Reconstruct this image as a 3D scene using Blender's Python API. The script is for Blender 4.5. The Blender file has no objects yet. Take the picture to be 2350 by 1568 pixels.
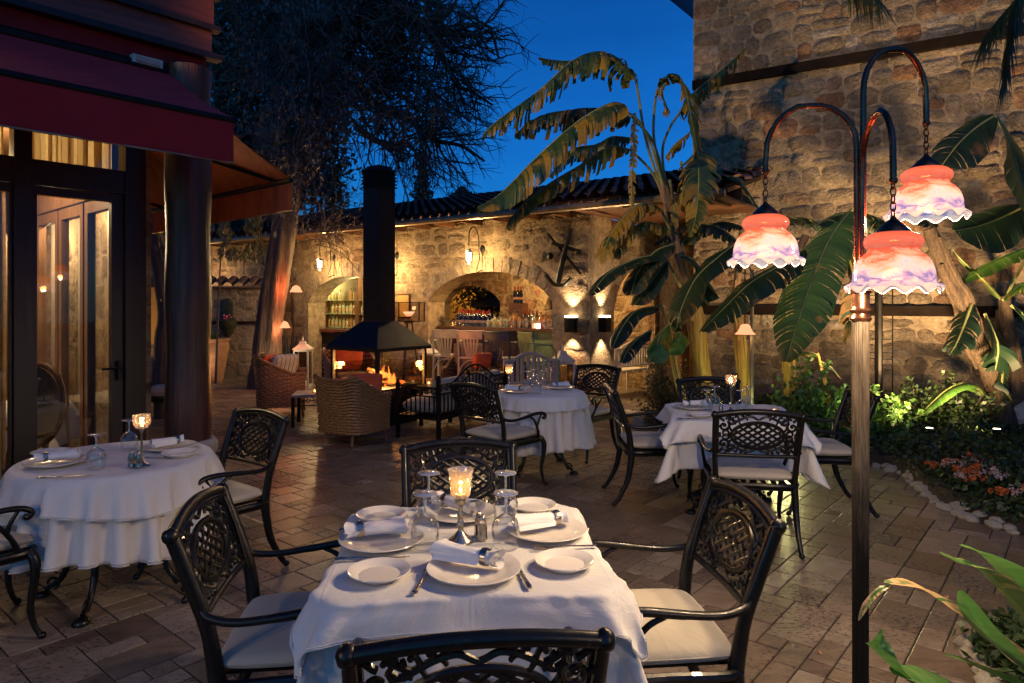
import bpy, math, random
import numpy as np
from mathutils import Vector, Matrix, noise as mnoise
V3=Vector; R=math.radians; PI=math.pi; sin=math.sin; cos=math.cos
S=bpy.context.scene; COL=S.collection
# ---------------- camera frame: 24 mm, level, shifted; V coordinates are a 2350x1568 frame
F=1567.0; CH=1.61; CU=1175.0; CV=695.0
def G(u,v,z=0.0):
    Y=(CH-z)*F/(v-CV); return V3(((u-CU)*Y/F,Y,z))
def D(u,v,Y):
    return V3(((u-CU)*Y/F,Y,CH-(v-CV)*Y/F))
# ---------------- materials
MATS={}
def nt(name):
    m=bpy.data.materials.new(name); m.use_nodes=True; n=m.node_tree; n.nodes.clear()
    o=n.nodes.new('ShaderNodeOutputMaterial'); MATS[name]=m; return m,n,o
class N:
    def __init__(s,tree): s.t=tree
    def __call__(s,typ,ins=None,**kw):
        n=s.t.nodes.new('ShaderNode'+typ)
        for k,v in kw.items(): setattr(n,k,v)
        if ins:
            for k,v in ins.items():
                i=n.inputs[k]
                if isinstance(v,bpy.types.NodeSocket): s.t.links.new(v,i)
                else: i.default_value=v
        return n
def c4(c): return (c[0],c[1],c[2],1.0)
def ramp(q,fac,stops,interp='LINEAR'):
    r=q('ValToRGB',{'Fac':fac}); e=r.color_ramp.elements; r.color_ramp.interpolation=interp
    e[0].position=stops[0][0]; e[0].color=c4(stops[0][1]); e[1].position=stops[1][0]; e[1].color=c4(stops[1][1])
    for p,c in stops[2:]:
        k=e.new(p); k.color=c4(c)
    return r.outputs[0]
def g3(v): return (v,v,v)
def mix(q,f,a,b,blend='MIX'):
    m=q('Mix',data_type='RGBA',blend_type=blend)
    def st(i,v):
        if isinstance(v,bpy.types.NodeSocket): q.t.links.new(v,m.inputs[i])
        else: m.inputs[i].default_value=v if isinstance(v,float) else c4(v)
    st(0,f); st(6,a); st(7,b); return m.outputs[2]
def math_(q,op,a,b=0.0,c=None,clamp=False):
    m=q('Math',operation=op,use_clamp=clamp)
    for i,v in enumerate((a,b) if c is None else (a,b,c)):
        if isinstance(v,bpy.types.NodeSocket): q.t.links.new(v,m.inputs[i])
        else: m.inputs[i].default_value=v
    return m.outputs[0]
def simple(name,col,rough=.5,metal=0.,var=.25,scale=8.,bump=.0,bscale=40.,spec=.5,stretch=(1,1,1),coat=0.,sheen=0.,rvar=.12,col2=None,bd=.01):
    m,t,o=nt(name); q=N(t)
    tc=q('TexCoord').outputs['Object']; mp=q('Mapping',{'Vector':tc,'Scale':stretch}).outputs[0]
    n1=q('TexNoise',{'Vector':mp,'Scale':scale,'Detail':5.,'Roughness':.6}).outputs[0]
    b=col2 if col2 else tuple(x*(1-var) for x in col); a=col if col2 else tuple(min(1,x*(1+var)) for x in col)
    cc=ramp(q,n1,[(.35,b),(.65,a)])
    n2=q('TexNoise',{'Vector':mp,'Scale':scale*2.7,'Detail':3.}).outputs[0]
    rr=math_(q,'MULTIPLY_ADD',n2,rvar*2,rough-rvar)
    p=q('BsdfPrincipled',{'Base Color':cc,'Roughness':rr,'Metallic':metal,'Specular IOR Level':spec,'Coat Weight':coat,'Sheen Weight':sheen})
    if bump:
        n3=q('TexNoise',{'Vector':mp,'Scale':bscale,'Detail':4.}).outputs[0]
        t.links.new(q('Bump',{'Height':n3,'Strength':bump,'Distance':bd}).outputs[0],p.inputs['Normal'])
    t.links.new(p.outputs[0],o.inputs[0]); return m
def emit(name,col,st):
    m,t,o=nt(name); q=N(t); t.links.new(q('Emission',{'Color':c4(col),'Strength':st}).outputs[0],o.inputs[0]); return m
def glass(name,tint=(1,1,1),ior=1.35,rough=.02,body=0.,dens=.0,amp=1.1,pw=2.4):
    m,t,o=nt(name); q=N(t)
    lw=q('LayerWeight',{'Blend':.5}).outputs['Facing']
    fr=math_(q,'MULTIPLY_ADD',math_(q,'POWER',lw,pw),amp,.05+body,clamp=True)
    tr=q('BsdfTransparent',{'Color':c4(tint)}); gl=q('BsdfGlossy',{'Color':(1,1,1,1),'Roughness':rough})
    mx=q('MixShader',{0:fr}); t.links.new(tr.outputs[0],mx.inputs[1]); t.links.new(gl.outputs[0],mx.inputs[2])
    out=mx.outputs[0]
    if dens>0:
        df=q('BsdfDiffuse',{'Color':c4(tint)}); m2=q('MixShader',{0:dens}); t.links.new(out,m2.inputs[1]); t.links.new(df.outputs[0],m2.inputs[2]); out=m2.outputs[0]
    t.links.new(out,o.inputs[0]); return m
def leafmat(name,c1,c2,dry=None,trans=.35,rough=.45,scale=3.,attr=False):
    m,t,o=nt(name); q=N(t)
    isl=q('NewGeometry').outputs['Random Per Island']
    tc=q('TexCoord').outputs['Object']; n1=q('TexNoise',{'Vector':tc,'Scale':scale,'Detail':4.}).outputs[0]
    f=math_(q,'MULTIPLY_ADD',isl,.6,math_(q,'MULTIPLY',n1,.45),clamp=True)
    cc=ramp(q,f,[(.2,c1),(.8,c2)])
    if dry:
        if attr: d=q('Attribute',attribute_name='dry').outputs['Fac']
        else: d=.25
        n2=q('TexNoise',{'Vector':tc,'Scale':scale*2.2,'Detail':5.}).outputs[0]
        dd=math_(q,'ADD',n2,d) if attr else n2
        mk=ramp(q,dd,[(.66,g3(0)),(.82,g3(1))])
        cc=mix(q,mk,cc,dry)
    pr=q('BsdfPrincipled',{'Base Color':cc,'Roughness':rough}); tl=q('BsdfTranslucent',{'Color':cc})
    mx=q('MixShader',{0:trans}); t.links.new(pr.outputs[0],mx.inputs[1]); t.links.new(tl.outputs[0],mx.inputs[2]); t.links.new(mx.outputs[0],o.inputs[0]); return m
def stone(name,pal,sx=2.3,sz=3.3,mortar=(.20,.15,.10),rnd=.72,bump=1.,crag=1.,patch=None):
    m,t,o=nt(name); q=N(t)
    tc=q('TexCoord').outputs['Object']
    mp=q('Mapping',{'Vector':tc,'Scale':(sx,.35,sz)}).outputs[0]
    w=q('TexNoise',{'Vector':tc,'Scale':2.6,'Detail':3.}).outputs[1]
    w2=q('VectorMath',{0:w,1:(.5,.5,.5)},operation='SUBTRACT').outputs[0]
    w3=q('VectorMath',{0:w2,'Scale':.55},operation='SCALE').outputs[0]
    vv=q('VectorMath',{0:mp,1:w3},operation='ADD').outputs[0]
    f1=q('TexVoronoi',{'Vector':vv,'Scale':1.,'Randomness':rnd},feature='F1',distance='CHEBYCHEV')
    f2=q('TexVoronoi',{'Vector':vv,'Scale':1.,'Randomness':rnd},feature='F2',distance='CHEBYCHEV')
    ed=math_(q,'SUBTRACT',f2.outputs['Distance'],f1.outputs['Distance'])
    sep=q('SeparateColor',{'Color':f1.outputs['Color']})
    cc=ramp(q,sep.outputs[0],[(0.,pal[0]),(1.,pal[-1])]+[((i+1)/(len(pal)-1),c) for i,c in enumerate(pal[1:-1])])
    fine=q('TexNoise',{'Vector':tc,'Scale':16.,'Detail':8.,'Roughness':.72}).outputs[0]
    mid=q('TexNoise',{'Vector':tc,'Scale':5.,'Detail':5.,'Roughness':.6}).outputs[0]
    cc=mix(q,1.,cc,ramp(q,fine,[(.3,g3(.45)),(.7,g3(1.35))]),'MULTIPLY')
    cc=mix(q,1.,cc,ramp(q,mid,[(.35,g3(.58)),(.68,g3(1.3))]),'MULTIPLY')
    mm=ramp(q,math_(q,'ADD',ed,math_(q,'MULTIPLY',fine,.10)),[(.07,g3(1)),(.17,g3(0))])
    cc=mix(q,mm,cc,mix(q,fine,mortar,tuple(x*1.6 for x in mortar)))
    if patch:
        pn=q('TexNoise',{'Vector':tc,'Scale':.7,'Detail':5.,'Roughness':.65}).outputs[0]
        cc=mix(q,ramp(q,pn,[(.52,g3(0)),(.6,g3(.75))]),cc,patch)
    h=math_(q,'MULTIPLY',ramp(q,ed,[(.02,g3(0)),(.3,g3(1))]),1.)
    pit=q('TexVoronoi',{'Vector':tc,'Scale':22.,'Randomness':1.}).outputs['Distance']
    h=math_(q,'ADD',math_(q,'MULTIPLY',h,1.0),math_(q,'MULTIPLY',fine,1.5*crag))
    h=math_(q,'ADD',h,math_(q,'MULTIPLY',pit,.35*crag))
    h=math_(q,'ADD',h,math_(q,'MULTIPLY',mid,1.2))
    bp=q('Bump',{'Height':h,'Strength':bump,'Distance':.035}).outputs[0]
    p=q('BsdfPrincipled',{'Base Color':cc,'Roughness':.88,'Specular IOR Level':.25,'Normal':bp})
    t.links.new(p.outputs[0],o.inputs[0]); return m
# ---------------- mesh builder
class MB:
    def __init__(s): s.v=[]; s.f=[]; s.a=[]
    def add(s,vs,fs,attr=None):
        b=len(s.v); s.v.extend([tuple(x) for x in vs]); s.f.extend([tuple(b+i for i in f) for f in fs])
        if attr is not None: s.a.extend(attr)
        elif s.a: s.a.extend([0.]*len(vs))
        return s
    def box(s,x0,x1,y0,y1,z0,z1):
        vs=[(x,y,z) for z in (z0,z1) for y in (y0,y1) for x in (x0,x1)]
        return s.add(vs,[(0,2,3,1),(4,5,7,6),(0,1,5,4),(2,6,7,3),(0,4,6,2),(1,3,7,5)])
    def obox(s,c,ax,ay,az,hx,hy,hz):
        c=V3(c); ax=V3(ax).normalized(); ay=V3(ay).normalized(); az=V3(az).normalized()
        vs=[c+ax*(hx*i)+ay*(hy*j)+az*(hz*k) for k in (-1,1) for j in (-1,1) for i in (-1,1)]
        return s.add(vs,[(0,2,3,1),(4,5,7,6),(0,1,5,4),(2,6,7,3),(0,4,6,2),(1,3,7,5)])
    def bar(s,a,b,w,h,up=(0,0,1)):
        a=V3(a); b=V3(b); d=(b-a); L=d.length; d.normalize(); up=V3(up)
        if abs(d.dot(up))>.98: up=V3((0,1,0))
        x=d.cross(up).normalized(); z=x.cross(d).normalized()
        return s.obox((a+b)/2,x,d,z,w/2,L/2,h/2)
    def tube(s,pts,r,n=8,ref=None,flat=1.,caps=True,closed=False):
        pts=[V3(p) for p in pts]; m=len(pts)
        rs=[r]*m if isinstance(r,(int,float)) else [r[min(int(i*len(r)/m),len(r)-1)] if len(r)!=m else r[i] for i in range(m)]
        if closed: tg=[(pts[(i+1)%m]-pts[i-1]).normalized() for i in range(m)]
        else: tg=[(pts[min(i+1,m-1)]-pts[max(i-1,0)]) for i in range(m)]; tg=[t.normalized() if t.length>1e-9 else V3((0,0,1)) for t in tg]
        a=V3(ref) if ref else (V3((0,0,1)) if abs(tg[0].z)<.9 else V3((1,0,0)))
        vs=[]; x=a-tg[0]*a.dot(tg[0]); x.normalize()
        for i in range(m):
            if ref: 
                x=V3(ref)-tg[i]*V3(ref).dot(tg[i])
                if x.length<1e-5: x=V3((.3,.9,.2)).cross(tg[i])
                x.normalize()
            else:
                x=x-tg[i]*x.dot(tg[i])
                if x.length<1e-6: x=V3((.3,.9,.2)).cross(tg[i])
                x.normalize()
            y=tg[i].cross(x)
            for k in range(n):
                an=2*PI*k/n; vs.append(pts[i]+x*(cos(an)*rs[i])+y*(sin(an)*rs[i]*flat))
        fs=[]
        for i in range(m if closed else m-1):
            for k in range(n):
                k2=(k+1)%n; j=(i+1)%m; fs.append((i*n+k,i*n+k2,j*n+k2,j*n+k))
        if caps and not closed:
            fs.append(tuple(reversed(range(n)))); fs.append(tuple((m-1)*n+k for k in range(n)))
        return s.add(vs,fs)
    def lathe(s,prof,n=24,c=(0,0,0),fn=None,close=False):
        c=V3(c); vs=[]; fs=[]; m=len(prof)
        for (r,z) in prof:
            for k in range(n):
                a=2*PI*k/n; rr,zz=(r,z) if fn is None else fn(r,z,a)
                vs.append((c.x+rr*cos(a),c.y+rr*sin(a),c.z+zz))
        for i in range(m-1):
            for k in range(n):
                k2=(k+1)%n; fs.append((i*n+k,i*n+k2,(i+1)*n+k2,(i+1)*n+k))
        if close: fs.append(tuple(reversed(range(n)))); fs.append(tuple((m-1)*n+k for k in range(n)))
        return s.add(vs,fs)
    def ball(s,c,r,n=8,sq=(1,1,1)):
        c=V3(c); vs=[];fs=[]; m=max(4,n//2+1)
        for i in range(m+1):
            t=PI*i/m
            for k in range(n):
                a=2*PI*k/n; vs.append((c.x+r*sq[0]*sin(t)*cos(a),c.y+r*sq[1]*sin(t)*sin(a),c.z-r*sq[2]*cos(t)))
        for i in range(m):
            for k in range(n):
                k2=(k+1)%n; fs.append((i*n+k,i*n+k2,(i+1)*n+k2,(i+1)*n+k))
        return s.add(vs,fs)
    def grid(s,P,closed=False):
        m=len(P); n=len(P[0]); vs=[p for row in P for p in row]; fs=[]
        for i in range(m-1):
            for k in range(n if closed else n-1):
                k2=(k+1)%n; fs.append((i*n+k,i*n+k2,(i+1)*n+k2,(i+1)*n+k))
        return s.add(vs,fs)
    def cushion(s,c,ax,ay,az,w,d,h,n=10,p=3.2):
        c=V3(c); ax=V3(ax).normalized(); ay=V3(ay).normalized(); az=V3(az).normalized()
        for sg in (1,-1):
            P=[]
            for i in range(n+1):
                row=[]
                for j in range(n+1):
                    a=math.sin((i/n-.5)*PI); b=math.sin((j/n-.5)*PI)
                    e=max(0,(1-abs(a)**4)*(1-abs(b)**4))**.38
                    k=1-.05*(abs(a)*abs(b))**3
                    row.append(c+ax*(a*w/2*k)+ay*(b*d/2*k)+az*(sg*h/2*e))
                P.append(row if sg>0 else row[::-1])
            s.grid(P)
        return s
    def prism(s,poly,a,b):
        # poly list of points, extruded by vector b (a ignored)
        n=len(poly); b=V3(b); vs=[V3(p) for p in poly]+[V3(p)+b for p in poly]
        fs=[tuple(reversed(range(n))),tuple(range(n,2*n))]+[(i,(i+1)%n,n+(i+1)%n,n+i) for i in range(n)]
        return s.add(vs,fs)
    def build(s,name,mat,parent=None,smooth=35,world=False,sub=0):
        me=bpy.data.meshes.new(name); vs=s.v
        if world and parent is not None:
            l=parent.location; mi=Matrix.Rotation(-parent.rotation_euler.z,3,'Z'); vs=[tuple(mi@(V3(v)-l)) for v in vs]
        me.from_pydata(vs,[],s.f); me.validate()
        if mat is not None: me.materials.append(MATS[mat] if isinstance(mat,str) else mat)
        if s.a and len(s.a)==len(me.vertices):
            at=me.attributes.new('dry','FLOAT','POINT'); at.data.foreach_set('value',s.a)
        if smooth:
            me.polygons.foreach_set('use_smooth',[True]*len(me.polygons)); me.set_sharp_from_angle(angle=R(smooth))
        o=bpy.data.objects.new(name,me); COL.objects.link(o)
        if parent: o.parent=parent
        if sub: md=o.modifiers.new('sub','SUBSURF'); md.levels=sub; md.render_levels=sub
        return o
def spl(pts,k=6,closed=False):
    pts=[V3(p) for p in pts]; n=len(pts); out=[]
    rng=range(n) if closed else range(n-1)
    for i in rng:
        p1=pts[i]; p2=pts[(i+1)%n]
        p0=pts[i-1] if (closed or i>0) else p1*2-p2; p3=pts[(i+2)%n] if (closed or i+2<n) else p2*2-p1
        for j in range(k):
            t=j/k; out.append(.5*((2*p1)+(p2-p0)*t+(2*p0-5*p1+4*p2-p3)*t*t+(3*p1-p0-3*p2+p3)*t**3))
    if not closed: out.append(pts[-1])
    return out
# ---------------- objects
def tag(o,label,cat,group=None):
    o['label']=label; o['category']=cat
    if group: o['group']=group
    return o
def thing(name,label,cat,loc=(0,0,0),rz=0.,group=None):
    o=bpy.data.objects.new(name,None); COL.objects.link(o); o.location=loc; o.rotation_euler=(0,0,rz); o.empty_display_size=.1
    return tag(o,label,cat,group)
def struct(o,kind='structure'): o['kind']=kind; return o
KIDS={}
def dup(o,parent=None,loc=None,rz=None,label=None,group=None,sc=None):
    c=o.copy(); COL.objects.link(c)
    if parent is not None: c.parent=parent
    if loc is not None: c.location=loc
    if rz is not None: c.rotation_euler=(0,0,rz)
    if label: c['label']=label
    if group: c['group']=group
    if sc: c.scale=(sc,sc,sc) if isinstance(sc,(int,float)) else sc
    for ch in [x for x in list(bpy.data.objects) if x.parent==o]: dup(ch,c)
    return c
def face_rz(dx,dy): return math.atan2(-dx,dy)
def light(name,kind,loc,power,col,size=.05,parent=None,**kw):
    l=bpy.data.lights.new(name,kind); l.energy=power; l.color=col
    if kind in('POINT','SPOT'): l.shadow_soft_size=size
    for k,v in kw.items():
        if k!='aim': setattr(l,k,v)
    o=bpy.data.objects.new(name,l); COL.objects.link(o); o.location=loc
    if 'aim' in kw:
        o.rotation_euler=(V3(kw['aim'])-V3(loc)).to_track_quat('-Z','Y').to_euler()
    if parent: 
        o.parent=parent; o.location=Matrix.Rotation(-parent.rotation_euler.z,3,'Z')@(V3(loc)-parent.location)
        if 'aim' in kw: o.rotation_euler=(Matrix.Rotation(-parent.rotation_euler.z,3,'Z')@(V3(kw['aim'])-V3(loc))).to_track_quat('-Z','Y').to_euler()
    return o
# ---------------- palette
simple('cast_metal_plain',(.008,.0075,.007),.30,.55,.3,14,.12,60,coat=.12,col2=(.018,.013,.009))
simple('iron_black',(.012,.011,.010),.45,.6,.3,10)
simple('hood_metal',(.011,.010,.011),.55,.3,.2,4)
def linen(name,col):
    m,t,o=nt(name); q=N(t); tc=q('TexCoord').outputs['Object']
    n1=q('TexNoise',{'Vector':tc,'Scale':3.5,'Detail':6.,'Roughness':.62,'Distortion':.8}).outputs[0]
    n2=q('TexNoise',{'Vector':q('Mapping',{'Vector':tc,'Scale':(520,90,520)}).outputs[0],'Scale':1.}).outputs[0]
    n3=q('TexNoise',{'Vector':q('Mapping',{'Vector':tc,'Scale':(90,520,90)}).outputs[0],'Scale':1.}).outputs[0]
    sx=q('SeparateXYZ',{'Vector':tc}); cr=[]
    for ax in (0,1):
        d=math_(q,'ABSOLUTE',math_(q,'SUBTRACT',math_(q,'FRACT',math_(q,'MULTIPLY_ADD',sx.outputs[ax],2.3,.5)),.5)); cr.append(math_(q,'SUBTRACT',1.,math_(q,'MULTIPLY',d,60.,clamp=True)))
    c=math_(q,'MAXIMUM',cr[0],cr[1])
    h=math_(q,'ADD',math_(q,'MULTIPLY',n1,4.5),math_(q,'MULTIPLY',math_(q,'ADD',n2,n3),.12)); h=math_(q,'ADD',h,math_(q,'MULTIPLY',c,.22))
    bp=q('Bump',{'Height':h,'Strength':.55,'Distance':.006}).outputs[0]
    cc=mix(q,n1,tuple(x*.93 for x in col),col)
    p=q('BsdfPrincipled',{'Base Color':cc,'Roughness':.88,'Sheen Weight':.15,'Normal':bp}); t.links.new(p.outputs[0],o.inputs[0])
linen('cushion_cream',(.42,.375,.30)); linen('cloth_white',(.66,.64,.62)); linen('cloth_under',(.62,.60,.59))
simple('porcelain',(.72,.67,.60),.12,0,.02,4,spec=.6,rvar=.03)
simple('napkin',(.76,.74,.72),.88,0,.03,30,.2,300)
simple('silver',(.46,.40,.32),.26,1.,.12,18,rvar=.05)
simple('copper',(.30,.13,.07),.26,.95,.4,9,.08,60,col2=(.13,.055,.035))
simple('brass_worn',(.13,.105,.08),.42,.6,.35,40,.3,90,stretch=(1,1,.8),col2=(.08,.062,.048))
simple('wicker',(.32,.17,.07),.5,0,.3,30,0,col2=(.20,.11,.05))
simple('wood_dark',(.055,.022,.014),.4,0,.35,5,.25,30,stretch=(1,1,6.))
simple('wood_column',(.115,.036,.018),.45,0,.5,4,.5,14,stretch=(5,5,.5),col2=(.035,.013,.009))
simple('wood_frame',(.016,.007,.005),.42,0,.3,4,.15,20,stretch=(4,4,.5))
simple('wood_inner',(.20,.105,.055),.45,0,.25,4,.15,20,stretch=(4,4,.5))
simple('wood_bar',(.13,.055,.025),.4,0,.3,4,.2,20,stretch=(1,6,6))
simple('cladding',(.17,.040,.028),.5,0,.3,3,.3,24,stretch=(.5,.5,8),col2=(.09,.022,.018))
simple('cladding_light',(.24,.065,.048),.5,0,.3,3,.3,24,stretch=(.5,.5,8),col2=(.13,.035,.03))
simple('awning_cloth',(.46,.025,.035),.8,0,.10,2,.1,150,stretch=(6,1,1))
simple('awning_under',(.42,.13,.065),.85,0,.2,2.5,.1,150,stretch=(6,1,1))
simple('valance_red',(.30,.008,.012),.8,0,.12,3,.1,150)
simple('terracotta',(.42,.22,.13),.75,0,.15,8,.3,40)
simple('roof_tile',(.085,.05,.05),.8,0,.4,6,.4,40,col2=(.16,.09,.07))
simple('stone_smooth',(.42,.36,.30),.8,0,.2,9,.5,50)
simple('pebble',(.33,.30,.24),.75,0,.35,11,.5,60)
simple('soil',(.035,.025,.016),.95,0,.4,20,1.,50)
simple('bark',(.17,.115,.075),.85,0,.4,3,1.,5,stretch=(5,5,.8),col2=(.07,.05,.038),bd=.05)
simple('bark_dark',(.085,.070,.060),.85,0,.35,8,.8,22,stretch=(3,3,.5))
simple('twig',(.060,.050,.045),.85,0,.4,8)
simple('plaster_ochre',(.42,.20,.07),.9,0,.12,3,.25,40)
simple('plaster_warm',(.55,.32,.10),.9,0,.12,3,.25,40)

simple('velvet_grey',(.10,.09,.08),.85,0,.2,10)
simple('orange_cushion',(.62,.10,.03),.85,0,.12,12,.2,200)
simple('blue_stripe',(.42,.42,.46),.85,0,.1,12,.2,200)
simple('brown_cushion',(.20,.155,.11),.9,0,.15,12,.2,200)
simple('paint_white',(.62,.58,.50),.55,0,.15,10,.1,40)
simple('paint_pink',(.50,.36,.28),.5,0,.12,10)
simple('paint_grey',(.34,.35,.31),.5,0,.12,10)
simple('paint_blue',(.018,.022,.055),.5,0,.12,10)
simple('paint_green',(.22,.30,.13),.5,0,.12,10)
simple('gutter',(.34,.26,.16),.35,.7,.2,6)
simple('bronze_green',(.05,.055,.04),.5,.4,.3,10)
simple('black_cloth',(.015,.015,.018),.8,0,.2,9)
simple('dark_void',(.006,.006,.007),.9,0,.2,3)
simple('log',(.05,.03,.02),.9,0,.4,8,.6,30)
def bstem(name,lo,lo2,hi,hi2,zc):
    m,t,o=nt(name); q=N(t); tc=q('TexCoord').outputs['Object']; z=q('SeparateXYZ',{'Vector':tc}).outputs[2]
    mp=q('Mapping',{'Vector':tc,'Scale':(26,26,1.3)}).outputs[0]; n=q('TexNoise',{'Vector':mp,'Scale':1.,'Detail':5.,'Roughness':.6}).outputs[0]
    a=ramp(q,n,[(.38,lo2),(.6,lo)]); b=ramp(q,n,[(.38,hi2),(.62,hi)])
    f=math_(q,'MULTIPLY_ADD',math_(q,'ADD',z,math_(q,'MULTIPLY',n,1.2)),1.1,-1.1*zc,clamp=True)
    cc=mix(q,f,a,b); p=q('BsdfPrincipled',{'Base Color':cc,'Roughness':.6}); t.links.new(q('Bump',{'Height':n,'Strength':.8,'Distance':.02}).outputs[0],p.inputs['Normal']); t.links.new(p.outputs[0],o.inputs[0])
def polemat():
    m,t,o=nt('pole_metal_shaded'); q=N(t); tc=q('TexCoord').outputs['Object']; z=q('SeparateXYZ',{'Vector':tc}).outputs[2]
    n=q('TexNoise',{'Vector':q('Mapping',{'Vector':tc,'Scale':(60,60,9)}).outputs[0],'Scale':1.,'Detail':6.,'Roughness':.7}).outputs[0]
    w=ramp(q,math_(q,'MULTIPLY_ADD',n,.9,math_(q,'MULTIPLY_ADD',z,1.6,-1.55)),[(.05,g3(0)),(.75,g3(1))])  # shade of the lower pole painted into the colour, darker towards the ground
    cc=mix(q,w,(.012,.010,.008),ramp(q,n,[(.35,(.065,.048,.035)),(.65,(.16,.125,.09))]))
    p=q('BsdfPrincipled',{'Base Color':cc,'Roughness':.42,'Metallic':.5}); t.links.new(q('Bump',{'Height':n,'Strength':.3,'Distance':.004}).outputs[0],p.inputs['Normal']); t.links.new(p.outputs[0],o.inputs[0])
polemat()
def castmat():
    m,t,o=nt('cast_metal'); q=N(t); tc=q('TexCoord').outputs['Object']
    n=q('TexNoise',{'Vector':tc,'Scale':34.,'Detail':6.,'Roughness':.7}).outputs[0]; n2=q('TexNoise',{'Vector':tc,'Scale':4.,'Detail':3.}).outputs[0]
    w=math_(q,'ADD',n,math_(q,'MULTIPLY',math_(q,'SUBTRACT',n2,.5),.25)); wk=ramp(q,w,[(.60,g3(0)),(.70,g3(1))])
    cc=mix(q,wk,(.009,.0085,.008),(.06,.042,.026)); rg=math_(q,'MULTIPLY_ADD',n,.35,.16)
    p=q('BsdfPrincipled',{'Base Color':cc,'Roughness':rg,'Metallic':.45,'Coat Weight':.1}); t.links.new(q('Bump',{'Height':n,'Strength':.22,'Distance':.004}).outputs[0],p.inputs['Normal']); t.links.new(p.outputs[0],o.inputs[0])
castmat()
simple('banana_stem_dry',(.045,.030,.019),.8,0,.4,4,.9,14,stretch=(7,7,.5),col2=(.105,.065,.034),bd=.03)
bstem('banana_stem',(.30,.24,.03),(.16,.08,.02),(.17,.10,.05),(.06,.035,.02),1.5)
simple('leaf_stalk',(.16,.17,.06),.5,0,.3,6)
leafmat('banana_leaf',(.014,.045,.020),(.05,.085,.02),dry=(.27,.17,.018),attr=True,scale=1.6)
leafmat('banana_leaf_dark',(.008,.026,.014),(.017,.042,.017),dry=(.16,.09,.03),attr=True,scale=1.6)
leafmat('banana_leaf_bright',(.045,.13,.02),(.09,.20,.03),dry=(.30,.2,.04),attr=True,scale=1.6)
leafmat('shrub_green',(.03,.09,.012),(.09,.19,.04),trans=.3)
leafmat('shrub_olive',(.07,.075,.02),(.16,.14,.06),trans=.3)
leafmat('cover_dark',(.018,.04,.014),(.05,.085,.025),trans=.25)
leafmat('evergreen',(.022,.04,.030),(.07,.095,.06),trans=.2)
leafmat('vine_dry',(.07,.060,.065),(.15,.125,.12),trans=.2)
leafmat('lily_leaf',(.045,.15,.03),(.10,.24,.06),dry=(.62,.42,.20),trans=.3,attr=True,scale=5,rough=.35)
leafmat('palm_green',(.035,.05,.012),(.09,.11,.03),trans=.3)
leafmat('curtain',(.50,.39,.20),(.60,.47,.26),trans=.55,rough=.9)
leafmat('curtain_pattern',(.12,.05,.02),(.70,.48,.18),trans=.5,rough=.9,scale=26)
leafmat('petal_orange',(.55,.10,.02),(.75,.20,.04),trans=.3)
leafmat('petal_pale',(.55,.35,.32),(.7,.55,.5),trans=.3)
leafmat('petal_pink',(.6,.06,.2),(.7,.15,.3),trans=.3)
glass('glass_clear',(.97,.98,.98),1.5,.01)
glass('glass_pane',(.95,.95,.92),1.45,.01,amp=.40,pw=4.)
glass('glass_cut',(1,.90,.76),1.5,.08,.10,.10)
glass('glass_amber',(.80,.42,.12),1.45,.05,.04,.35)
glass('glass_green',(.80,.82,.55),1.45,.05,.06,.30)
glass('glass_dark',(.10,.10,.06),1.5,.05,.03)
glass('glass_smoke',(.80,.74,.66),1.45,.03,.0,amp=.35,pw=4.)
stone('wall_bar',[(.42,.30,.17),(.30,.20,.11),(.50,.38,.24),(.36,.21,.12),(.42,.31,.19),(.19,.125,.08),(.40,.22,.13)],2.3,3.3,(.30,.23,.15),crag=1.4)
stone('wall_tower',[(.25,.20,.15),(.34,.28,.21),(.22,.16,.12),(.40,.34,.28),(.30,.15,.08),(.29,.24,.18),(.20,.16,.13)],3.3,5.2,(.27,.205,.13),patch=None,bump=1.,crag=1.7,rnd=.98)
stone('wall_yard',[(.34,.25,.18),(.27,.20,.15),(.40,.31,.24)],2.2,3.4,(.26,.2,.14),bump=.8,patch=(.30,.23,.18))
stone('wall_block',[(.35,.28,.2),(.30,.22,.15),(.42,.34,.26)],1.2,1.9,(.2,.15,.1),bump=.8)
def stone_unit(name,pal,bump=1.):
    m,t,o=nt(name); q=N(t); isl=q('NewGeometry').outputs['Random Per Island']; tc=q('TexCoord').outputs['Object']
    n=len(pal); cc=ramp(q,isl,[(0.,pal[0]),(1.,pal[-1])]+[((i+1)/(n-1),c) for i,c in enumerate(pal[1:-1])])
    fine=q('TexNoise',{'Vector':tc,'Scale':22.,'Detail':8.,'Roughness':.72}).outputs[0]; mid=q('TexNoise',{'Vector':tc,'Scale':6.,'Detail':6.,'Roughness':.65,'Distortion':.6}).outputs[0]
    big=q('TexNoise',{'Vector':tc,'Scale':.8,'Detail':4.}).outputs[0]
    cc=mix(q,1.,cc,ramp(q,fine,[(.3,g3(.6)),(.7,g3(1.25))]),'MULTIPLY'); cc=mix(q,1.,cc,ramp(q,mid,[(.35,g3(.62)),(.68,g3(1.25))]),'MULTIPLY'); cc=mix(q,1.,cc,ramp(q,big,[(.35,g3(.75)),(.68,g3(1.15))]),'MULTIPLY')
    pit=q('TexVoronoi',{'Vector':tc,'Scale':30.}).outputs['Distance']
    h=math_(q,'ADD',math_(q,'MULTIPLY',fine,1.6),math_(q,'ADD',math_(q,'MULTIPLY',mid,1.8),math_(q,'MULTIPLY',pit,.5)))
    p=q('BsdfPrincipled',{'Base Color':cc,'Roughness':.88,'Specular IOR Level':.25,'Normal':q('Bump',{'Height':h,'Strength':bump,'Distance':.03}).outputs[0]}); t.links.new(p.outputs[0],o.inputs[0])
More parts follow.
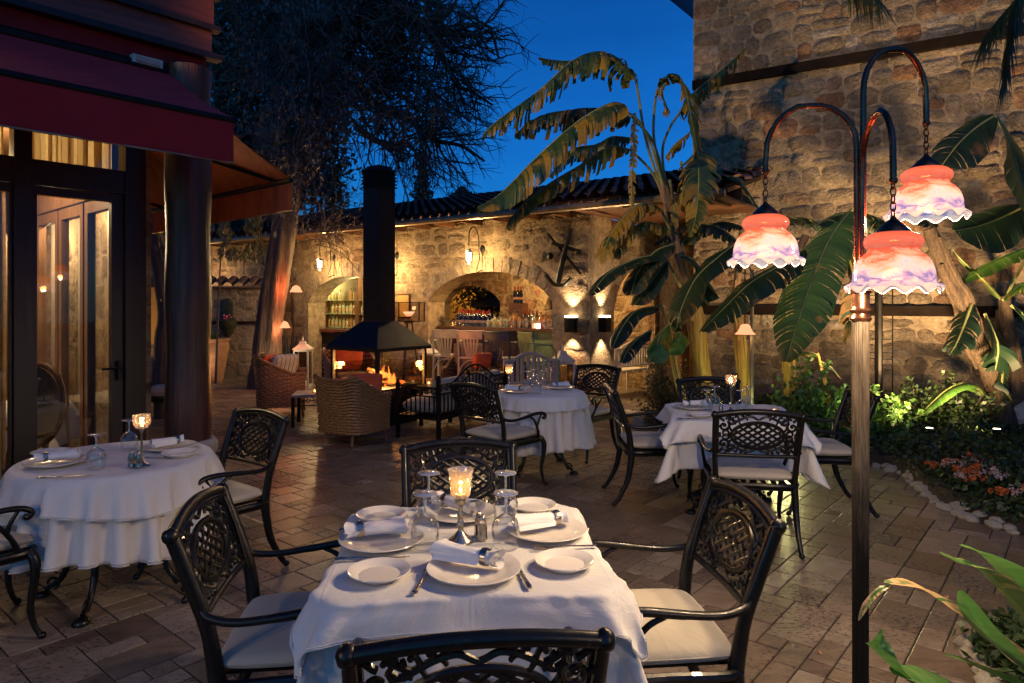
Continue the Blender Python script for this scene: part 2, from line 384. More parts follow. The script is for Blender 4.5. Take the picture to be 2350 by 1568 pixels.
stone_unit('stones_tower',[(.25,.19,.125),(.32,.255,.175),(.22,.165,.11),(.42,.36,.28),(.28,.15,.08),(.27,.215,.145),(.20,.155,.11),(.34,.27,.19),(.24,.18,.12)])
stone_unit('stones_bar',[(.42,.30,.17),(.32,.22,.125),(.48,.36,.22),(.34,.20,.11),(.42,.31,.19),(.26,.18,.11),(.38,.28,.17)])
simple('beam_dark',(.012,.008,.006),.95,0,.3,5,spec=.1)
simple('mortar_tower',(.225,.172,.112),.95,0,.35,9,.9,30,bd=.02); simple('mortar_bar',(.31,.225,.135),.95,0,.35,9,.9,30,bd=.02)
def lampshade_mat(name,pow_):
    m,t,o=nt(name); q=N(t); tc=q('TexCoord').outputs['Object']
    sep=q('SeparateXYZ',{'Vector':tc}); z=sep.outputs[2]
    mp=q('Mapping',{'Vector':tc,'Scale':(16,16,34),'Rotation':(.75,.35,0)}).outputs[0]
    n=q('TexNoise',{'Vector':mp,'Scale':1.,'Detail':5.,'Roughness':.6,'Distortion':.6}).outputs[0]
    f=math_(q,'MULTIPLY_ADD',z,-1/.178,math_(q,'MULTIPLY_ADD',n,.85,-.425),clamp=True)
    cc=ramp(q,f,[(0.,(1.,.22,.12)),(.20,(1.,.30,.20)),(.34,(.98,.17,.09)),(.43,(1.,.48,.36)),(.53,(1.,.74,.68)),(.64,(.84,.84,.97)),(.80,(.15,.24,.78)),(.90,(.75,.76,.95)),(1.,(1.,.98,.94))])
    n2=q('TexNoise',{'Vector':mp,'Scale':.6,'Detail':4.}).outputs[0]
    zz=ramp(q,z,[(0.,g3(0)),(1.,g3(1))]); rimf=math_(q,'GREATER_THAN',math_(q,'MULTIPLY',z,-1.),.168); cc=mix(q,rimf,cc,(1.,.96,.90))
    em=q('Emission',{'Color':cc,'Strength':pow_}); tl=q('BsdfTranslucent',{'Color':mix(q,.96,cc,(0.,0.,0.))}); gl=q('BsdfGlossy',{'Roughness':.15})
    m1=q('MixShader',{0:.05}); t.links.new(tl.outputs[0],m1.inputs[1]); t.links.new(gl.outputs[0],m1.inputs[2])
    ad=q('AddShader'); t.links.new(em.outputs[0],ad.inputs[0]); t.links.new(m1.outputs[0],ad.inputs[1])
    tp=q('BsdfTransparent',{'Color':(1.,.42,.24,1)}); mt=q('MixShader',{0:.24}); t.links.new(ad.outputs[0],mt.inputs[1]); t.links.new(tp.outputs[0],mt.inputs[2]); t.links.new(mt.outputs[0],o.inputs[0]); return m
glass('glass_rim',(.85,.88,.9),1.5,.05,.25,.15)
lampshade_mat('lamp_glass',.60)
emit('bulb_warm',(1.,.80,.50),9.); emit('bulb_red',(1.,.36,.17),1.5); emit('candle_flame',(1.,.62,.22),14.); emit('ember',(1.,.16,.02),2.5)
emit('bulb_dim',(1.,.62,.38),1.3)
def flame_mat():
    m,t,o=nt('flame'); q=N(t); tc=q('TexCoord').outputs['Object']; z=q('SeparateXYZ',{'Vector':tc}).outputs[2]
    lw=q('LayerWeight',{'Blend':.45}).outputs['Facing']
    n=q('TexNoise',{'Vector':tc,'Scale':9.,'Detail':3.}).outputs[0]
    cc=ramp(q,math_(q,'MULTIPLY_ADD',z,1.6,math_(q,'MULTIPLY',n,.5)),[(.2,(1.,.60,.20)),(.9,(1.,.22,.03))])
    em=q('Emission',{'Color':cc,'Strength':5.}); tr=q('BsdfTransparent')
    a=math_(q,'MULTIPLY_ADD',lw,1.0,math_(q,'MULTIPLY_ADD',z,.9,-.18),clamp=True)
    mx=q('MixShader',{0:a}); t.links.new(em.outputs[0],mx.inputs[1]); t.links.new(tr.outputs[0],mx.inputs[2]); t.links.new(mx.outputs[0],o.inputs[0])
flame_mat()
def paving_mat():
    m,t,o=nt('travertine'); q=N(t)
    isl=q('NewGeometry').outputs['Random Per Island']; tc=q('TexCoord').outputs['Object']
    off=q('CombineXYZ',{'X':math_(q,'MULTIPLY',isl,37.),'Y':math_(q,'MULTIPLY',isl,91.),'Z':0.}).outputs[0]
    p=q('VectorMath',{0:tc,1:off},operation='ADD').outputs[0]
    base=ramp(q,isl,[(0.,(.13,.094,.068)),(1.,(.16,.122,.092)),(.15,(.195,.148,.108)),(.3,(.145,.104,.077)),(.45,(.24,.19,.148)),(.6,(.115,.080,.058)),(.75,(.18,.130,.094)),(.88,(.29,.235,.185))])
    veins=q('TexNoise',{'Vector':q('Mapping',{'Vector':p,'Scale':(2.6,5.5,1.)}).outputs[0],'Scale':2.2,'Detail':8.,'Roughness':.68,'Distortion':.9}).outputs[0]
    cc=mix(q,1.,base,ramp(q,veins,[(.3,g3(.62)),(.7,g3(1.3))]),'MULTIPLY')
    big=q('TexNoise',{'Vector':tc,'Scale':.9,'Detail':4.}).outputs[0]
    cc=mix(q,1.,cc,ramp(q,big,[(.3,g3(.6)),(.7,g3(1.2))]),'MULTIPLY')
    pn=q('TexNoise',{'Vector':q('Mapping',{'Vector':p,'Scale':(20.,32.,1.)}).outputs[0],'Scale':1.9,'Detail':4.,'Roughness':.6}).outputs[0]
    pd=q('TexNoise',{'Vector':p,'Scale':1.5,'Detail':2.}).outputs[0]
    pit=ramp(q,math_(q,'ADD',pn,math_(q,'MULTIPLY',math_(q,'SUBTRACT',pd,.5),.5)),[(.57,g3(0)),(.64,g3(1))])
    cc=mix(q,math_(q,'MULTIPLY',pit,.7),cc,(.03,.022,.016))
    rg=math_(q,'ADD',math_(q,'MULTIPLY_ADD',veins,.30,.19),math_(q,'MULTIPLY',pit,.4))
    fine=q('TexNoise',{'Vector':tc,'Scale':45.,'Detail':4.}).outputs[0]
    h=math_(q,'SUBTRACT',math_(q,'MULTIPLY_ADD',fine,.25,math_(q,'MULTIPLY',veins,.7)),math_(q,'MULTIPLY',pit,1.2))
    bp=q('Bump',{'Height':h,'Strength':.55,'Distance':.006}).outputs[0]
    pr=q('BsdfPrincipled',{'Base Color':cc,'Roughness':rg,'Specular IOR Level':.5,'Normal':bp}); t.links.new(pr.outputs[0],o.inputs[0])
paving_mat()
simple('grout',(.05,.038,.028),.9,0,.3,9,.4,40)
SHADE_W=(62.,48.,56.); SKY_TINT=(.03,.40,1.0); SKY_STR=.092; EXPO=.12
FIRE_W=120.; LAN_W=(58.,54.,42.); SCO_W=48.; RED_W=17.
SPOTS=[((2.75,7.75,.22),(2.6,8.9,1.2),46,(.95,.80,.32),'small garden spotlight at the foot of the banana stems',120),
((3.75,7.35,.30),(3.6,8.8,1.0),30,(.85,.95,.35),'small garden spotlight in the green shrubs',130),
((2.95,7.45,.30),(2.0,6.0,.0),34,(.95,.85,.32),'small garden spotlight shining on the paving beside the garden table',150),
((6.6,7.9,.20),(5.6,9.6,4.2),330,(1.,.66,.30),'bright garden spotlight near the right banana trunks',130),
((4.9,6.9,.30),(4.8,9.8,4.4),950,(1.,.64,.30),'added spotlight hidden in the dark ground cover before the trellis, washing the tower wall',130),  # added spot, warm wash up the tower wall
((4.25,6.95,.30),(3.9,10.0,4.8),650,(1.,.64,.32),'added spotlight hidden in the ground cover behind the lamp post, warming the tower top',120),  # added spot, warms the upper left of the tower
((-6.3,13.3,.12),(-6.6,14.4,1.),30,(1.,.70,.40),'added spotlight at the foot of the courtyard wall, brightening it',130),  # added spot to brighten the courtyard wall
((-4.1,12.3,.12),(-4.5,13.,1.),36,(1.,.70,.40),'small garden spotlight at the foot of the big old tree',100)]

FLOOD_W=1500.
# ================= SETTING =================
random.seed(7)
FD=V3((.658,.753,0)).normalized(); FN=V3((.753,-.658,0)).normalized(); PF=V3((-2.75,5.10,0))
def FA(s,off,z): return PF+FD*s+FN*off+V3((0,0,z))
garden=[(1.85,8.75),(2.25,7.95),(2.75,7.4),(3.2,7.15),(3.45,6.9),(3.64,6.5),(3.54,5.9),(3.38,5.25),(3.54,4.72),(3.9,4.3),(5.,3.9),(8.,3.4),(8.,7.6),(6.4,8.7),(2.9,10.9),(2.3,10.2)]
bed2=[(2.15,3.2),(2.0,2.9),(2.08,2.5),(2.3,1.9),(2.6,1.2),(4.,1.2),(4.,2.9),(2.7,3.35)]
def inside(x,y,P):
    c=False; j=len(P)-1
    for i in range(len(P)):
        if (P[i][1]>y)!=(P[j][1]>y) and x<(P[j][0]-P[i][0])*(y-P[i][1])/(P[j][1]-P[i][1])+P[i][0]: c=not c
        j=i
    return c
def paving():
    mb=MB(); c=.116; na=174; nb=174; used=set(); A=V3((.643,.766,0)); B=V3((-.766,.643,0)); O=V3((0,8,0)); rnd=random.Random(5)
    shapes=[(3,2),(2,3),(2,2),(2,1),(1,2),(3,1),(1,1)]; wts=[3,3,7,3,3,0,2.5]; g=.0038
    for i in range(na):
        for j in range(nb):
            if (i,j) in used: continue
            opts=[s for s in shapes if all((i+a,j+b) not in used for a in range(s[0]) for b in range(s[1]))]
            w=[wts[shapes.index(s)] for s in opts]; s=rnd.choices(opts,w)[0]
            for a in range(s[0]):
                for b in range(s[1]): used.add((i+a,j+b))
            a0=(i-na/2)*c+g; a1=(i+s[0]-na/2)*c-g; b0=(j-nb/2)*c+g; b1=(j+s[1]-nb/2)*c-g
            ce=O+A*((a0+a1)/2)+B*((b0+b1)/2)
            if not(-9.5<ce.x<6.8 and .3<ce.y<17.5): continue
            if abs(ce.x)>.80*ce.y+1.4: continue
            if inside(ce.x,ce.y,garden) and min((ce-V3((p[0],p[1],0))).length for p in garden)>.7: continue
            z=rnd.uniform(-.0012,.0012); tx=rnd.uniform(-.003,.003); ty=rnd.uniform(-.003,.003); e=.004; vs=[]
            for (d,zz) in ((0,-.012),(0,-.0025),(e,0)):
                for (aa,bb) in ((a0+d,b0+d),(a1-d,b0+d),(a1-d,b1-d),(a0+d,b1-d)):
                    p=O+A*aa+B*bb; vs.append((p.x,p.y,zz+z+tx*(aa-a0)+ty*(bb-b0)))
            fs=[(8,9,10,11)]+[(k,(k+1)%4,4+(k+1)%4,4+k) for k in range(4)]+[(4+k,4+(k+1)%4,8+(k+1)%4,8+k) for k in range(4)]
            mb.add(vs,fs)
    struct(mb.build('paving','travertine',smooth=0))
    g=MB(); g.add([(-60,-20,-.009),(60,-20,-.009),(60,90,-.009),(-60,90,-.009)],[(0,1,2,3)]); struct(g.build('ground','grout',smooth=0))
paving()
def soil(P,z,name='garden_soil'):
    cx=sum(p[0] for p in P)/len(P); cy=sum(p[1] for p in P)/len(P); mb=MB(); n=16; rows=[]
    Q=spl([(p[0],p[1],0) for p in P],4,True)
    for i in range(n+1):
        t=i/n; rows.append([V3((cx+(q.x-cx)*t,cy+(q.y-cy)*t,(z+.05*mnoise.noise(V3((q.x*t*2,q.y*t*2,i))))*min(1,(1-t)*6)+(.004))) for q in Q])
    mb.grid(rows,closed=True); return struct(mb.build(name,'soil'))
soil(garden,.10); soil(bed2,.06)
def stone_face(name,mat,parent,x0,x1,z0,z1,sgn,yb,seed,skip=None,hw=(.16,.46),hh=(.15,.27),prot=(.004,.024)):
    r_=random.Random(seed); m=MB(); z=z0
    while z<z1-.05:
        h=min(r_.uniform(*hh),z1-z); x=x0+r_.uniform(-.2,0)
        while x<x1:
            w=r_.uniform(*hw); w=min(w,h*2.4); nsub=2 if r_.random()<.22 and h>.2 else 1
            for k in range(nsub):
                hz=h/nsub; cx=x+w/2; cz=z+hz*(k+.5)+.06*mnoise.noise(V3((x*.9,z,seed)))
                a0=max(x,x0); a1=min(x+w,x1)
                if a1-a0<.06: continue
                cx=(a0+a1)/2; hx=(a1-a0)/2-.004; hv=hz/2-.003
                if skip and skip(cx,cz,hx,hv): continue
                pr=r_.uniform(*prot); tl=r_.uniform(-.35,.35); rows=[]; tz=r_.uniform(-.10,.10); ca=r_.uniform(.05,.30); cb=r_.uniform(.05,.38)
                for j in range(6):
                    v=-1+2*j/5; row=[]
                    for i in range(8):
                        u=-1+2*i/7; e=max(abs(u),abs(v)); 
                        jx=.034*hx/.15*mnoise.noise(V3((cx*7+u*1.3,cz*7+v*1.3,1))); jz=.030*mnoise.noise(V3((cx*7+u*1.3,cz*7+v*1.3,5)))
                        X=cx+hx*u*(1-ca*abs(v)**3)+jx; Z=cz+hv*v*(1-cb*abs(u)**3)+jz+tz*hx*u
                        y=pr*(1-e**5)*(1+tl*u)+.014*mnoise.noise(V3((X*5,Z*5,seed)))*(1-e**4)-(.012 if e>.99 else 0)
                        row.append((X,yb+sgn*y,Z))
                    rows.append(row if sgn<0 else row[::-1])
                m.grid(rows)
            x+=w
        z+=h
    return m.build(name,mat,parent,smooth=75)
# ---- restaurant building
rb=thing('restaurant_building','timber clad restaurant with a dark framed glass front and red jetty boards, at the left','restaurant',tuple(FA(-1,-1,0)))
def fbox(mb,s0,s1,o0,o1,z0,z1):
    c=FA((s0+s1)/2,(o0+o1)/2,(z0+z1)/2); return mb.obox(c,FD,FN,(0,0,1),abs(s1-s0)/2,abs(o1-o0)/2,(z1-z0)/2)
J0=.385; JO=.274
m=MB(); fbox(m,-6,J0-.02,-4,JO-.03,3.60,6.2); m.build('upper_storey','cladding',rb,world=True,smooth=0)
m=MB(); fbox(m,-6,J0-.03,JO-.10,JO-.03,3.33,3.455); m.obox(FA(J0-.06,-1.9,3.39),FD,FN,(0,0,1),.035,1.95,.062); m.build('fascia_board','valance_red',rb,world=True,smooth=0)
for (z0,z1,o,mt) in ((3.50,3.675,.0,'cladding_light'),(3.715,3.93,.02,'cladding'),(3.97,4.3,.03,'cladding_light'),(4.34,4.9,.03,'cladding')):
    m=MB(); fbox(m,-6,J0+o*.3,JO-.04,JO+o,z0,z1); m.obox(FA(J0-.02+o*.3,-1.9,(z0+z1)/2),FD,FN,(0,0,1),.025,2.1,(z1-z0)/2-.002); m.build('cladding_board',mt,rb,world=True,smooth=0)
for (z0,z1,o) in ((3.455,3.50,.06),(3.675,3.715,.05),(3.93,3.97,.06),(4.30,4.34,.06)):
    m=MB(); fbox(m,-6,J0+o,JO-.04,JO+o,z0,z1); m.build('moulding','wood_frame',rb,world=True,smooth=0)
m=MB(); fbox(m,-6,J0-.04,-4,JO-.11,3.36,3.40); m.build('soffit','cladding',rb,world=True,smooth=0)
# facade frame
zt=2.42
m=MB()
fbox(m,-.14,0,-.10,.04,0,3.36)
for s in (-.76,-1.44,-2.12,-2.8): fbox(m,s-.05,s+.05,-.09,.03,0,3.36)
fbox(m,-3.5,-.14,-.085,.025,2.40,2.57); fbox(m,-3.5,-.14,-.085,.025,3.24,3.36); fbox(m,-3.5,-.30,-.085,.025,0,.06)
m.build('facade_frame','wood_frame',rb,world=True,smooth=0)
def leaf_door(s0,s1,w=.075):
    m=MB()
    fbox(m,s0,s0+w*.4,-.06,.0,.065,2.395); fbox(m,s1-w,s1,-.06,0,.065,2.395); fbox(m,s0+w*.4,s1-w,-.06,0,2.34,2.395); fbox(m,s0+w,s1-w,-.06,0,.065,.23)
    d=m.build('door_leaf','wood_frame',rb,world=True,smooth=0)
    g=MB(); fbox(g,s0+w*.4,s1-w,-.034,-.028,.23,2.34); gg=g.build('glass_pane','glass_pane',None,smooth=0); gg.data.transform(Matrix.Translation(-rb.location)); gg.parent=d
    return d
dd=leaf_door(-.705,-.145); leaf_door(-1.385,-.815,.012); leaf_door(-2.065,-1.495)
h=MB(); p=FA(-.18,.03,1.12)-rb.location; h.obox(p,FD,FN,(0,0,1),.012,.02,.07); h.tube([p+FN*.02+V3((0,0,.02)),p+FN*.05+V3((0,0,.02)),p+FN*.055-FD*.13+V3((0,0,.02))],.009,8); h.build('handle','iron_black',dd)
for s0,s1 in ((-.705,-.145),(-1.385,-.815),(-2.065,-1.495)):
    g=MB(); fbox(g,s0,s1,-.034,-.028,2.575,3.235); g.build('transom_glass','glass_pane',rb,world=True,smooth=0)
# interior shell
m=MB(); fbox(m,-6,-.12,-3.6,-3.5,0,3.3); fbox(m,-6,-5.9,-3.5,-.1,0,3.3); m.build('interior_wall','plaster_ochre',rb,world=True,smooth=0)
m=MB(); fbox(m,-5.9,-.05,-3.5,-.1,3.0,3.2); m.build('interior_ceiling','wood_inner',rb,world=True,smooth=0)
m=MB(); fbox(m,-5.9,-.10,-3.5,-.09,.004,.02); m.build('interior_floor','wood_bar',rb,world=True,smooth=0)
# side folding doors (parallel to side wall)
for i in range(5):
    o1=-.22-i*.66; o0=o1-.62
    m=MB()
    for (a,b) in ((o0,o0+.07),(o1-.07,o1)): fbox(m,-.14,-.08,a,b,.03,2.42)
    fbox(m,-.14,-.08,o0+.07,o1-.07,2.33,2.42); fbox(m,-.14,-.08,o0+.07,o1-.07,.03,.2)
    d=m.build('folding_door','wood_inner',rb,world=True,smooth=0)
    g=MB(); fbox(g,-.113,-.107,o0+.07,o1-.07,.2,2.33); gg=g.build('glass_pane','glass_pane',None,smooth=0); gg.data.transform(Matrix.Translation(-rb.location)); gg.parent=d
m=MB(); fbox(m,-.16,-.06,-3.5,-.2,2.43,2.60); fbox(m,-.15,-.07,-3.5,-.2,2.60,3.3); m.build('door_header','wood_inner',rb,world=True,smooth=0)
def curtain(name,s0,s1,off,z0,z1,mat,n,label,amp=.035,par=None):
    rt=thing(name,label,'curtain',tuple(FA((s0+s1)/2,off,z0))) if par is None else par
    rows=[]; K=n*8
    for z in [z1-(z1-z0)*i/6 for i in range(7)]:
        row=[]
        for k in range(K+1):
            t=k/K; a=amp*(sin(t*n*2*PI)+.35*sin(t*n*4.3*PI+1))*(1.-.25*(z1-z)/(z1-z0)); row.append(FA(s0+(s1-s0)*t+.01*sin(k*2.1+z),off+a,z))
        rows.append(row)
    mb=MB().grid(rows); mb.build('cloth',mat,rt,world=True); 
    r=MB(); r.tube([FA(s0-.05,off,z1),FA(s1+.05,off,z1)],.015,8); r.build('rail','brass_worn',rt,world=True)
    return rt
curtain('window_curtain',-.72,-.16,-.2,2.50,3.28,'curtain',6,'short pleated cream curtain behind the transom above the glass door')
curtain('window_curtain',-1.40,-.82,-.2,2.50,3.28,'curtain',6,'short pleated cream curtain behind the transom at the left edge of the photo')
curtain('patterned_curtain',-.93,-.80,-.25,.1,2.5,'curtain_pattern',3,'long gold and brown patterned curtain inside, beside the left door post')
cc=thing('pleated_curtain','long cream pleated curtain hanging beyond the folding glass doors','curtain',tuple(FA(.5,-2,0)))
rows=[]
for z in (2.9,2.2,1.4,.7,.05):
    rows.append([FA(-.55+.03*sin(k*1.05),-1.9-k*.02,z) for k in range(46)])
MB().grid(rows).build('cloth','curtain',cc,world=True)
gw=thing('garden_wall','warm lit stone wall seen through the folding glass doors','wall',tuple(FA(.40,-1.3,0)),math.atan2(-FN.y,-FN.x))
MB().box(0,3.4,-.15,.0,0,3.1).build('stone','wall_bar',gw,smooth=0)
for x in (.25,1.1,2.0): MB().box(x,x+.26,.02,.05,.0,2.6).build('pilaster','cushion_cream',gw,smooth=0)
light('terrace_light','POINT',tuple(FA(.12,-1.9,2.5)),50,(1.,.74,.42),.08,gw)
light('terrace_light','POINT',tuple(FA(.12,-3.1,2.3)),50,(1.,.74,.42),.08,gw)
# ceiling lamp inside
il=thing('ceiling_lamp','small warm ceiling lamp inside the restaurant','lamp',tuple(FA(-1.1,-1.4,2.99)))
MB().lathe([(.001,0),(.10,-.01),(.12,-.05),(.09,-.10),(.001,-.12)],20).build('lamp_shade','bulb_warm',il)
light('interior_light','POINT',tuple(FA(-.9,-1.2,2.72)),85,(1.,.72,.40),.12,il)
# column
col=thing('timber_column','dark round timber column on a pale stone pedestal beside the glass door','column',(-2.40,5.06,0))
rows=[]
for i in range(30):
    z=.60+i/29*2.74; rr=.155+.006*sin(i*.7)
    rows.append([V3(((rr+.006*mnoise.noise(V3((k*.9,z*2,3))))*cos(k*2*PI/32),(rr+.006*mnoise.noise(V3((k*.9,z*2,9))))*sin(k*2*PI/32),z)) for k in range(32)])
MB().grid(rows,True).build('shaft','wood_column',col)
MB().lathe([(.001,0),(.24,0),(.24,.10),(.20,.12),(.19,.20),(.165,.26),(.165,.44),(.19,.48),(.205,.52),(.205,.57),(.18,.60),(.001,.601)],32).build('pedestal','stone_smooth',col)
# awnings
def awning(label,C,back,along,L,drop_out,z0,z1,mat,und,val,cat='awning'):
    rt=thing('awning',label,cat,tuple(V3(C)+V3((0,0,0))))
    C=V3(C); back=V3(back).normalized(); along=V3(along).normalized()
    rows=[]; n=14
    for i in range(n+1):
        t=i/n; z=z0+(z1-z0)*t-.03*sin(PI*t)
        rows.append([V3((C.x,C.y,z))+back*(drop_out*t)+along*(L*k/30) for k in range(31)])
    MB().grid(rows).build('fabric',mat,rt,world=True)
    rows=[[p-V3((0,0,.008)) for p in r] for r in rows]; MB().grid(rows).build('fabric_underside',und,rt,world=True)
    sm=MB()
    for s_ in range(1,int(L/.62)+1): sm.tube([r_[min(30,int(30*s_*.62/L))]+V3((0,0,.010)) for r_ in rows],.0035,4)
    sm.build('seam',mat,rt,world=True)
    a=V3((C.x,C.y,z0-.02)); m=MB(); m.tube([a-back*.0,a+along*L],.022,10); m.build('front_bar','iron_black',rt,world=True)
    rows=[]
    for j in range(6):
        rows.append([a+along*(L*k/80)-back*(.012*sin(k*.55)*(j/5)+.012)+V3((0,0,-.02-(val)*j/5)) for k in range(81)])
    MB().grid(rows).build('valance','valance_red' if mat=='awning_cloth' else 'awning_under',rt,world=True)
    m=MB(); m.tube([a+along*(-.0)+V3((0,0,-.02-val))-back*.012,a+along*L+V3((0,0,-.02-val))-back*.012],.006,6); m.build('hem_rod','gutter',rt,world=True)
    b=V3((C.x,C.y,z1))+back*drop_out; m=MB(); m.tube([b,b+along*L],.045,12); m.build('roller','iron_black',rt,world=True)
    for s in (.18,L-.35):
        m=MB(); e1=b+along*s-V3((0,0,.08)); mid=(b+a)/2+along*(s+.42)-V3((0,0,.06)); e2=a+along*(s+.02); m.bar(e1,mid,.035,.03); m.bar(mid,e2,.028,.025); m.build('folding_arm','iron_black',rt,world=True)
    return rt
awning('dark red retractable awning above the glass door, its valance facing the tables',(-1.78,4.35,0),-FN,-FD,4.2,.94,2.79,3.28,'awning_cloth','valance_red',.25)
awning('rust brown awning behind the timber column, seen from underneath',(-1.90,5.87,0),-FD,-FN,2.96,.754,2.685,3.14,'awning_under','awning_under',.24)
# wall lamp box under jetty
t=thing('bulkhead_light','small pale bulkhead lamp on the red fascia above the awning','lamp',tuple(FA(-.02,.27,3.31)))
m=MB(); m.obox(FA(-.1,.31,3.31),FD,FN,(0,0,1),.10,.03,.028); m.build('housing','paint_white',t,world=True,smooth=0)
m=MB(); m.obox(FA(-.1,.345,3.31),FD,FN,(0,0,1),.08,.006,.018); m.build('diffuser','paint_pink',t,world=True,smooth=0)
# ---- bar building
BC=V3((1.2,10.5,0)); BD=V3((-.815,.58,0)).normalized(); BRZ=math.atan2(BD.y,BD.x)
BN=V3((-BD.y,BD.x,0)) # toward viewer
def BP(x,y,z): return BC+BD*x+BN*y+V3((0,0,z))
def BPu(u,y,z=0.):
    k=(u-CU)/F; x=(1.2+BN.x*y-k*(10.5+BN.y*y))/(-BD.x+BD.y*k); return BP(x,y,z)
bb=thing('bar_building','long low stone bar with wide arches and a clay tile roof','bar building',tuple(BC),BRZ)
def arch_wall(mb,x0,x1,y0,y1,H,ops,zb=0):
    ops=sorted(ops); cur=x0
    for (a,b,sp,ap,sill) in ops:
        mb.box(cur,a,y0,y1,zb,H); n=22
        pts=[]
        for i in range(n+1):
            t=i/n; u=2*t-1; pts.append((a+(b-a)*t, sp+(ap-sp)*(1-abs(u)**2.2)**.75))
        for i in range(n):
            (xa,za),(xb,zb_)=pts[i],pts[i+1]
            vs=[(xa,y0,za),(xb,y0,zb_),(xb,y1,zb_),(xa,y1,za),(xa,y0,H),(xb,y0,H),(xb,y1,H),(xa,y1,H)]
            mb.add(vs,[(0,3,2,1),(4,5,6,7),(0,1,5,4),(2,3,7,6)])
            if sill>0:
                mb.box(xa,xb,y0,y1,0,sill)
        cur=b
    mb.box(cur,x1,y0,y1,zb,H); return mb
m=arch_wall(MB(),0,10.5,-.45,0,3.02,[(.68,3.35,1.62,2.14,0),(4.3,6.75,1.60,2.14,0)]); m.box(-.004,.5,-.70,-.452,0,3.02); m.build('front_wall','mortar_bar',bb,smooth=25)
def _sk(x,z,hx,hz):
    for (a,b,sp,ap) in ((.68,3.35,1.62,2.14),(4.3,6.75,1.60,2.14)):
        for dx in (-hx*.8,0,hx*.8):
            X=x+dx; u=2*(X-a)/(b-a)-1
            if abs(u)<1.0:
                top=sp+(ap-sp)*max(0,1-abs(u)**2.2)**.75+.20
                if z-hz<top: return True
            elif a-.03<X+hx*.2 and X-hx*.2<b+.03 and z<1.9: return True
            if abs(X-(a+b)/2)<(b-a)/2+.17 and 1.62<z<1.62+.45*max(0,1.15-abs(u)) : return True
    return False
stone_face('wall_stones','stones_bar',bb,.0,10.5,0.,3.0,1,.0,3,_sk,(.24,.66),(.20,.37))
for (a,b,sp,ap) in ((.68,3.35,1.62,2.14),(4.3,6.75,1.60,2.14)):
    m=MB(); n=16
    for i in range(n):
        def P(t):
            u=2*t-1; return V3((a+(b-a)*t,0,sp+(ap-sp)*(max(0,1-abs(u)**2.2))**.75))
        t0=(i+.04)/n; t1=(i+.96)/n; p0=P(t0);p1=P(t1); d=(p1-p0).normalized(); nn=V3((-d.z,0,d.x)); h=.24+.03*((i*7)%3-1)
        q0=p0+nn*h; q1=p1+nn*h; vs=[]
        for y in (.0,.008+.004*((i*5)%3)):
            for q in (p0,p1,q1,q0): vs.append((q.x,y,q.z))
        m.add(vs,[(4,5,6,7),(0,1,5,4),(1,2,6,5),(2,3,7,6),(3,0,4,7)])
    m.build('arch_stones','wall_block',bb,smooth=0)
m=arch_wall(MB(),-.0,9.05,-2.9,-2.6,2.9,[(2.15,2.5,1.5,1.75,0),(3.64,5.3,1.62,1.98,.9)]); m.build('back_wall','wall_bar',bb)
m=MB().box(-.0,10.4,-2.6,-.45,2.86,2.96); m.build('ceiling','wood_bar',bb,smooth=0)
m=MB().box(8.9,9.05,-2.6,-.45,0,2.86); m.build('partition_wall','wall_bar',bb,smooth=0); ew=arch_wall(MB(),.71,2.58,-.12,0,2.86,[(.80,2.45,1.45,2.15,0)]); ew.v=[(-y,-x,z) for x,y,z in ew.v]; ew.build('end_wall','wall_bar',bb,smooth=25); MB().box(5.50,5.6,-2.6,-.46,0,2.86).build('room_divider','wall_bar',bb,smooth=0); MB().box(-2.25,-.002,-2.6,.5,2.97,3.0).build('eave_soffit','wood_bar',bb,smooth=0)
# roof
m=MB(); rx0,rx1=-2.3,10.6; m.add([(rx0,.55,3.02),(rx1,.55,3.02),(rx1,-3.3,4.0),(rx0,-3.3,4.0),(rx0,.55,3.08),(rx1,.55,3.08),(rx1,-3.3,4.06),(rx0,-3.3,4.06)],[(0,1,2,3),(7,6,5,4),(0,4,5,1),(1,5,6,2),(2,6,7,3),(3,7,4,0)]); rf=m.build('roof','wood_bar',bb,smooth=0)
m=MB(); x=rx0; k=0
while x<rx1:
    for r_ in range(9):
        y0=.62-r_*.44; sl=(4.06-3.08)/3.85; jit=random.uniform(-.008,.008)
        rows=[]
        for (yy,rr,dz) in ((y0,.098,.045),(y0-.46,.078,.012)):
            z=3.09+(.55-yy)*sl+dz; rows.append([V3((x+jit+rr*cos(PI*q/7),yy,z+rr*.85*sin(PI*q/7))) for q in range(8)])
        m.grid(rows)
        rows=[[p+V3((.105,0,-.02)) for p in r2] for r2 in rows]
        rows=[[V3((p.x,p.y,2*(r2[0].z-.01)-p.z+.03)) for p in r2] for r2 in rows]; m.grid(rows)
    x+=.21
m.build('tiles','roof_tile',rf)
m=MB(); m.tube([(rx0,.66,3.00),(rx1,.66,2.98)],.05,8); m.build('gutter','gutter',bb)
m=MB()
x=rx0+.2
while x<rx1: m.box(x,x+.07,-.45,.55,2.94,3.018); x+=.6
m.build('rafter_ends','wood_bar',bb,smooth=0)
MB().box(rx0,rx1,-.06,-.03,3.0,3.165).build('eave_board','wood_bar',bb,smooth=0)
light('bar_light','AREA',tuple(BP(1.9,-1.5,2.8)),85,(1.,.62,.24),size=1.,parent=bb,aim=tuple(BP(1.9,-1.9,0)))
light('bar_light_low','POINT',tuple(BP(2.2,-1.6,2.3)),26,(1.,.60,.22),.1,parent=bb)
light('side_arch_light','POINT',tuple(BP(.9,-1.6,2.3)),55,(1.,.55,.15),.1,parent=bb)
light('shelf_light','POINT',tuple(BP(7.0,-.55,2.05)),34,(.92,.85,.45),.1,parent=bb)
light('shelf_light_b','POINT',tuple(BP(5.7,-.55,2.05)),26,(.92,.85,.45),.1,parent=bb)
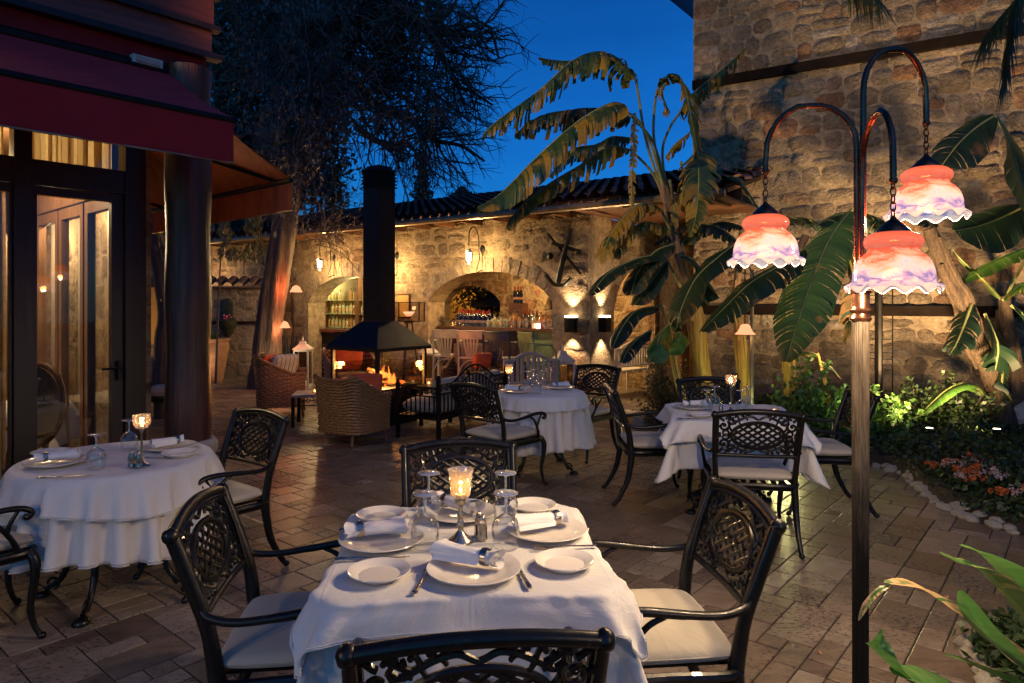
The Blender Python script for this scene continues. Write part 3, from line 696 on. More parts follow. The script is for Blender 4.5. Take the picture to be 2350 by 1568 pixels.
# yard behind bar
t=thing('yellow_wall','bright yellow lit wall seen through the arch behind the bar','wall',tuple(BP(6,-5.5,0)),BRZ)
MB().box(-1.4,3.,-.2,0,0,3.4).build('plaster','plaster_warm',t,smooth=0)
pz=BPu(1118,-3.3); pr=thing('yard_parasol','dark closed canopy parasol in the yard behind the bar arch','parasol',tuple(pz))
MB().tube([(0,0,0),(0,0,1.7)],.03,8).build('pole','iron_black',pr); MB().lathe([(.42,1.52),(.28,1.66),(.03,1.78),(.001,1.8)],8).build('canopy','black_cloth',pr,smooth=0)
yb=thing('yard_bush','dark leafy bush in the yard seen through the arch behind the bar','bush',tuple(BPu(1128,-3.7)))
_r=random.Random(4); _m=MB()
for _ in range(3200):
    p=V3((_r.gauss(0,.42),_r.gauss(0,.25),1.75+_r.gauss(0,.30))); a=V3((_r.gauss(0,1),_r.gauss(0,1),_r.gauss(0,1))).normalized()*.06; b=V3((_r.gauss(0,1),_r.gauss(0,1),_r.gauss(0,1))).normalized()*.03; _m.add([p-a,p+b,p+a,p-b],[(0,1,2,3)])
_m.build('foliage','cover_dark',yb,smooth=0); MB().tube([(0,0,0),(0,0,1.8)],.05,7).build('trunk','bark_dark',yb)
light('yard_light','POINT',tuple(BP(6.3,-4.6,2.2)),75,(1.,.55,.08),.15,t)
t=thing('yellow_wall','orange lit wall at the end of the passage right of the bar','wall',tuple(BP(-1.2,-5.2,0)),BRZ)
MB().box(-2.6,2.,-.2,0,0,3.4).build('plaster','plaster_warm',t,smooth=0)
light('passage_light','POINT',tuple(BP(-1.2,-4.2,2.2)),55,(1.,.56,.14),.15,t)
t=thing('passage_arch','stone arch of the lit passage between the bar and the tower','archway',tuple(BP(0,-2.6,0)),BRZ)
arch_wall(MB(),-3.2,-.02,-.35,0,2.96,[(-1.75,-.45,1.35,2.15,0)]).build('wall','wall_bar',t)
# tower
TC=V3((2.86,10.76,0)); TD=V3((.848,-.53,0)).normalized(); TRZ=math.atan2(TD.y,TD.x); TN=V3((-TD.y,TD.x,0))
def TP(x,y,z): return TC+TD*x+TN*y+V3((0,0,z))
tw=thing('stone_tower','tall rough stone building with dark timber bands behind the banana garden','stone building',tuple(TC),TRZ)
# modelled relief: rough stone face
rows=[]; nx,nz=150,130
for j in range(nz+1):
    row=[]
    for i in range(nx+1):
        x=i/nx*8.; z=j/nz*7.2; p=V3((x*1.3,0,z*1.6)); y=-.012*mnoise.noise(p)-.006*mnoise.noise(p*3)
        row.append(V3((x,y,z)))
    rows.append(row)
m=MB().grid(rows[::-1]); m.box(0,8,.06,3,0,7.2); m.add([rows[0][0],(0,.07,0),(0,.07,7.2),rows[-1][0]],[(0,1,2,3)]); m.build('wall','mortar_tower',tw,smooth=40); stone_face('wall_stones','stones_tower',tw,.0,8.,0.,7.1,-1,-.012,8,lambda x,z,hx,hz: abs(z-1.5)<.07+hz*.3 or abs(z-5.02)<.07+hz*.3,(.16,.52),(.15,.32))
for z in (1.50,5.02): 
    MB().box(.0,8.,-.075,.03,z-.07,z+.07).build('timber_band','beam_dark',tw,smooth=0)
m=MB(); m.add([(-.5,-.5,6.9),(8,-.5,6.9),(8,.1,6.6),(-.5,.1,6.6),(-.5,-.5,7.),(8,-.5,7.),(8,.1,7.3),(-.5,.1,7.3),(-.5,3,6.9),(-.5,3,7.3)],[(0,1,2,3),(4,7,6,5),(0,4,5,1),(0,3,7,4),(3,8,9,7)]); m.build('eave','wood_frame',tw,smooth=0)
m=MB(); m.box(3.6,5.,-.5,-.02,0,.42); 
struct_=thing('stone_block','low pale stone bench block at the foot of the tower wall','stone block',tuple(TP(4.6,-.3,0)),TRZ)
MB().cushion((0,0,.22),(1,0,0),(0,1,0),(0,0,1),1.3,.5,.46,8,6).build('block','stone_smooth',struct_)
# courtyard wall
yw=thing('courtyard_wall','stone courtyard wall with clay coping left of the big tree','garden wall',(-8.,14.4,0))
MB().box(-5,2.9,0,.4,0,1.93).build('wall','wall_yard',yw,smooth=0)
m=MB(); x=-5.
while x<2.9:
    rows=[]
    for (yy,z) in ((-.16,1.95),(.2,2.10)): rows.append([V3((x+.11*cos(PI*q/7),yy,z+.085*sin(PI*q/7))) for q in range(8)])
    m.grid(rows); x+=.235
m.box(-5,2.9,-.12,.5,1.92,1.955); m.build('coping','roof_tile',yw)
MB().box(-5,2.9,-.03,.0,1.16,1.22).build('rail','wood_frame',yw,smooth=0)
hs=thing('ochre_house','ochre plastered house with a dark window behind the courtyard wall','house',(-8.,16.8,0))
MB().box(-6,1.75,0,3,0,4.3).build('wall','plaster_ochre',hs,smooth=0)
w=MB().box(.6,1.5,-.05,.0,2.55,3.75).build('window','wood_frame',hs,smooth=0); MB().box(.68,1.02,-.06,-.052,2.62,3.68).box(1.08,1.42,-.06,-.052,2.62,3.68).build('pane','dark_void',w,smooth=0)
MB().box(-6.2,1.95,-.4,3,4.3,4.42).build('roof','roof_tile',hs,smooth=0)
light('yard_lamp_light','POINT',(-7.3,15.7,2.3),34,(1.,.62,.28),.1,hs)
pw=thing('passage_wall','orange lit plaster wall over yellow rubble, seen between door post and column','wall',(-6.2,11.,0))
MB().box(-2.4,.9,0,.3,.95,1.86).build('plaster','plaster_warm',pw,smooth=0)
MB().box(-2.4,.9,-.03,.3,0,.95).build('rubble_base','wall_yard',pw,smooth=0)
MB().box(-2.4,.9,-.06,.32,1.86,2.02).build('beam','wood_frame',pw,smooth=0)
MB().box(-2.4,.9,0,.3,2.02,3.2).build('upper_wall','plaster_ochre',pw,smooth=0)
light('passage_glow','POINT',(-6.4,10.4,1.1),16,(1.,.55,.08),.1,pw)
# ================= CAST CHAIRS =================
def pan(p,q,off=0.):
    t=q/.27; return V3((p*(1+.02*t),-.262-.085*t-.012*(1-(p/.26)**2)+off,.625+q*.97))
def spiral2(cx,cy,r0,r1,a0,turns,n=16):
    return [(cx+(r0+(r1-r0)*i/n)*cos(a0+turns*2*PI*i/n),cy+(r0+(r1-r0)*i/n)*sin(a0+turns*2*PI*i/n)) for i in range(n+1)]
def spl2(pts,k=4): return [(p.x,p.y) for p in spl([(a,b,0) for a,b in pts],k)]
def make_chair():
    rt=thing('cast_armchair','black cast metal armchair','armchair',group='black cast metal armchairs around the dining tables')
    m=MB()
    def T(pts,r0,r1,n=6):
        k=len(pts); r0*=1.22; r1*=1.22; m.tube([pan(a,b) for a,b in pts],[r0+(r1-r0)*i/(k-1) for i in range(k)],n,flat=1.)
    C=(0,.137); ea,eb=.160,.094
    el=[(C[0]+ea*cos(2*PI*i/36),C[1]+eb*sin(2*PI*i/36)) for i in range(36)]
    m.tube([pan(a,b,.002) for a,b in el],.010,6,closed=True)
    el=[(C[0]+ea*.9*cos(2*PI*i/36),C[1]+eb*.88*sin(2*PI*i/36)) for i in range(36)]
    m.tube([pan(a,b,.004) for a,b in el],.0035,5,closed=True)
    dx,dy=.060,.042
    for sg in (1,-1):
        for k in range(-6,7):
            # line through (k*dx,0) direction (dx,sg*dy), clip in ellipse
            x0=k*dx+.03; seg=[]
            for i in range(-60,61):
                t=i/12.; x=x0+dx*t; y=sg*dy*t
                if (x/ea)**2+(y/eb)**2<1: seg.append((x,C[1]+y,i))
            if len(seg)>3:
                pts=[seg[0],seg[len(seg)//3],seg[2*len(seg)//3],seg[-1]]
                m.tube([pan(a,b,.003*sg*cos(i_*PI/12.)) for a,b,i_ in seg[::3]+[seg[-1]]],.0085,5,flat=.6)
    for mx in (1,-1):
        for my in (1,-1):
            def Q(L,bow=0): return [(mx*a,C[1]+my*b+(.026*(1-(a/.25)**2)*max(0,b/.13) if my>0 else 0)) for a,b in L]
            T(Q(spiral2(.205,.060,.034,.006,2.4,1.25)),.0085,.0045)
            m.ball(pan(*Q([(.206,.060)])[0]),.009,6)
            T(Q(spiral2(.197,.012,.026,.006,-2.2,-1.1,12)),.0075,.0045)
            T(Q(spl2([(.232,.118),(.215,.100),(.205,.094)])),.007,.008)
            T(Q(spl2([(.185,.088),(.160,.070),(.135,.082),(.090,.103),(.045,.112),(.012,.098),(.0,.094)])),.008,.006)
            T(Q(spl2([(.135,.082),(.165,.100),(.185,.118),(.200,.125)])),.008,.005)
            for (bx,by,dx_,dy_) in ((.150,.078,.004,.038),(.118,.092,.016,.032),(.088,.102,.010,.026),(.055,.109,.014,.019),(.165,.100,.022,.010),(.178,.092,-.008,.034)):
                T(Q(spl2([(bx,by),(bx+dx_*.3,by+dy_*.5),(bx+dx_*.9,by+dy_*.85),(bx+dx_*1.25,by+dy_*.62)],3)),.006,.0055,5)
                m.ball(pan(*Q([(bx+dx_*1.25,by+dy_*.6)])[0]),.0078,6)
            for (bx,by,dx_,dy_) in ((.120,.088,-.012,-.020),(.075,.104,-.010,-.013),(.150,.074,-.016,-.006)):
                T(Q(spl2([(bx,by),(bx+dx_*.5,by+dy_*.4),(bx+dx_,by+dy_)],3)),.006,.005,5)
            T(Q([(.232,.055),(.240,.060),(.248,.060)]),.008,.008)
            T(Q([(.222,.010),(.24,.005),(.25,.0)]),.008,.008)
            T(Q(spl2([(.16,.03),(.172,.05),(.172,.075)],3)),.007,.006)
    m.build('backrest','cast_metal',rt,smooth=50)
    m=MB()
    for sx in (1,-1):
        m.tube(spl([(sx*.245,-.215,.41),(sx*.247,-.225,.47),(sx*.256,-.245,.60),(sx*.262,-.30,.76),(sx*.265,-.347,.890)],4),[.021,.019,.018,.0175,.017],10,ref=(1,0,0),flat=1.35)
        m.tube(spl([(sx*.236,-.243,.60),(sx*.242,-.29,.76),(sx*.244,-.337,.885)],4),.007,6)
        m.ball((sx*.268,-.350,.893),.024,10,(1.0,1.1,1.1))
    m.tube([pan(-.262+.524*i/14,.275+.03*(1-(2*i/14-1)**2)) for i in range(15)],.0185,10)
    m.tube([pan(-.25+.5*i/14,.258+.03*(1-(2*i/14-1)**2),.012) for i in range(15)],.007,6)
    m.tube([pan(-.255+.51*i/14,-.005) for i in range(15)],.013,8)
    m.build('back_frame','cast_metal',rt,smooth=50)
    m=MB(); P=spl([(.25,-.23,.425),(.262,0,.425),(.262,.21,.425),(.20,.262,.425),(0,.272,.425),(-.20,.262,.425),(-.262,.21,.425),(-.262,0,.425),(-.25,-.23,.425),(0,-.24,.425)],4,True)
    m.tube(P,.016,8,closed=True,ref=(0,0,1),flat=1.0); m.tube([p+V3((0,0,-.024)) for p in P],.008,6,closed=True)
    for i in range(7):
        x=-.19+i*.38/6; m.bar((x,-.24,.43),(x,.265,.43),.026,.008)
    m.build('seat_frame','cast_metal',rt,smooth=40)
    m=MB(); m.cushion((0,.015,.475),(1,0,0),(0,1,0),(0,0,1),.505,.50,.075,14); 
    e=[]; 
    for i in range(48):
        a=2*PI*i/48; s=(abs(cos(a))**6+abs(sin(a))**6)**(-1/6.); e.append((.249*cos(a)*s,.015+.246*sin(a)*s,.475))
    m.tube(e,.0045,5,closed=True); m.build('cushion','cushion_cream',rt,smooth=60)
    for sx in (1,-1):
        m=MB(); m.tube(spl([(sx*.258,-.265,.665),(sx*.275,-.235,.640),(sx*.292,-.15,.628),(sx*.300,-.02,.640),(sx*.302,.10,.655),(sx*.302,.19,.652),(sx*.302,.235,.628),(sx*.302,.222,.604),(sx*.302,.204,.612)],5),[.013]*10+[.0145]*10+[.014]*8,8,flat=1.1)
        m.tube(spl([(sx*.262,.195,.43),(sx*.278,.165,.50),(sx*.290,.130,.555),(sx*.298,.085,.610),(sx*.301,.03,.638)],4),[.0135,.012,.011,.010,.009],8)
        m.tube(spl([(sx*.286,.142,.54),(sx*.296,.155,.590),(sx*.301,.185,.645)],4),[.012,.0105,.009],8)
        m.build('armrest','cast_metal',rt,smooth=50)
    for sx in (1,-1):
        m=MB(); m.tube(spl([(sx*.245,.235,.43),(sx*.268,.255,.375),(sx*.266,.252,.28),(sx*.252,.240,.16),(sx*.256,.256,.07),(sx*.266,.278,.018)],4),[.024,.024,.022,.019,.016,.0145,.013,.013],9); m.ball((sx*.268,.283,.018),.019,8,(1,1.1,.95)); m.build('leg','cast_metal',rt,smooth=50)
        m=MB(); m.tube(spl([(sx*.245,-.215,.43),(sx*.250,-.225,.33),(sx*.252,-.252,.20),(sx*.256,-.31,.08),(sx*.260,-.352,.018)],4),[.024,.022,.020,.017,.015,.013],9,ref=(1,0,0),flat=1.2); m.ball((sx*.260,-.357,.018),.019,8,(1,1.1,.95)); m.build('leg','cast_metal',rt,smooth=50)
    return rt
CH0=make_chair(); CHN=[0]
def chair(x,y,dx,dy,label,sc=1.):
    rz=face_rz(dx,dy)
    if CHN[0]==0: CH0.location=(x,y,0); CH0.rotation_euler=(0,0,rz); CH0['label']=label; CHN[0]=1; return CH0
    return dup(CH0,None,(x,y,0),rz,label)
chair(-.112,1.765,-.123,.992,'black cast armchair in the foreground, its back towards us at the bottom of the photo')
chair(-.735,2.404,.991,.13,'black cast armchair at the left side of the nearest square table')
chair(.478,2.418,-.995,-.098,'black cast armchair at the right side of the nearest square table')
chair(-.207,3.02,.16,-.987,'black cast armchair facing us behind the candle of the nearest table')
chair(-1.80,4.04,-.59,-.807,'black cast armchair beside the timber column, at the left round table')
chair(-2.64,3.25,.69,.72,'black cast armchair cut off by the left edge of the photo')
chair(-.09,6.0,.69,.73,'black cast armchair seen from behind at the left of the farther round table')
chair(.72,7.2,-.64,-.77,'black cast armchair at the far right of the farther round table, against the bar pillar')
chair(1.62,4.675,.16,.987,'black cast armchair with its lattice back to us at the garden side square table')
chair(1.75,5.87,-.1,-.99,'black cast armchair facing us in front of the yellow banana stems')
chair(1.16,5.66,1.,.02,'black cast armchair at the left side of the garden side square table')
chair(2.40,5.40,-.99,.10,'black cast armchair partly behind the lamp post, at the garden side table')
# ================= CLOTH =================
def outline(kind,R_,th):
    if kind=='round': return R_*cos(th),R_*sin(th)
    # square by perimeter parameter with slightly rounded corner
    t=(th/(2*PI)*8)%8; s=int(t//2); f=(t%2)-1; f=max(-1,min(1,f))
    x,y=[(1,f),(-f,1),(-1,-f),(f,-1)][s]
    return R_*x,R_*y
def sim(kind,R_,H,cloth,CR,ns,nr,seed,push=.004,prof=None,steps=210,iters=10,z0=0.,irr=.0,corner=0.):
    rg=np.random.RandomState(seed); P=np.zeros((nr+1,ns,3))
    for k in range(ns):
        th=2*PI*(k+.5)/ns if kind!='round' else 2*PI*k/ns
        a=np.array(outline(kind,R_,th)); 
        if cloth==kind: b=np.array(outline(kind,CR,th))
        else:
            an=math.atan2(a[1],a[0]); s=1/max(abs(cos(an)),abs(sin(an))); b=np.array([cos(an)*s*CR,sin(an)*s*CR])
        L=1+irr*math.sin(3*2*PI*k/ns+seed)
        if corner: L*=1+corner*(min(abs(b))/max(abs(b)))**5
        for r in range(nr+1):
            t=max(0,(r-1)/(nr-1)); 
            q=a*.97 if r==0 else a+(b-a)*t*L
            P[r,k]=(q[0],q[1],H)
    rest=P.copy(); P[2:]+=rg.normal(0,.004,P[2:].shape); P[2:,:,2]-=.004
    idx=np.arange((nr+1)*ns).reshape(nr+1,ns); X=P.reshape(-1,3).copy(); X0=rest.reshape(-1,3)
    w=np.ones(len(X)); w[:2*ns]=0
    # settle ramp : lower the rings gently
    B=[]
    def addb(i,j,k):
        i=i.ravel(); j=j.ravel(); B.append((i,j,np.linalg.norm(X0[i]-X0[j],axis=1),k))
    for par in (0,1):
        addb(idx[1:,par::2],np.roll(idx,-1,1)[1:,par::2],1.)
        addb(idx[par:-1:2],idx[par+1::2][:len(idx[par:-1:2])],1.)
        for s in (1,-1): addb(idx[par:-1:2],np.roll(idx,-s,1)[par+1::2][:len(idx[par:-1:2])],.25)
    for par in (0,1,2,3):
        if par<2: addb(idx[2:,par::4],np.roll(idx,-2,1)[2:,par::4],.04); addb(idx[2:,par+2::4],np.roll(idx,-2,1)[2:,par+2::4],.04)
        a=idx[par:-2:4]; 
        if len(a): addb(a,idx[par+2::4][:len(a)],.3)
    V=np.zeros_like(X); pinned=X[:2*ns].copy()
    for st in range(steps):
        V[:,2]-=.0028; V*=.955 if st<steps*.7 else .85; Xo=X.copy(); X=X+V*w[:,None]
        for it in range(iters):
            for (i,j,l,k) in B:
                d=X[j]-X[i]; L=np.sqrt((d*d).sum(1))+1e-9; ws=w[i]+w[j]; ws[ws==0]=1
                c=(k*(L-l)/L/ws)[:,None]*d; X[i]+=c*w[i][:,None]; X[j]-=c*w[j][:,None]
            Z=X[2*ns:]
            if kind=='round':
                r=np.hypot(Z[:,0],Z[:,1])+1e-9; rm=R_+push; f=np.where(r<rm,rm/r,1.); Z[:,0]*=f; Z[:,1]*=f
            else:
                ax=np.abs(Z[:,0]); ay=np.abs(Z[:,1]); ins=(ax<R_+push)&(ay<R_+push); px=ins&(ax>=ay); py=ins&(ay>ax)
                Z[px,0]=np.sign(Z[px,0])*(R_+push); Z[py,1]=np.sign(Z[py,1])*(R_+push)
            if prof is not None:
                th=((np.arctan2(Z[:,1],Z[:,0])/(2*PI))%1*prof.shape[1]).astype(int)%prof.shape[1]; zi=np.clip(((H-Z[:,2])/.03).astype(int),0,prof.shape[0]-1)
                r=np.hypot(Z[:,0],Z[:,1])+1e-9; rm=prof[zi,th]+.007; f=np.where(r<rm,rm/r,1.); Z[:,0]*=f; Z[:,1]*=f
            Z[:,2]=np.maximum(Z[:,2],.012)
            X[:2*ns]=pinned
        V=np.clip(X-Xo,-.05,.05)
    return X.reshape(nr+1,ns,3)
def profile(P,H,nb=90):
    pr=np.zeros((40,nb)); 
    Z=P.reshape(-1,3)
    R1=P[1:]; 
    for r in range(R1.shape[0]-1):
        for t in (0,.33,.66,1):
            Q=R1[r]*(1-t)+R1[r+1]*t
            for u in (0,.5):
                QQ=Q*(1-u)+np.roll(Q,-1,0)*u
                th=((np.arctan2(QQ[:,1],QQ[:,0])/(2*PI))%1*nb).astype(int)%nb; zi=np.clip(((H-QQ[:,2])/.03).astype(int),0,39); rr=np.hypot(QQ[:,0],QQ[:,1])
                np.maximum.at(pr,(zi,th),rr)
    for i in range(1,40):
        z=pr[i]==0; pr[i][z]=pr[i-1][z]
    pr=np.maximum(pr,np.maximum(np.roll(pr,1,1),np.roll(pr,-1,1))*.997); return pr
def cloth_obj(name,label,P,loc,rz,mat,kind,group,hem=True,thick=.0012):
    nr,ns,_=P.shape; rows=[]
    for f in (.03,.4,.75): rows.append([V3((a[0]*f/.97,a[1]*f/.97,a[2]+.0)) for a in P[0]])
    rows+= [[V3(a) for a in r] for r in P]
    m=MB().grid(rows[::-1],closed=True); n=len(m.v); b=n-ns; m.f.append(tuple(b+k for k in range(ns)))
    o=m.build(name,mat,None,smooth=180); o.location=loc; o.rotation_euler=(0,0,rz); tag(o,label,'tablecloth',group)
    s=o.modifiers.new('sub','SUBSURF'); s.levels=1; s.render_levels=1
    sd=o.modifiers.new('thick','SOLIDIFY'); sd.thickness=thick; sd.offset=0
    if hem:
        mm=MB(); e=[V3(a) for a in P[-1]]; mm.tube(e,.0022,5,closed=True); mm.build('hem',mat,o)
        st=MB(); A_=[V3(a).lerp(V3(b),.42)+V3((a[0],a[1],0)).normalized()*.0022 for a,b in zip(P[-1],P[-2])]; st.tube(A_,.0014,4,closed=True); st.build('stitching','napkin',o)
    return o
def scroll_base(label,kind,loc,rz,half,nlegs,group='dining tables'):
    t=thing('dining_table',label,'table',loc,rz,group)
    m=MB()
    if kind=='round': m.lathe([(.001,.705),(half-.02,.705),(half-.006,.715),(half-.006,.735),(half-.02,.741),(.001,.741)],48)
    else: m.box(-half+.01,half-.01,-half+.01,half-.01,.707,.741)
    m.build('table_top','iron_black',t)
    MB().lathe([(.001,.36),(.035,.37),(.045,.42),(.03,.46),(.028,.6),(.05,.64),(.12,.70),(.001,.703)],16).build('column','cast_metal',t)
    for i in range(nlegs):
        a=2*PI*i/nlegs+.6; c=cos(a); s=sin(a)
        m=MB(); Q=lambda r,z:(c*r,s*r,z)
        m.tube(spl([Q(.03,.46),Q(.10,.50),Q(.19,.44),Q(.23,.33),Q(.245,.20),Q(.29,.09),Q(.37,.035)],4),[.014,.016,.02,.02,.019,.017,.014],8)
        for k in range(7):
            z=.40-.05*k; r=.222+.006*k; m.ball(Q(r+.014,z),.014-.0008*k,6)
        m.tube([Q(.33+.03*cos(b),.065+.03*sin(b)) for b in [j*.5 for j in range(10)]],.008,6)
        m.tube([Q(.12+.05*cos(b)*(1-j*.06),.44+.05*sin(b)*(1-j*.06)) for j,b in enumerate([k*.5 for k in range(12)])],.009,6)
        m.lathe([(.001,0),(.042,0),(.044,.012),(.032,.028),(.001,.034)],14,c=Q(.385,0)); m.build('leg','cast_metal',t,smooth=50)
    return t
RZ1=R(5.0)
T1=V3((-.158,2.447,0)); T3=V3((1.72,5.39,0)); RZ3=R(-9.5); TL=V3((-2.20,3.80,0)); TM=V3((.27,6.63,0))
scroll_base('square dining table nearest to us under two white cloths','square',tuple(T1),RZ1,.42,4)
scroll_base('square dining table beside the garden, under two white cloths','square',tuple(T3),RZ3,.42,4)
scroll_base('round dining table at the left edge of the photo','round',tuple(TL),R(62),.47,4)
scroll_base('small round dining table farther back, in front of the bar','round',tuple(TM),R(20),.41,4)
GC='white tablecloths'
P=sim('square',.428,.745,'square',.428+.66,112,15,3,irr=.02); cloth_obj('under_cloth','long white lower tablecloth of the nearest square table',P,T1,RZ1,'cloth_under','square',GC); pr=profile(P,.745)
P=sim('square',.431,.749,'square',.431+.105,128,9,4,push=.010,prof=pr,corner=.45); cloth_obj('tablecloth','short white top cloth with a stitched hem on the nearest square table',P,T1,RZ1,'cloth_white','square',GC)
P=sim('square',.428,.745,'square',.428+.33,96,12,13,irr=.03); cloth_obj('under_cloth','long white lower tablecloth of the garden side square table',P,T3,RZ3,'cloth_under','square',GC); pr=profile(P,.745)
P=sim('square',.431,.749,'square',.431+.17,96,8,14,push=.010,prof=pr); cloth_obj('tablecloth','short white top cloth on the garden side square table',P,T3,RZ3,'cloth_white','square',GC)
P=sim('round',.478,.745,'round',.478+.43,128,13,23,irr=.06); cloth_obj('under_cloth','long white lower cloth of the left round table',P,TL,0.5,'cloth_under','round',GC); pr=profile(P,.745)
P=sim('round',.482,.749,'round',.482+.20,128,8,24,push=.008,prof=pr,irr=.12); cloth_obj('tablecloth','short white top cloth on the left round table',P,TL,0.5,'cloth_white','round',GC)
P=sim('round',.420,.745,'round',.42+.50,112,13,33,irr=.04); cloth_obj('under_cloth','long pleated white cloth of the small farther round table',P,TM,0,'cloth_under','round',GC); pr=profile(P,.745)
P=sim('round',.424,.749,'round',.424+.14,112,6,34,push=.008,prof=pr); cloth_obj('tablecloth','short white top cloth on the small farther round table',P,TM,0,'cloth_white','round',GC)
# ================= TABLEWARE =================
ZT=.7545
def plate_mesh(r,name):
    k=r/.14
    m=MB(); m.lathe([(.001,.004),(r*.60,.004),(r*.62,0),(r*.66,.001),(r*.70,.006),(r*.985,.019),(r,.021),(r*.99,.0235),(r*.96,.0225),(r*.70,.0105),(r*.66,.0075),(.001,.0072)],56); return m
big0=plate_mesh(.150,'dinner_plate').build('dinner_plate','porcelain'); small0=plate_mesh(.098,'side_plate').build('side_plate','porcelain')
UP={}
def single(src,name,loc,label,cat,group,rz=0,sc=None):
    if name not in UP: o=src; UP[name]=1
    else: o=src.copy(); COL.objects.link(o)
    o.location=loc; o.rotation_euler=(0,0,rz)
    if sc: o.scale=(sc,sc,sc)
    return tag(o,label,cat,group)
def glass_mesh():
    rt=thing('wine_glass','upside down wine glass','wine glass')
    m=MB(); m.lathe([(.0365,0),(.0395,.02),(.0425,.045),(.0415,.062),(.034,.080),(.018,.093),(.006,.099),(.006,.097),(.017,.0905),(.033,.0775),(.0400,.061),(.0410,.045),(.0380,.02),(.0355,0),(.0365,0)],32); m.build('bowl','glass_clear',rt,smooth=80); MB().tube([(.0365*cos(a),.0365*sin(a),.0012) for a in [k*PI/16 for k in range(32)]],.0011,5,closed=True).build('rim','glass_rim',rt); MB().tube([(.0362*cos(a),.0362*sin(a),.159) for a in [k*PI/16 for k in range(32)]],.0013,5,closed=True).build('rim','glass_rim',rt)
    m=MB(); m.lathe([(.006,.099),(.0042,.108),(.0036,.125),(.0042,.145),(.0085,.152),(.035,.1575),(.0365,.159),(.035,.1603),(.001,.1612)],28); m.build('foot','glass_rim',rt,smooth=60)
    return rt
glass0=glass_mesh()
def uglass(p,label,sc=1.):
    if 'g' not in UP: UP['g']=1; glass0.location=p; glass0['label']=label; glass0['group']='upside down wine glasses'; glass0.scale=(sc,)*3; return
    dup(glass0,None,p,random.random()*6,label,'upside down wine glasses',sc)
def napkin():
    rt=thing('rolled_napkin','rolled white napkin in a metal ring','napkin')
    m=MB(); rows=[]; n=40
    for i in range(13):
        x=-.105+.19*i/12; t=i/12; rr=.020+.008*abs(t-.80)**1.3*1.4+(.010*(.3-t) if t<.3 else 0)+(.006*(t-.9)*10 if t>.9 else 0)
        if abs(t-.78)<.06: rr*=.84
        row=[]
        for k in range(n):
            a=2*PI*k/n; q=rr*(1+.05*sin(3*a+t*4)+.035*sin(7*a-t*6)); row.append(V3((x+(.012*sin(a*1.5+.4) if i in(0,12) else 0),q*1.15*cos(a),.027+q*.92*sin(a))))
        rows.append(row)
    m.grid(rows,closed=True)
    for e,xx in ((1,.083),(-1,-.100)):
        sp=[]
        for i in range(46):
            a=i*.42; r_=.003+.0205*i/45; sp.append(V3((xx+e*.004*sin(i*.8),r_*1.12*cos(a),.027+r_*.92*sin(a))))
        m.grid([sp,[p+V3((-e*.03,0,0)) for p in sp]])
    m.add([(-.05,-.012,.046),(-.105,-.045,.012),(.03,-.030,.010),(.05,-.012,.044),(-.03,.0,.052),(-.1,-.02,.045)],[(0,1,2,3),(0,5,1),(4,5,0)])
    m.build('linen','napkin',rt,smooth=50)
    MB().lathe([(.0225,-.009),(.0245,-.010),(.0255,0),(.0245,.010),(.0225,.009),(.0225,-.009)],24).build('ring','silver',rt)
    rg=[c for c in bpy.data.objects if c.parent==rt and c.name.startswith('ring')][0]; rg.rotation_euler=(0,PI/2,0); rg.location=(.045,0,.027); return rt
nap0=napkin()
def nap(p,rz,label,sc=1.):
    if 'n' not in UP: UP['n']=1; nap0.location=p; nap0.rotation_euler=(0,0,rz); nap0['label']=label; nap0['group']='rolled napkins'; nap0.scale=(sc,)*3; return
    dup(nap0,None,p,rz,label,'rolled napkins',sc)
def fork_mesh():
    m=MB(); pts=[(0,-.10,.004),(0,-.05,.006),(0,0,.008),(0,.03,.006),(0,.045,.004)]
    m.tube(pts,[.0065,.005,.0035,.0035,.008],8,flat=.4,ref=(1,0,0))
    m.lathe([(.001,-.003),(.0085,-.002),(.0085,.002),(.001,.003)],12,c=(0,-.098,.005))
    m.box(-.011,.011,.042,.056,.0035,.0055)
    for k in range(4): m.bar((-.0095+k*.0063,.054,.0045),(-.0095+k*.0063,.095,.010),.0032,.002)
    return m.build('fork','silver',smooth=40)
def knife_mesh():
    m=MB(); m.tube([(0,-.11,.005),(0,-.095,.006),(0,-.06,.006),(0,-.02,.005),(0,-.01,.005)],[.006,.0085,.006,.0065,.004],8,flat=.55,ref=(1,0,0))
    m.prism([(-.004,-.012,.003),(.006,-.012,.003),(.0075,.05,.003),(.006,.09,.003),(-.003,.11,.003)],0,(0,0,.0016)); return m.build('knife','silver',smooth=40)
fork0=fork_mesh(); knife0=knife_mesh()
def spoonlike(p,rz,label): return single(fork0,'fork',p,label,'fork','forks on the tables',rz,1.12)
def knife(p,rz,label): return single(knife0,'knife',p,label,'knife','knives on the tables',rz,1.12)
def G2(cx,cy,z=ZT): return G((900+cx/2.085)*.78333,(1250+cy/2.085)*.78333,z)
PB='dinner plates'; PS='side plates'
TN_='the nearest table'
fr=G2(1018,895); lf=G2(455,712); rt_=G2(1462,655); bk=G2(930,545)
single(big0,'P',fr,'large white dinner plate at the front of the nearest table','plate',PB)
single(big0,'P',lf,'large white dinner plate at the left of the nearest table','plate',PB)
single(big0,'P',rt_,'large white dinner plate at the right of the nearest table','plate',PB)
single(big0,'P',bk,'large white dinner plate at the back of the nearest table','plate',PB)
single(small0,'p',G2(440,915),'small white side plate at the front left corner of the nearest table','plate',PS)
single(small0,'p',G2(1572,852),'small white side plate at the front right corner of the nearest table','plate',PS)
single(small0,'p',G2(450,562),'small white side plate at the back left corner of the nearest table','plate',PS)
single(small0,'p',G2(1378,505),'small white side plate at the back right corner of the nearest table','plate',PS)
dz=V3((0,0,.018))
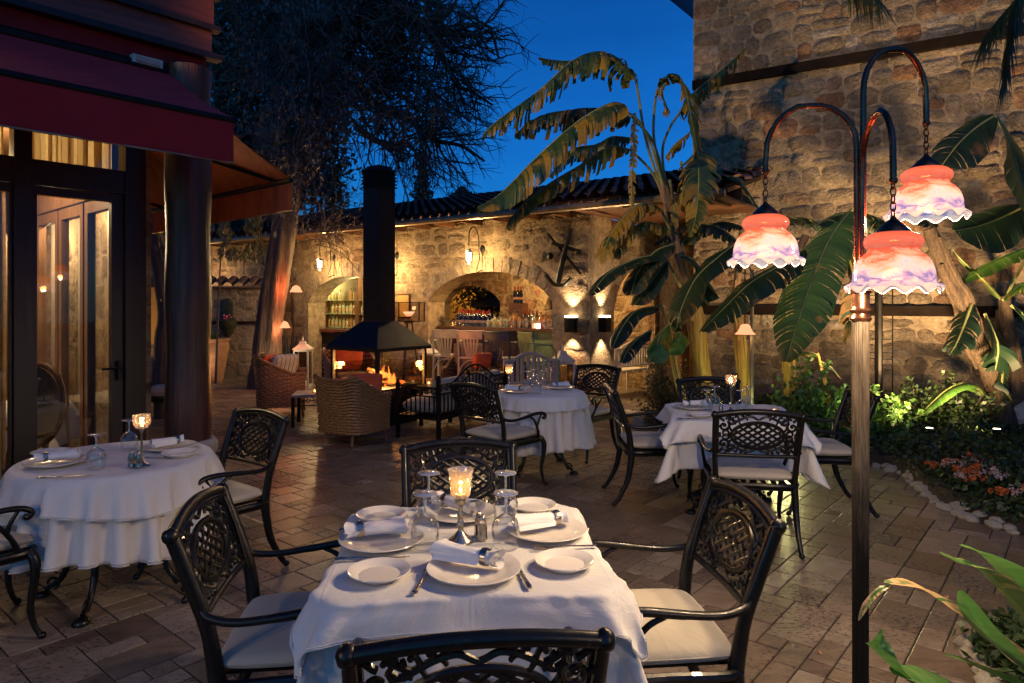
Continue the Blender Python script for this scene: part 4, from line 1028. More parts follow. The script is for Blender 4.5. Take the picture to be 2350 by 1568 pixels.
nap(fr+dz+V3((-.01,.03,0)),R(-24),'rolled napkin on the front plate of the nearest table, its spiral end facing us',1.12)
nap(lf+dz+V3((-.03,.02,0)),R(198),'rolled napkin on the left plate of the nearest table',1.12)
nap(rt_+dz+V3((-.01,.02,0)),R(22),'rolled napkin on the right plate of the nearest table',1.12)
nap(bk+dz+V3((-.02,.02,0)),R(140),'rolled napkin on the back plate of the nearest table',1.12)
for (p,l) in ((G2(720,735),'near left upside down wine glass beside the candle'),(G2(1213,732),'near right upside down wine glass beside the candle'),(G2(742,575),'far left upside down wine glass beside the candle'),(G2(1212,575),'far right upside down wine glass beside the candle')): uglass(p,l,1.18)
spoonlike(G2(712,930),R(-6),'fork left of the front plate on the nearest table')
knife(G2(1305,900),R(12),'knife right of the front plate on the nearest table')
knife(G2(400,812),R(-84),'knife with a bluish sheen in front of the left plate')
spoonlike(G2(1570,745),R(98),'fork lying in front of the right plate on the nearest table')
knife(G2(400,628),R(-80),'knife behind the left plate of the nearest table, mostly hidden')
def shaker(p,label,sc=1.):
    t=thing('salt_shaker',label,'salt shaker',tuple(p),0,'metal salt and pepper shakers')
    MB().lathe([(.001,0),(.018,0),(.019,.006),(.0165,.02),(.0175,.045),(.015,.062),(.011,.072),(.001,.075)],8).build('body','silver',t,smooth=10)
    MB().lathe([(.0115,.070),(.0125,.074),(.009,.084),(.004,.090),(.001,.091)],12).build('cap','silver',t); t.scale=(sc,sc,sc)
shaker(G2(1070,690),'tall metal salt shaker beside the candle holder on the nearest table')
shaker(G2(1050,668),'second metal shaker just behind the first, beside the candle on the nearest table')
def candle(p,label,sc=1.):
    t=thing('candle_holder',label,'candle holder',tuple(p))
    MB().lathe([(.001,0),(.045,0),(.046,.004),(.040,.012),(.022,.026),(.011,.040),(.009,.048),(.014,.056),(.016,.064),(.011,.072),(.008,.082),(.012,.092),(.010,.102),(.007,.115),(.009,.125),(.016,.132),(.022,.138),(.022,.150),(.001,.151)],32).build('stem','silver',t,smooth=60)
    m=MB(); m.lathe([(.001,.151),(.024,.152),(.033,.165),(.0345,.185),(.036,.21),(.041,.235),(.047,.255),(.0455,.2555),(.0395,.235),(.0345,.21),(.0330,.185),(.0315,.167),(.023,.155),(.001,.154)],40)
    m.build('glass_cup','glass_cut',t,smooth=60)
    m=MB()
    for s in (1,-1):
        for k in range(14):
            pts=[]
            for i in range(9):
                z=.165+.070*i/8; r=.034+.006*(i/8)**2+.0008; a=2*PI*k/14+s*i*.115; pts.append((r*cos(a),r*sin(a),z))
            m.tube(pts,.0005,4)
    m.build('cut_pattern','glass_cut',t)
    MB().lathe([(.001,.155),(.019,.155),(.019,.168),(.001,.169)],16).build('candle','cushion_cream',t)
    MB().ball((0,0,.181),.0055,8,(1,1,2.)).build('flame','candle_flame',t)
    light('candle_light','POINT',(0,0,.198),.55,(1.,.60,.25),.006).parent=t
    t.scale=(sc,sc,sc); return t
candle(G2(937,705),'silver candle holder with a lit cut glass cup on the nearest table',1.02)
def crystal(p,label,sc,h,lit=True):
    t=thing('candle_holder',label,'candle holder',tuple(p))
    MB().lathe([(.001,0),(.040,0),(.040,.004),(.012,.02),(.006,.05),(.005,h-.03),(.009,h-.015),(.020,h),(.001,h+.001)],24).build('stem','silver',t,smooth=60)
    m=MB(); 
    for j in range(5):
        z=h+.008+j*.014; r=[.026,.034,.038,.038,.036][j]
        for k in range(14): a=2*PI*(k+.5*(j%2))/14; m.ball((r*cos(a),r*sin(a),z),.0078,6)
    m.build('crystal_cup','glass_cut',t)
    MB().ball((0,0,h+.028),.008,8,(1,1,1.6)).build('flame','candle_flame',t)
    light('candle_light','POINT',(0,0,h+.045),.5,(1.,.60,.25),.008).parent=t
    t.scale=(sc,sc,sc)
crystal(G(325,1070,ZT),'silver candle holder with a crystal bead cup on the left round table',1.,.20)
crystal(G(1678,945,ZT),'tall silver candle holder with a crystal bead cup on the garden side table',1.,.215)
# left round table ware
def GV(u,v,z=ZT): return G(u,v,z)
a=GV(128,1066); single(big0,'P',a,'large white plate at the left of the left round table','plate',PB); nap(a+dz,R(215),'rolled napkin at the left of the left round table',1.)
b=GV(388,1030); single(big0,'P',b,'large white plate at the right of the left round table','plate',PB); nap(b+dz,R(55),'rolled napkin on the right plate of the left round table',1.)
single(small0,'p',GV(108,1050)+V3((-.02,.06,0)),'small white side plate behind the left plate of the left round table','plate',PS)
single(small0,'p',GV(413,1046),'small white side plate before the right plate of the left round table','plate',PS)
uglass(GV(220,1075),'upside down wine glass at the front of the left round table',1.1); uglass(GV(296,1033),'upside down wine glass at the back of the left round table',1.1)
shaker(GV(302,1072),'left one of two metal shakers on the left round table'); shaker(GV(318,1074),'right one of two metal shakers on the left round table')
knife(GV(150,1096),R(-75),'knife in front of the left plate of the left round table'); knife(GV(350,1052),R(-75),'knife beside the candle holder of the left round table')
# mid round table ware
a=GV(1185,901); single(big0,'P',a,'large plate at the left of the farther round table','plate',PB); nap(a+dz,R(-30),'rolled napkin on the left plate of the farther round table',.95)
b=GV(1285,892); single(big0,'P',b,'large plate at the right of the farther round table','plate',PB); nap(b+dz,R(200),'rolled napkin on the right plate of the farther round table',.95)
for (u,v,w) in ((1232,903,'front'),(1245,893,'middle'),(1212,893,'left'),(1226,888,'back')): uglass(GV(u,v),'%s wine glass of the cluster on the farther round table'%w,1.1)
candle(GV(1168,890),'lit glass candle holder on the farther round table',.9)
# table 3 ware
a=GV(1592,938); single(big0,'P',a,'large plate at the back left of the garden side table','plate',PB); nap(a+dz,R(185),'rolled napkin on the back left plate of the garden side table',1.)
single(small0,'p',GV(1608,956),'small plate at the front of the garden side table','plate',PS)
single(big0,'P',GV(1742,942),'large plate at the right of the garden side table','plate',PB)
for (u,v,w) in ((1622,946,'leftmost'),(1640,936,'second from the left'),(1702,948,'second from the right'),(1716,938,'rightmost')): uglass(GV(u,v),'%s wine glass on the garden side table'%w,1.1)
shaker(GV(1655,952),'metal salt shaker beside the tall candle holder on the garden side table')
knife(GV(1590,962),R(-80),'knife at the front left of the garden side table')
# ================= LAMP POST =================
LP=V3((1.2216,2.393,0))
lp=thing('lamp_post','tall copper lamp post with a fluted brass column and three hanging glass shades','lamp post',tuple(LP))
def flute(r,z,a): return (r*(1+.045*(1 if sin(a*20)>0 else -1)*.6),z)
MB().lathe([(.001,0),(.10,0),(.11,.02),(.09,.05),(.05,.08),(.035,.14),(.0245,.2),(.0245,1.50)]+[],20).build('pole','hood_metal',lp,smooth=40)
MB().lathe([(.0258,.18),(.0275,1.545)],80,fn=flute).build('fluted_sleeve','pole_metal_shaded',lp,smooth=20)
MB().lathe([(.029,1.545),(.034,1.548),(.036,1.556),(.031,1.564),(.029,1.572),(.034,1.578),(.036,1.584),(.031,1.590),(.029,1.60),(.030,1.66)],28).build('collar','copper',lp)
MB().lathe([(.028,1.60),(.028,1.64),(.035,1.645),(.036,1.652),(.028,1.656),(.001,1.657)],28).build('top_collar','copper',lp)
# fluted upper part
for k,(dx,dy,zt_,zr,lab,sc) in enumerate(((.949-1.2216,2.556-2.393,2.325,1.757,'left',1.),(1.195-1.2216,2.140-2.393,2.235,1.650,'front',1.0),(1.506-1.2216,2.482-2.393,2.515,1.92,'right',1.))):
    r=math.hypot(dx,dy); c=dx/r; s=dy/r; m=MB(); b=.011
    zc=zr+.178+.075+.06
    pts=[(c*b,s*b,1.60),(c*b,s*b,1.9),(c*b*1.1,s*b*1.1,zt_-.17)]
    for i in range(1,12):
        a=PI-PI*i/12; pts.append((c*(r/2+b/2+(r-b)/2*cos(a)),s*(r/2+b/2+(r-b)/2*cos(a)),zt_-.17*(.95 if i>6 else 1)+.17*sin(a)*1.0-(0)))
    pts.append((c*r,s*r,zt_-.20)); pts.append((c*r,s*r,zc+.03))
    m.tube(pts,.0105,10); m.ball((c*r,s*r,zc+.03),.014,8); m.build('arm','copper',lp,smooth=60)
    m=MB(); z=zc+.03; n=0
    while z>zr+.178+.05-.01:
        ring=[]
        for j in range(14):
            a=2*PI*j/14; x=.0085*cos(a); zz=.015*sin(a)
            ring.append((c*r+(x if n%2 else 0),s*r+(0 if n%2 else x),z-.012+zz))
        m.tube(ring,.0025,5,closed=True); z-=.023; n+=1
    m.build('chain','copper',lp)
    o=MB().lathe([(.003,.052),(.008,.05),(.010,.045),(.018,.038),(.034,.024),(.048,.008),(.052,.0),(.054,-.004),(.052,-.008)],28)
    sh=MB(); 
    def rip(r_,z_,a):
        t=max(0,(-z_-.152)/.026); return (r_+.004*t*sin(12*a+1.),z_+.010*t*cos(12*a))
    prof=[(.050,.0),(.066,-.006),(.078,-.016),(.082,-.027),(.080,-.037),(.072,-.047),(.069,-.054),(.074,-.062),(.087,-.073),(.099,-.087),(.107,-.104),(.1115,-.122),(.113,-.140),(.1145,-.154),(.119,-.162),(.127,-.168),(.134,-.178)]
    sh.lathe(prof,112,fn=rip); so=sh.build('shade','lamp_glass',lp,smooth=70); so.location=(c*r,s*r,zr+.178)
    sd=so.modifiers.new('t','SOLIDIFY'); sd.thickness=.003; sd.offset=-1
    co=o.build('cap','copper',so,smooth=60)
    rim=MB(); rim.tube([( (.134+.004*sin(12*2*PI*j/112+1.))*cos(2*PI*j/112),(.134+.004*sin(12*2*PI*j/112+1.))*sin(2*PI*j/112),-.178+.010*cos(12*2*PI*j/112)) for j in range(112)],.0018,6,closed=True); rim.build('rim','glass_rim',so)
    MB().ball((0,0,-.065),.026,12,(1,1,1.3)).build('bulb','bulb_dim',so)
    light('shade_light','POINT',(0,0,-.150),SHADE_W[k],(1.,.70,.40),.03).parent=so

LP_FILL_R=dup(lp,None,(2.7,-.7,0),.5,'added copper lamp post behind the viewer, out of frame, as warm fill light')  # added post out of frame, warm front fill from the right
LP_FILL_L=dup(lp,None,(-2.9,-.5,0),2.1,'added copper lamp post behind the viewer at the left, out of frame, as warm fill light')  # added post out of frame, brightens the left round table and facade
for _l in (LP_FILL_R,LP_FILL_L):
    for _c in _l.children_recursive:
        if _c.type=='LIGHT': _c.data=_c.data.copy(); _c.data.energy*=.72
# ================= FIREPLACE =================
fp=thing('fireplace','black metal open fireplace with a pyramid hood, tall square chimney and burning logs','fireplace',(-1.80,9.25,0),R(54))
m=MB()
def frus(m,z0,h0,z1,h1):
    vs=[(x*h0,y*h0,z0) for x,y in ((-1,-1),(1,-1),(1,1),(-1,1))]+[(x*h1,y*h1,z1) for x,y in ((-1,-1),(1,-1),(1,1),(-1,1))]
    m.add(vs,[(0,1,5,4),(1,2,6,5),(2,3,7,6),(3,0,4,7)])
frus(m,1.03,.50,1.36,.165); m.box(-.50,.50,-.50,-.485,.985,1.03).box(-.50,.50,.485,.50,.985,1.03).box(-.50,-.485,-.485,.485,.985,1.03).box(.485,.50,-.485,.485,.985,1.03)
m.build('hood','hood_metal',fp,smooth=0)
m=MB(); m.box(-.15,.15,-.15,.15,1.36,3.36); m.box(-.158,.158,-.158,.158,1.42,1.44)
m.build('chimney','hood_metal',fp,smooth=0)
m=MB()
for i in range(6): frus(m,3.16+i*.045,.175,3.185+i*.045,.152)
m.box(-.16,.16,-.16,.16,3.37,3.40).box(-.12,.12,-.12,.12,3.40,3.45); m.build('chimney_cap','hood_metal',fp,smooth=0)
m=MB().box(-.46,.46,-.46,.46,.40,.50).box(-.36,.36,-.36,.36,.0,.40); m.build('base','hood_metal',fp,smooth=0)
for x in (-.43,.43):
    for y in (-.43,.43): MB().box(x-.022,x+.022,y-.022,y+.022,.50,.99).build('post','hood_metal',fp,smooth=0)
for a in range(4):
    g=MB(); c,s=cos(a*PI/2),sin(a*PI/2); g.obox((.43*c,.43*s,.66),(-s,c,0),(c,s,0),(0,0,1),.40,.002,.15); g.build('glass_guard','glass_smoke',fp,smooth=0)
m=MB(); rr=random.Random(3)
for i in range(8):
    a=rr.uniform(0,PI); c=V3((rr.uniform(-.1,.1),rr.uniform(-.1,.1),.54+.035*(i//2))); d=V3((cos(a),sin(a),rr.uniform(-.1,.35)))*.19; m.tube([c-d,c+d],[.032,.026],8)
m.build('logs','log',fp)
m=MB()
for i in range(40): m.ball((rr.gauss(0,.11),rr.gauss(0,.11),.515+rr.random()*.03),rr.uniform(.012,.026),5)
m.build('embers','ember',fp)
fl=MB()
for i in range(13):
    a=rr.uniform(0,6.28); r=abs(rr.gauss(0,.10)); x,y=r*cos(a),r*sin(a); h=rr.uniform(.10,.36)*(1.2-r*3.2); h=max(.08,h); w=rr.uniform(.025,.05)
    pts=[(x,y,.52)]; ph=rr.uniform(0,6)
    for k in range(1,7): t=k/6; pts.append((x+.025*sin(ph+t*4)*t,y+.025*cos(ph+t*3)*t,.52+h*t))
    fl.tube(pts,[w*.7,w,w*.95,w*.7,w*.45,w*.22,.002],9)
fo=fl.build('flames','flame',fp,smooth=180)
light('fire_light','POINT',(0,0,.72),FIRE_W,(1.,.42,.10),.10).parent=fp
# ================= WICKER ARMCHAIR =================
def make_wicker():
    rt=thing('wicker_armchair','wicker armchair','armchair',group='wicker armchairs around the fireplace')
    # shell outline around back: angle from front-left arm to front-right arm, facing +Y
    def shell(a,z,ins=0.):
        # a in [-1,1]; back at a=0
        th=a*PI*.74; R0=.37-ins; q=(abs(sin(th))**5+abs(cos(th))**5)**(-.2); x=R0*sin(th)*q; y=-R0*cos(th)*q*.92
        if abs(a)>.66: t=(abs(a)-.66)/.34; x=math.copysign(R0-.01*t,a); y=.0+.30*t; 
        fl=1+.22*(z-.4)-.0*max(0,(.4-z))+.16*max(0,.34-z); return V3((x*fl,y*fl-.02,z))
    def ztop(a): return .80+.05*math.exp(-((abs(a)-.30)/.10)**2)-.20*min(1,max(0,(abs(a)-.36)/.45))**1.1
    wm=MB(); rows=18
    for r in range(rows):
        pts=[]; K=34
        for k in range(K+1):
            a=-1+2*k/K; zt=ztop(a); z=.15+(zt-.15)*(r+.5)/rows; p=shell(a,z); off=.0135*(1 if (k+r)%2 else -1); n=V3((p.x,p.y,0)).normalized(); pts.append(p+n*off)
        wm.tube(pts,.0165,5,flat=.8,caps=False)
    for k in range(33):
        a=-1+2*k/32; wm.tube([shell(a,.14),shell(a,.45),shell(a,ztop(a))],.007,5,caps=False)
    MB().grid([[shell(-1+2*k/40,.15+(ztop(-1+2*k/40)-.15)*j/6,.012) for k in range(41)] for j in range(7)]).build('inner_shell','wood_dark',rt,smooth=80)
    wm.build('woven_shell','wicker',rt,smooth=70)
    m=MB()
    for ph in (0,2.1,4.2):
        pts=[]
        for k in range(140):
            a=-1+2*k/139; p=shell(a,ztop(a)+.012); b=k*.42+ph; n=V3((p.x,p.y,0)).normalized(); pts.append(p+n*(.016*cos(b))+V3((0,0,.016*sin(b))))
        m.tube(pts,.013,5)
    m.build('braided_rim','wicker',rt,smooth=70)
    m=MB()
    for r in range(9): m.tube([(-.36,.285-(0.004 if r%2 else 0),.15+r*.026),(.36,.285,.15+r*.026)],.0125,5)
    m.box(-.34,.34,-.28,.28,.36,.385); m.build('seat_front','wicker',rt)
    for (x,y) in ((-.30,.24),(.30,.24),(-.22,-.27),(.22,-.27)): MB().tube([(x,y,.17),(x*1.08,y*1.12,.0)],[.022,.016],8).build('leg','wood_inner',rt)
    MB().cushion((0,.03,.43),(1,0,0),(0,1,0),(0,0,1),.60,.56,.11,12).build('seat_cushion','cushion_cream',rt)
    return rt
W0=make_wicker(); W0.scale=(.88,.88,.9); W0.location=(-1.84,7.95,0); W0.rotation_euler=(0,0,face_rz(.48,.88)); W0['label']='wicker armchair with its woven back to us in front of the fireplace'
GW='wicker armchairs around the fireplace'
W1=dup(W0,None,(-3.28,9.85,0),face_rz(.90,.25),'wicker armchair with orange and striped cushions left of the fireplace',None,1.)
W2=dup(W0,None,(-2.60,11.1,0),face_rz(.55,-.8),'wicker armchair with a big orange cushion behind the fireplace',None,1.)
W3=dup(W0,None,(-.62,10.6,0),face_rz(-.3,-.95),'wicker armchair with a brown cushion behind the iron sofa, before the bar',None,1.)
def cush(name,label,base,lp,tilt,rz,w,h,d,mat,stripes=None,p=3.2):
    M=Matrix.Translation(V3(base.location))@Matrix.Rotation(base.rotation_euler.z,4,'Z')
    o=MB().cushion((0,0,0),(1,0,0),(0,0,1),(0,1,0),w,h,d,12).build(name,mat,None,smooth=80)
    o.matrix_world=M@Matrix.Translation(lp)@Matrix.Rotation(rz,4,'Z')@Matrix.Rotation(tilt,4,'X'); tag(o,label,'cushion')
    if stripes:
        s=MB(); 
        for k in range(6):
            x=-w*.4+k*w*.16
            for sg in (1,-1):
                n=10; P=[]
                for j in range(n+1):
                    b=math.sin((j/n-.5)*PI); aa=x/(w/2)
                    e=max(0,(1-abs(aa)**4)*(1-abs(b)**4))**.38; P.append((x,sg*(d/2*e+.001),b*h/2))
                s.tube(P,.004,4)
        s.build('stripe',stripes,o)
    return o
cush('orange_cushion','orange square cushion leaning in the left wicker armchair',W1,(.02,-.22,.70),R(-14),R(-25),.38,.36,.12,'orange_cushion')
cush('striped_cushion','white and blue striped cushion in the left wicker armchair',W1,(.02,-.02,.66),R(-20),R(-48),.46,.44,.13,'blue_stripe','paint_blue')
cush('orange_cushion','large orange cushion in the wicker armchair behind the fireplace',W2,(0,-.17,.74),R(-12),0,.50,.52,.14,'orange_cushion')
cush('orange_cushion','orange cushion lying in the wicker armchair in front of the fireplace',W0,(.12,.05,.62),R(-30),R(30),.40,.36,.12,'orange_cushion')
cush('brown_cushion','large grey brown cushion in the wicker armchair before the bar',W3,(.05,-.16,.72),R(-12),0,.62,.52,.15,'brown_cushion')
cush('orange_cushion','small bright orange cushion on the iron sofa back, before the bar',W3,(-.26,.25,.74),R(-20),R(50),.32,.24,.10,'orange_cushion')
# ================= IRON SOFA =================
def make_sofa(W=1.5):
    rt=thing('iron_sofa','black wrought iron sofa','sofa',group='black wrought iron seats with cushions')
    m=MB(); h=W/2; pk=lambda x:.66+.18*max(0,1-(abs(x)/(h*.62))**2)**1.3
    m.tube([(x,-.30,pk(x)) for x in [-h+W*i/36 for i in range(37)]],.013,6)
    m.tube([(x,-.30,pk(x)-.11) for x in [-h+W*i/36 for i in range(37)]],.010,6)
    for i in range(14):
        x=-h+W*(i+.5)/14; s=1 if i%2 else -1; z=pk(x)-.055
        pts=[(x+s*(.042-.034*j/14)*cos(j*.55+(0 if s>0 else PI)),-.30,z+(.042-.034*j/14)*sin(j*.55)) for j in range(15)]; m.tube(pts,.007,5)
    for i in range(20):
        x=-h+W*(i+.5)/20; m.bar((x,-.30,.28),(x,-.30,pk(x)-.11),.022,.008,(0,1,0))
    m.box(-h,h,-.315,-.285,.25,.285); m.build('back_rail','iron_black',rt)
    m=MB().box(-h,h,.27,.30,.25,.285).box(-h,h,-.28,.27,.262,.274); m.build('seat_frame','iron_black',rt,smooth=0)
    for sx in (-1,1):
        m=MB(); x=sx*h
        m.tube([(x,-.30,.62),(x,.30,.62)],.012,6); m.tube([(x,-.30,.52),(x,.30,.52)],.009,6); m.box(x-.012,x+.012,-.30,.30,.25,.285)
        for i in range(8):
            y=-.27+.54*(i+.5)/8; m.bar((x,y,.28),(x,y,.52),.008,.02,(1,0,0))
        for i in range(5):
            y=-.24+.12*i; s=1 if i%2 else -1
            m.tube([(x,y+s*(.046-.036*j/14)*cos(j*.55),.57+(.042-.034*j/14)*sin(j*.55)) for j in range(15)],.007,5)
        m.build('arm_panel','iron_black',rt)
    for (x,y,z) in ((-h,-.30,.74),(h,-.30,.74),(-h,.30,.66),(h,.30,.66)):
        m=MB().box(x-.020,x+.020,y-.020,y+.020,0,z); m.ball((x,y,z+.012),.022,8); m.build('leg','iron_black',rt)
    n=2
    for k in range(n): MB().cushion((-h/2+k*h,.0,.385),(1,0,0),(0,1,0),(0,0,1),h-.03,.56,.20,10).build('seat_cushion','cushion_cream',rt)
    for k in range(n): MB().cushion((-h/2+k*h,-.20,.54),(1,0,0),(0,-.15,1),(0,1,.15),h-.05,.36,.13,10).build('back_cushion','cushion_cream',rt)
    return rt
GS='black wrought iron seats with cushions'
s0=make_sofa(); c=V3((-.465,8.50,0)); f=V3((-.85,.5,0)).normalized(); s0.location=tuple(c+f*.30); s0.rotation_euler=(0,0,face_rz(f.x,f.y)); s0['label']='wrought iron sofa with cream cushions right of the fireplace, its side to us'
s1=dup(s0,None,(-5.05,9.6,0),face_rz(.2,-1),'iron garden seat with cushions between the door post and the column',sc=(.62,1,1))
cush('leaf_cushion','white cushion with a dark leaf print on the iron seat beside the column',s1,(.0,-.08,.62),R(-14),0,.46,.44,.13,'cushion_cream','paint_blue')
def side_table(label,loc,rz,w,d,h,top='wood_inner'):
    t=thing('coffee_table',label,'table',loc,rz,'low dark side tables')
    MB().box(-w/2,w/2,-d/2,d/2,h-.03,h).build('table_top',top,t,smooth=0)
    for x in (-1,1):
        for y in (-1,1): MB().box(x*(w/2-.025)-.02,x*(w/2-.025)+.02,y*(d/2-.025)-.02,y*(d/2-.025)+.02,0,h-.031).build('leg','iron_black',t,smooth=0)
    for y in (-1,1):
        m=MB()
        for i in range(4):
            x=-w/2+.08+(w-.16)*(i+.5)/4; s=1 if i%2 else -1; m.tube([(x+s*(.04-.03*j/12)*cos(j*.6),y*(d/2-.03),h-.085+(.035-.026*j/12)*sin(j*.6)) for j in range(13)],.005,5)
        m.tube([(-w/2+.04,y*(d/2-.03),h-.14),(w/2-.04,y*(d/2-.03),h-.14)],.006,5); m.build('scroll_apron','iron_black',t)
    return t
side_table('low table with a tiled top between the two left wicker armchairs',(-2.62,9.05,0),R(8),.52,.5,.42,'stone_smooth')
side_table('low black table between the fireplace and the iron sofa',(-1.15,9.25,0),R(38),.5,.5,.50,'iron_black')
# small glass candles
def tealight(p,label):
    t=thing('tealight_glass',label,'candle',tuple(p),0,'small glass tealights')
    MB().lathe([(.001,0),(.035,0),(.04,.09),(.037,.09),(.033,.006),(.001,.006)],20).build('cup','glass_cut',t); MB().ball((0,0,.03),.012,8).build('flame','candle_flame',t)
tealight((-2.60,9.0,.42),'small square tealight on the low tiled table'); tealight((-1.12,9.2,.50),'small tealight on the black table right of the fireplace')
# ================= LANTERNS (white wooden, tall) =================
def make_lantern():
    rt=thing('floor_lantern','white wooden lantern','lantern',group='tall white wooden floor lanterns')
    w=.16; m=MB().box(-w,w,-w,w,0,.07).box(-w*.95,w*.95,-w*.95,w*.95,.66,.70)
    for x in (-1,1):
        for y in (-1,1): m.box(x*w*.9-.016,x*w*.9+.016,y*w*.9-.016,y*w*.9+.016,.07,.66)
    m.build('frame','paint_white',rt,smooth=0)
    m=MB(); frus(m,.70,w*1.12,.80,w*.35); frus(m,.80,w*.42,.84,w*.30); m.ball((0,0,.86),.025,8); m.lathe([(.012,.87),(.016,.89),(.004,.93),(.001,.94)],10); m.build('roof','paint_white',rt,smooth=20)
    for a in range(4):
        c,s=cos(a*PI/2),sin(a*PI/2); MB().obox((w*.9*c,w*.9*s,.365),(-s,c,0),(c,s,0),(0,0,1),w*.8,.002,.29).build('pane','glass_smoke',rt,smooth=0)
    MB().lathe([(.001,.07),(.04,.07),(.04,.22),(.001,.225)],16).build('candle','cushion_cream',rt); return rt
L0=make_lantern(); GL='tall white wooden floor lanterns'
L0.location=(-3.95,12.9,0); L0['label']='tall white lantern beside the left arch of the bar'; L0.scale=(.9,.9,1.05)
dup(L0,None,tuple(G(984,906)),.4,'white lantern right of the fireplace, below the box lamp')
dup(L0,None,tuple(G(1291,940)),.3,'white lantern at the foot of the stone bar pillar')
# ================= WALL LAMPS =================
def hook_lamp(x,z,label,pw=9.):
    b=BP(x,0,z); t=thing('wall_lantern',label,'wall lamp',tuple(b),BRZ,'wrought iron hook lanterns on the bar wall')
    m=MB(); m.ball((0,.015,0),.055,10,(1,.35,1.3))
    m.tube(spl([(0,.02,-.36),(0,.16,-.40),(0,.16,-.33),(0,.10,-.18),(0,.11,.0),(0,.13,.22),(0,.24,.36),(0,.36,.28),(0,.38,.10),(0,.38,-.02)],5),.0085,6)
    m.tube([(0,.012,-.05),(0,.012,-.37)],.006,5); m.build('bracket','iron_black',t)
    m=MB(); m.lathe([(.001,0),(.035,-.015),(.075,-.045),(.06,-.052)],12,c=(0,.38,-.02))
    for k in range(6): a=k*PI/3; m.tube([(.065*cos(a),.38+.065*sin(a),-.06),(.055*cos(a),.38+.055*sin(a),-.24)],.005,5)
    m.lathe([(.058,-.235),(.03,-.27),(.001,-.28)],12,c=(0,.38,0)); m.lathe([(.067,-.12),(.067,-.13)],12,c=(0,.38,0)); m.build('cage','iron_black',t)
    MB().lathe([(.001,-.08),(.048,-.085),(.044,-.22),(.001,-.225)],16,c=(0,.38,0)).build('glass','bulb_warm',t)
    light('lantern_light','POINT',(0,.38,-.32),pw,(1.,.66,.28),.05).parent=t; light('lantern_light','POINT',(0,.44,-.05),pw*.5,(1.,.66,.28),.05).parent=t
def xatu(u): k=(u-CU)/F; return (1.2-10.5*k)/(.815+.58*k)
hook_lamp(xatu(1108),2.53,'wrought iron hook lantern on the wall above the right arch',LAN_W[0])
hook_lamp(xatu(912),2.50,'wrought iron hook lantern half hidden behind the chimney',LAN_W[1])
hook_lamp(xatu(768),2.53,'wrought iron hook lantern above the left arch of the bar',LAN_W[2])
def sconce(b,rz,label):
    t=thing('wall_sconce',label,'wall lamp',tuple(b),rz,'up and down sconces on the pillar')
    MB().box(-.085,.085,.0,.13,-.13,.10).build('box','iron_black',t,smooth=0); MB().box(-.08,.08,.005,.125,.10,.13).build('diffuser','bulb_warm',t,smooth=0)
    for z,dz in ((.20,1),(-.18,-1)):
        l=light('sconce_light','SPOT',(0,.09,z),SCO_W,(1.,.72,.42),.03,spot_size=R(95),spot_blend=.5); l.parent=t; l.rotation_euler=(0,0,0) if dz<0 else (PI,0,0)
sconce(BP(.30,.0,1.28),BRZ,'black up and down sconce on the front of the bar pillar')
sconce(BP(-.006,-.35,1.28),BRZ+PI/2,'black up and down sconce on the side of the bar pillar')
# anchor like iron relic
t=thing('iron_relic','old rusty iron anchor like plough hung high on the bar pillar wall','iron relic',tuple(BP(.42,.02,2.35)),BRZ)
m=MB(); m.tube([(.12,.05,-.42),(.02,.05,-.05),(-.12,.05,.42)],[.05,.045,.03],8); m.tube(spl([(.34,.05,-.30),(.2,.05,-.44),(.12,.05,-.46),(.0,.05,-.46),(-.12,.05,-.36)],4),.032,6); m.tube([(.22,.05,.20),(-.28,.05,.05)],.028,6); m.tube([(.30,.06,.36),(-.30,.06,-.30)],.020,6); m.ball((.26,.05,.0),.06,8,(1,.4,1)); m.ball((-.24,.05,.05),.045,8,(1,.4,1)); m.build('iron','iron_black',t)
# ================= BAR =================
t=thing('bar_counter','dark wooden bar counter under the right arch','bar counter',tuple(BP(2.,-.4,0)),BRZ)
MB().box(-1.30,1.34,-.18,.18,1.13,1.18).build('counter_top','wood_bar',t,smooth=0)
m=MB().box(-1.28,1.32,-.12,.06,0,1.125)
for i in range(6): m.box(-.55+i*.31,-.55+i*.31+.25,.062,.08,.15,1.0)
m.build('front','wood_dark',t,smooth=0); m=MB().box(-1.28,-.62,.062,.10,.1,1.12); m.build('green_panel','paint_green',t,smooth=0)
t=thing('bar_counter','wooden serving shelf under the left arch','bar counter',tuple(BP(5.5,-.4,0)),BRZ)
MB().box(-1.2,1.24,-.2,.12,1.0,1.05).build('counter_top','wood_bar',t,smooth=0)
t=thing('drinks_fridge','dark bottle fridge under the serving shelf in the left arch','fridge',tuple(BPu(762,-.55)),BRZ)
MB().box(-.55,.55,-.3,.2,0,.98).build('case','iron_black',t,smooth=0)
m=MB()
for z in (.2,.45,.7): m.box(-.5,.5,.205,.215,z,z+.012)
m.build('rack','silver',t,smooth=0)
t=thing('parasol_bundle','furled blue, yellow and red cloth lying on the fridge','cloth',tuple(BPu(755,-.45,.98)),BRZ)
for y,mt in ((0,'paint_blue'),(.05,'cushion_cream'),(.1,'orange_cushion')): MB().tube([(-.3,y,.0+.02),(.35,y,.04)],.03,8).build('fold',mt,t)
t=thing('bottle_shelves','wooden framed glass shelves lit yellow behind the left arch','shelves',tuple(BP(6.6,-.85,0)),BRZ)
MB().box(-1.9,2.2,-.08,-.02,1.0,2.25).build('back_panel','curtain',t,smooth=0)
m=MB()
for x in (-1.9,-.55,.55,2.1): m.box(x-.045,x+.045,-.02,.14,0,2.3)
m.box(-1.945,2.145,-.02,.14,2.26,2.34).box(-1.945,2.145,-.02,.14,.98,1.04)
m.build('frame','wood_bar',t,smooth=0)
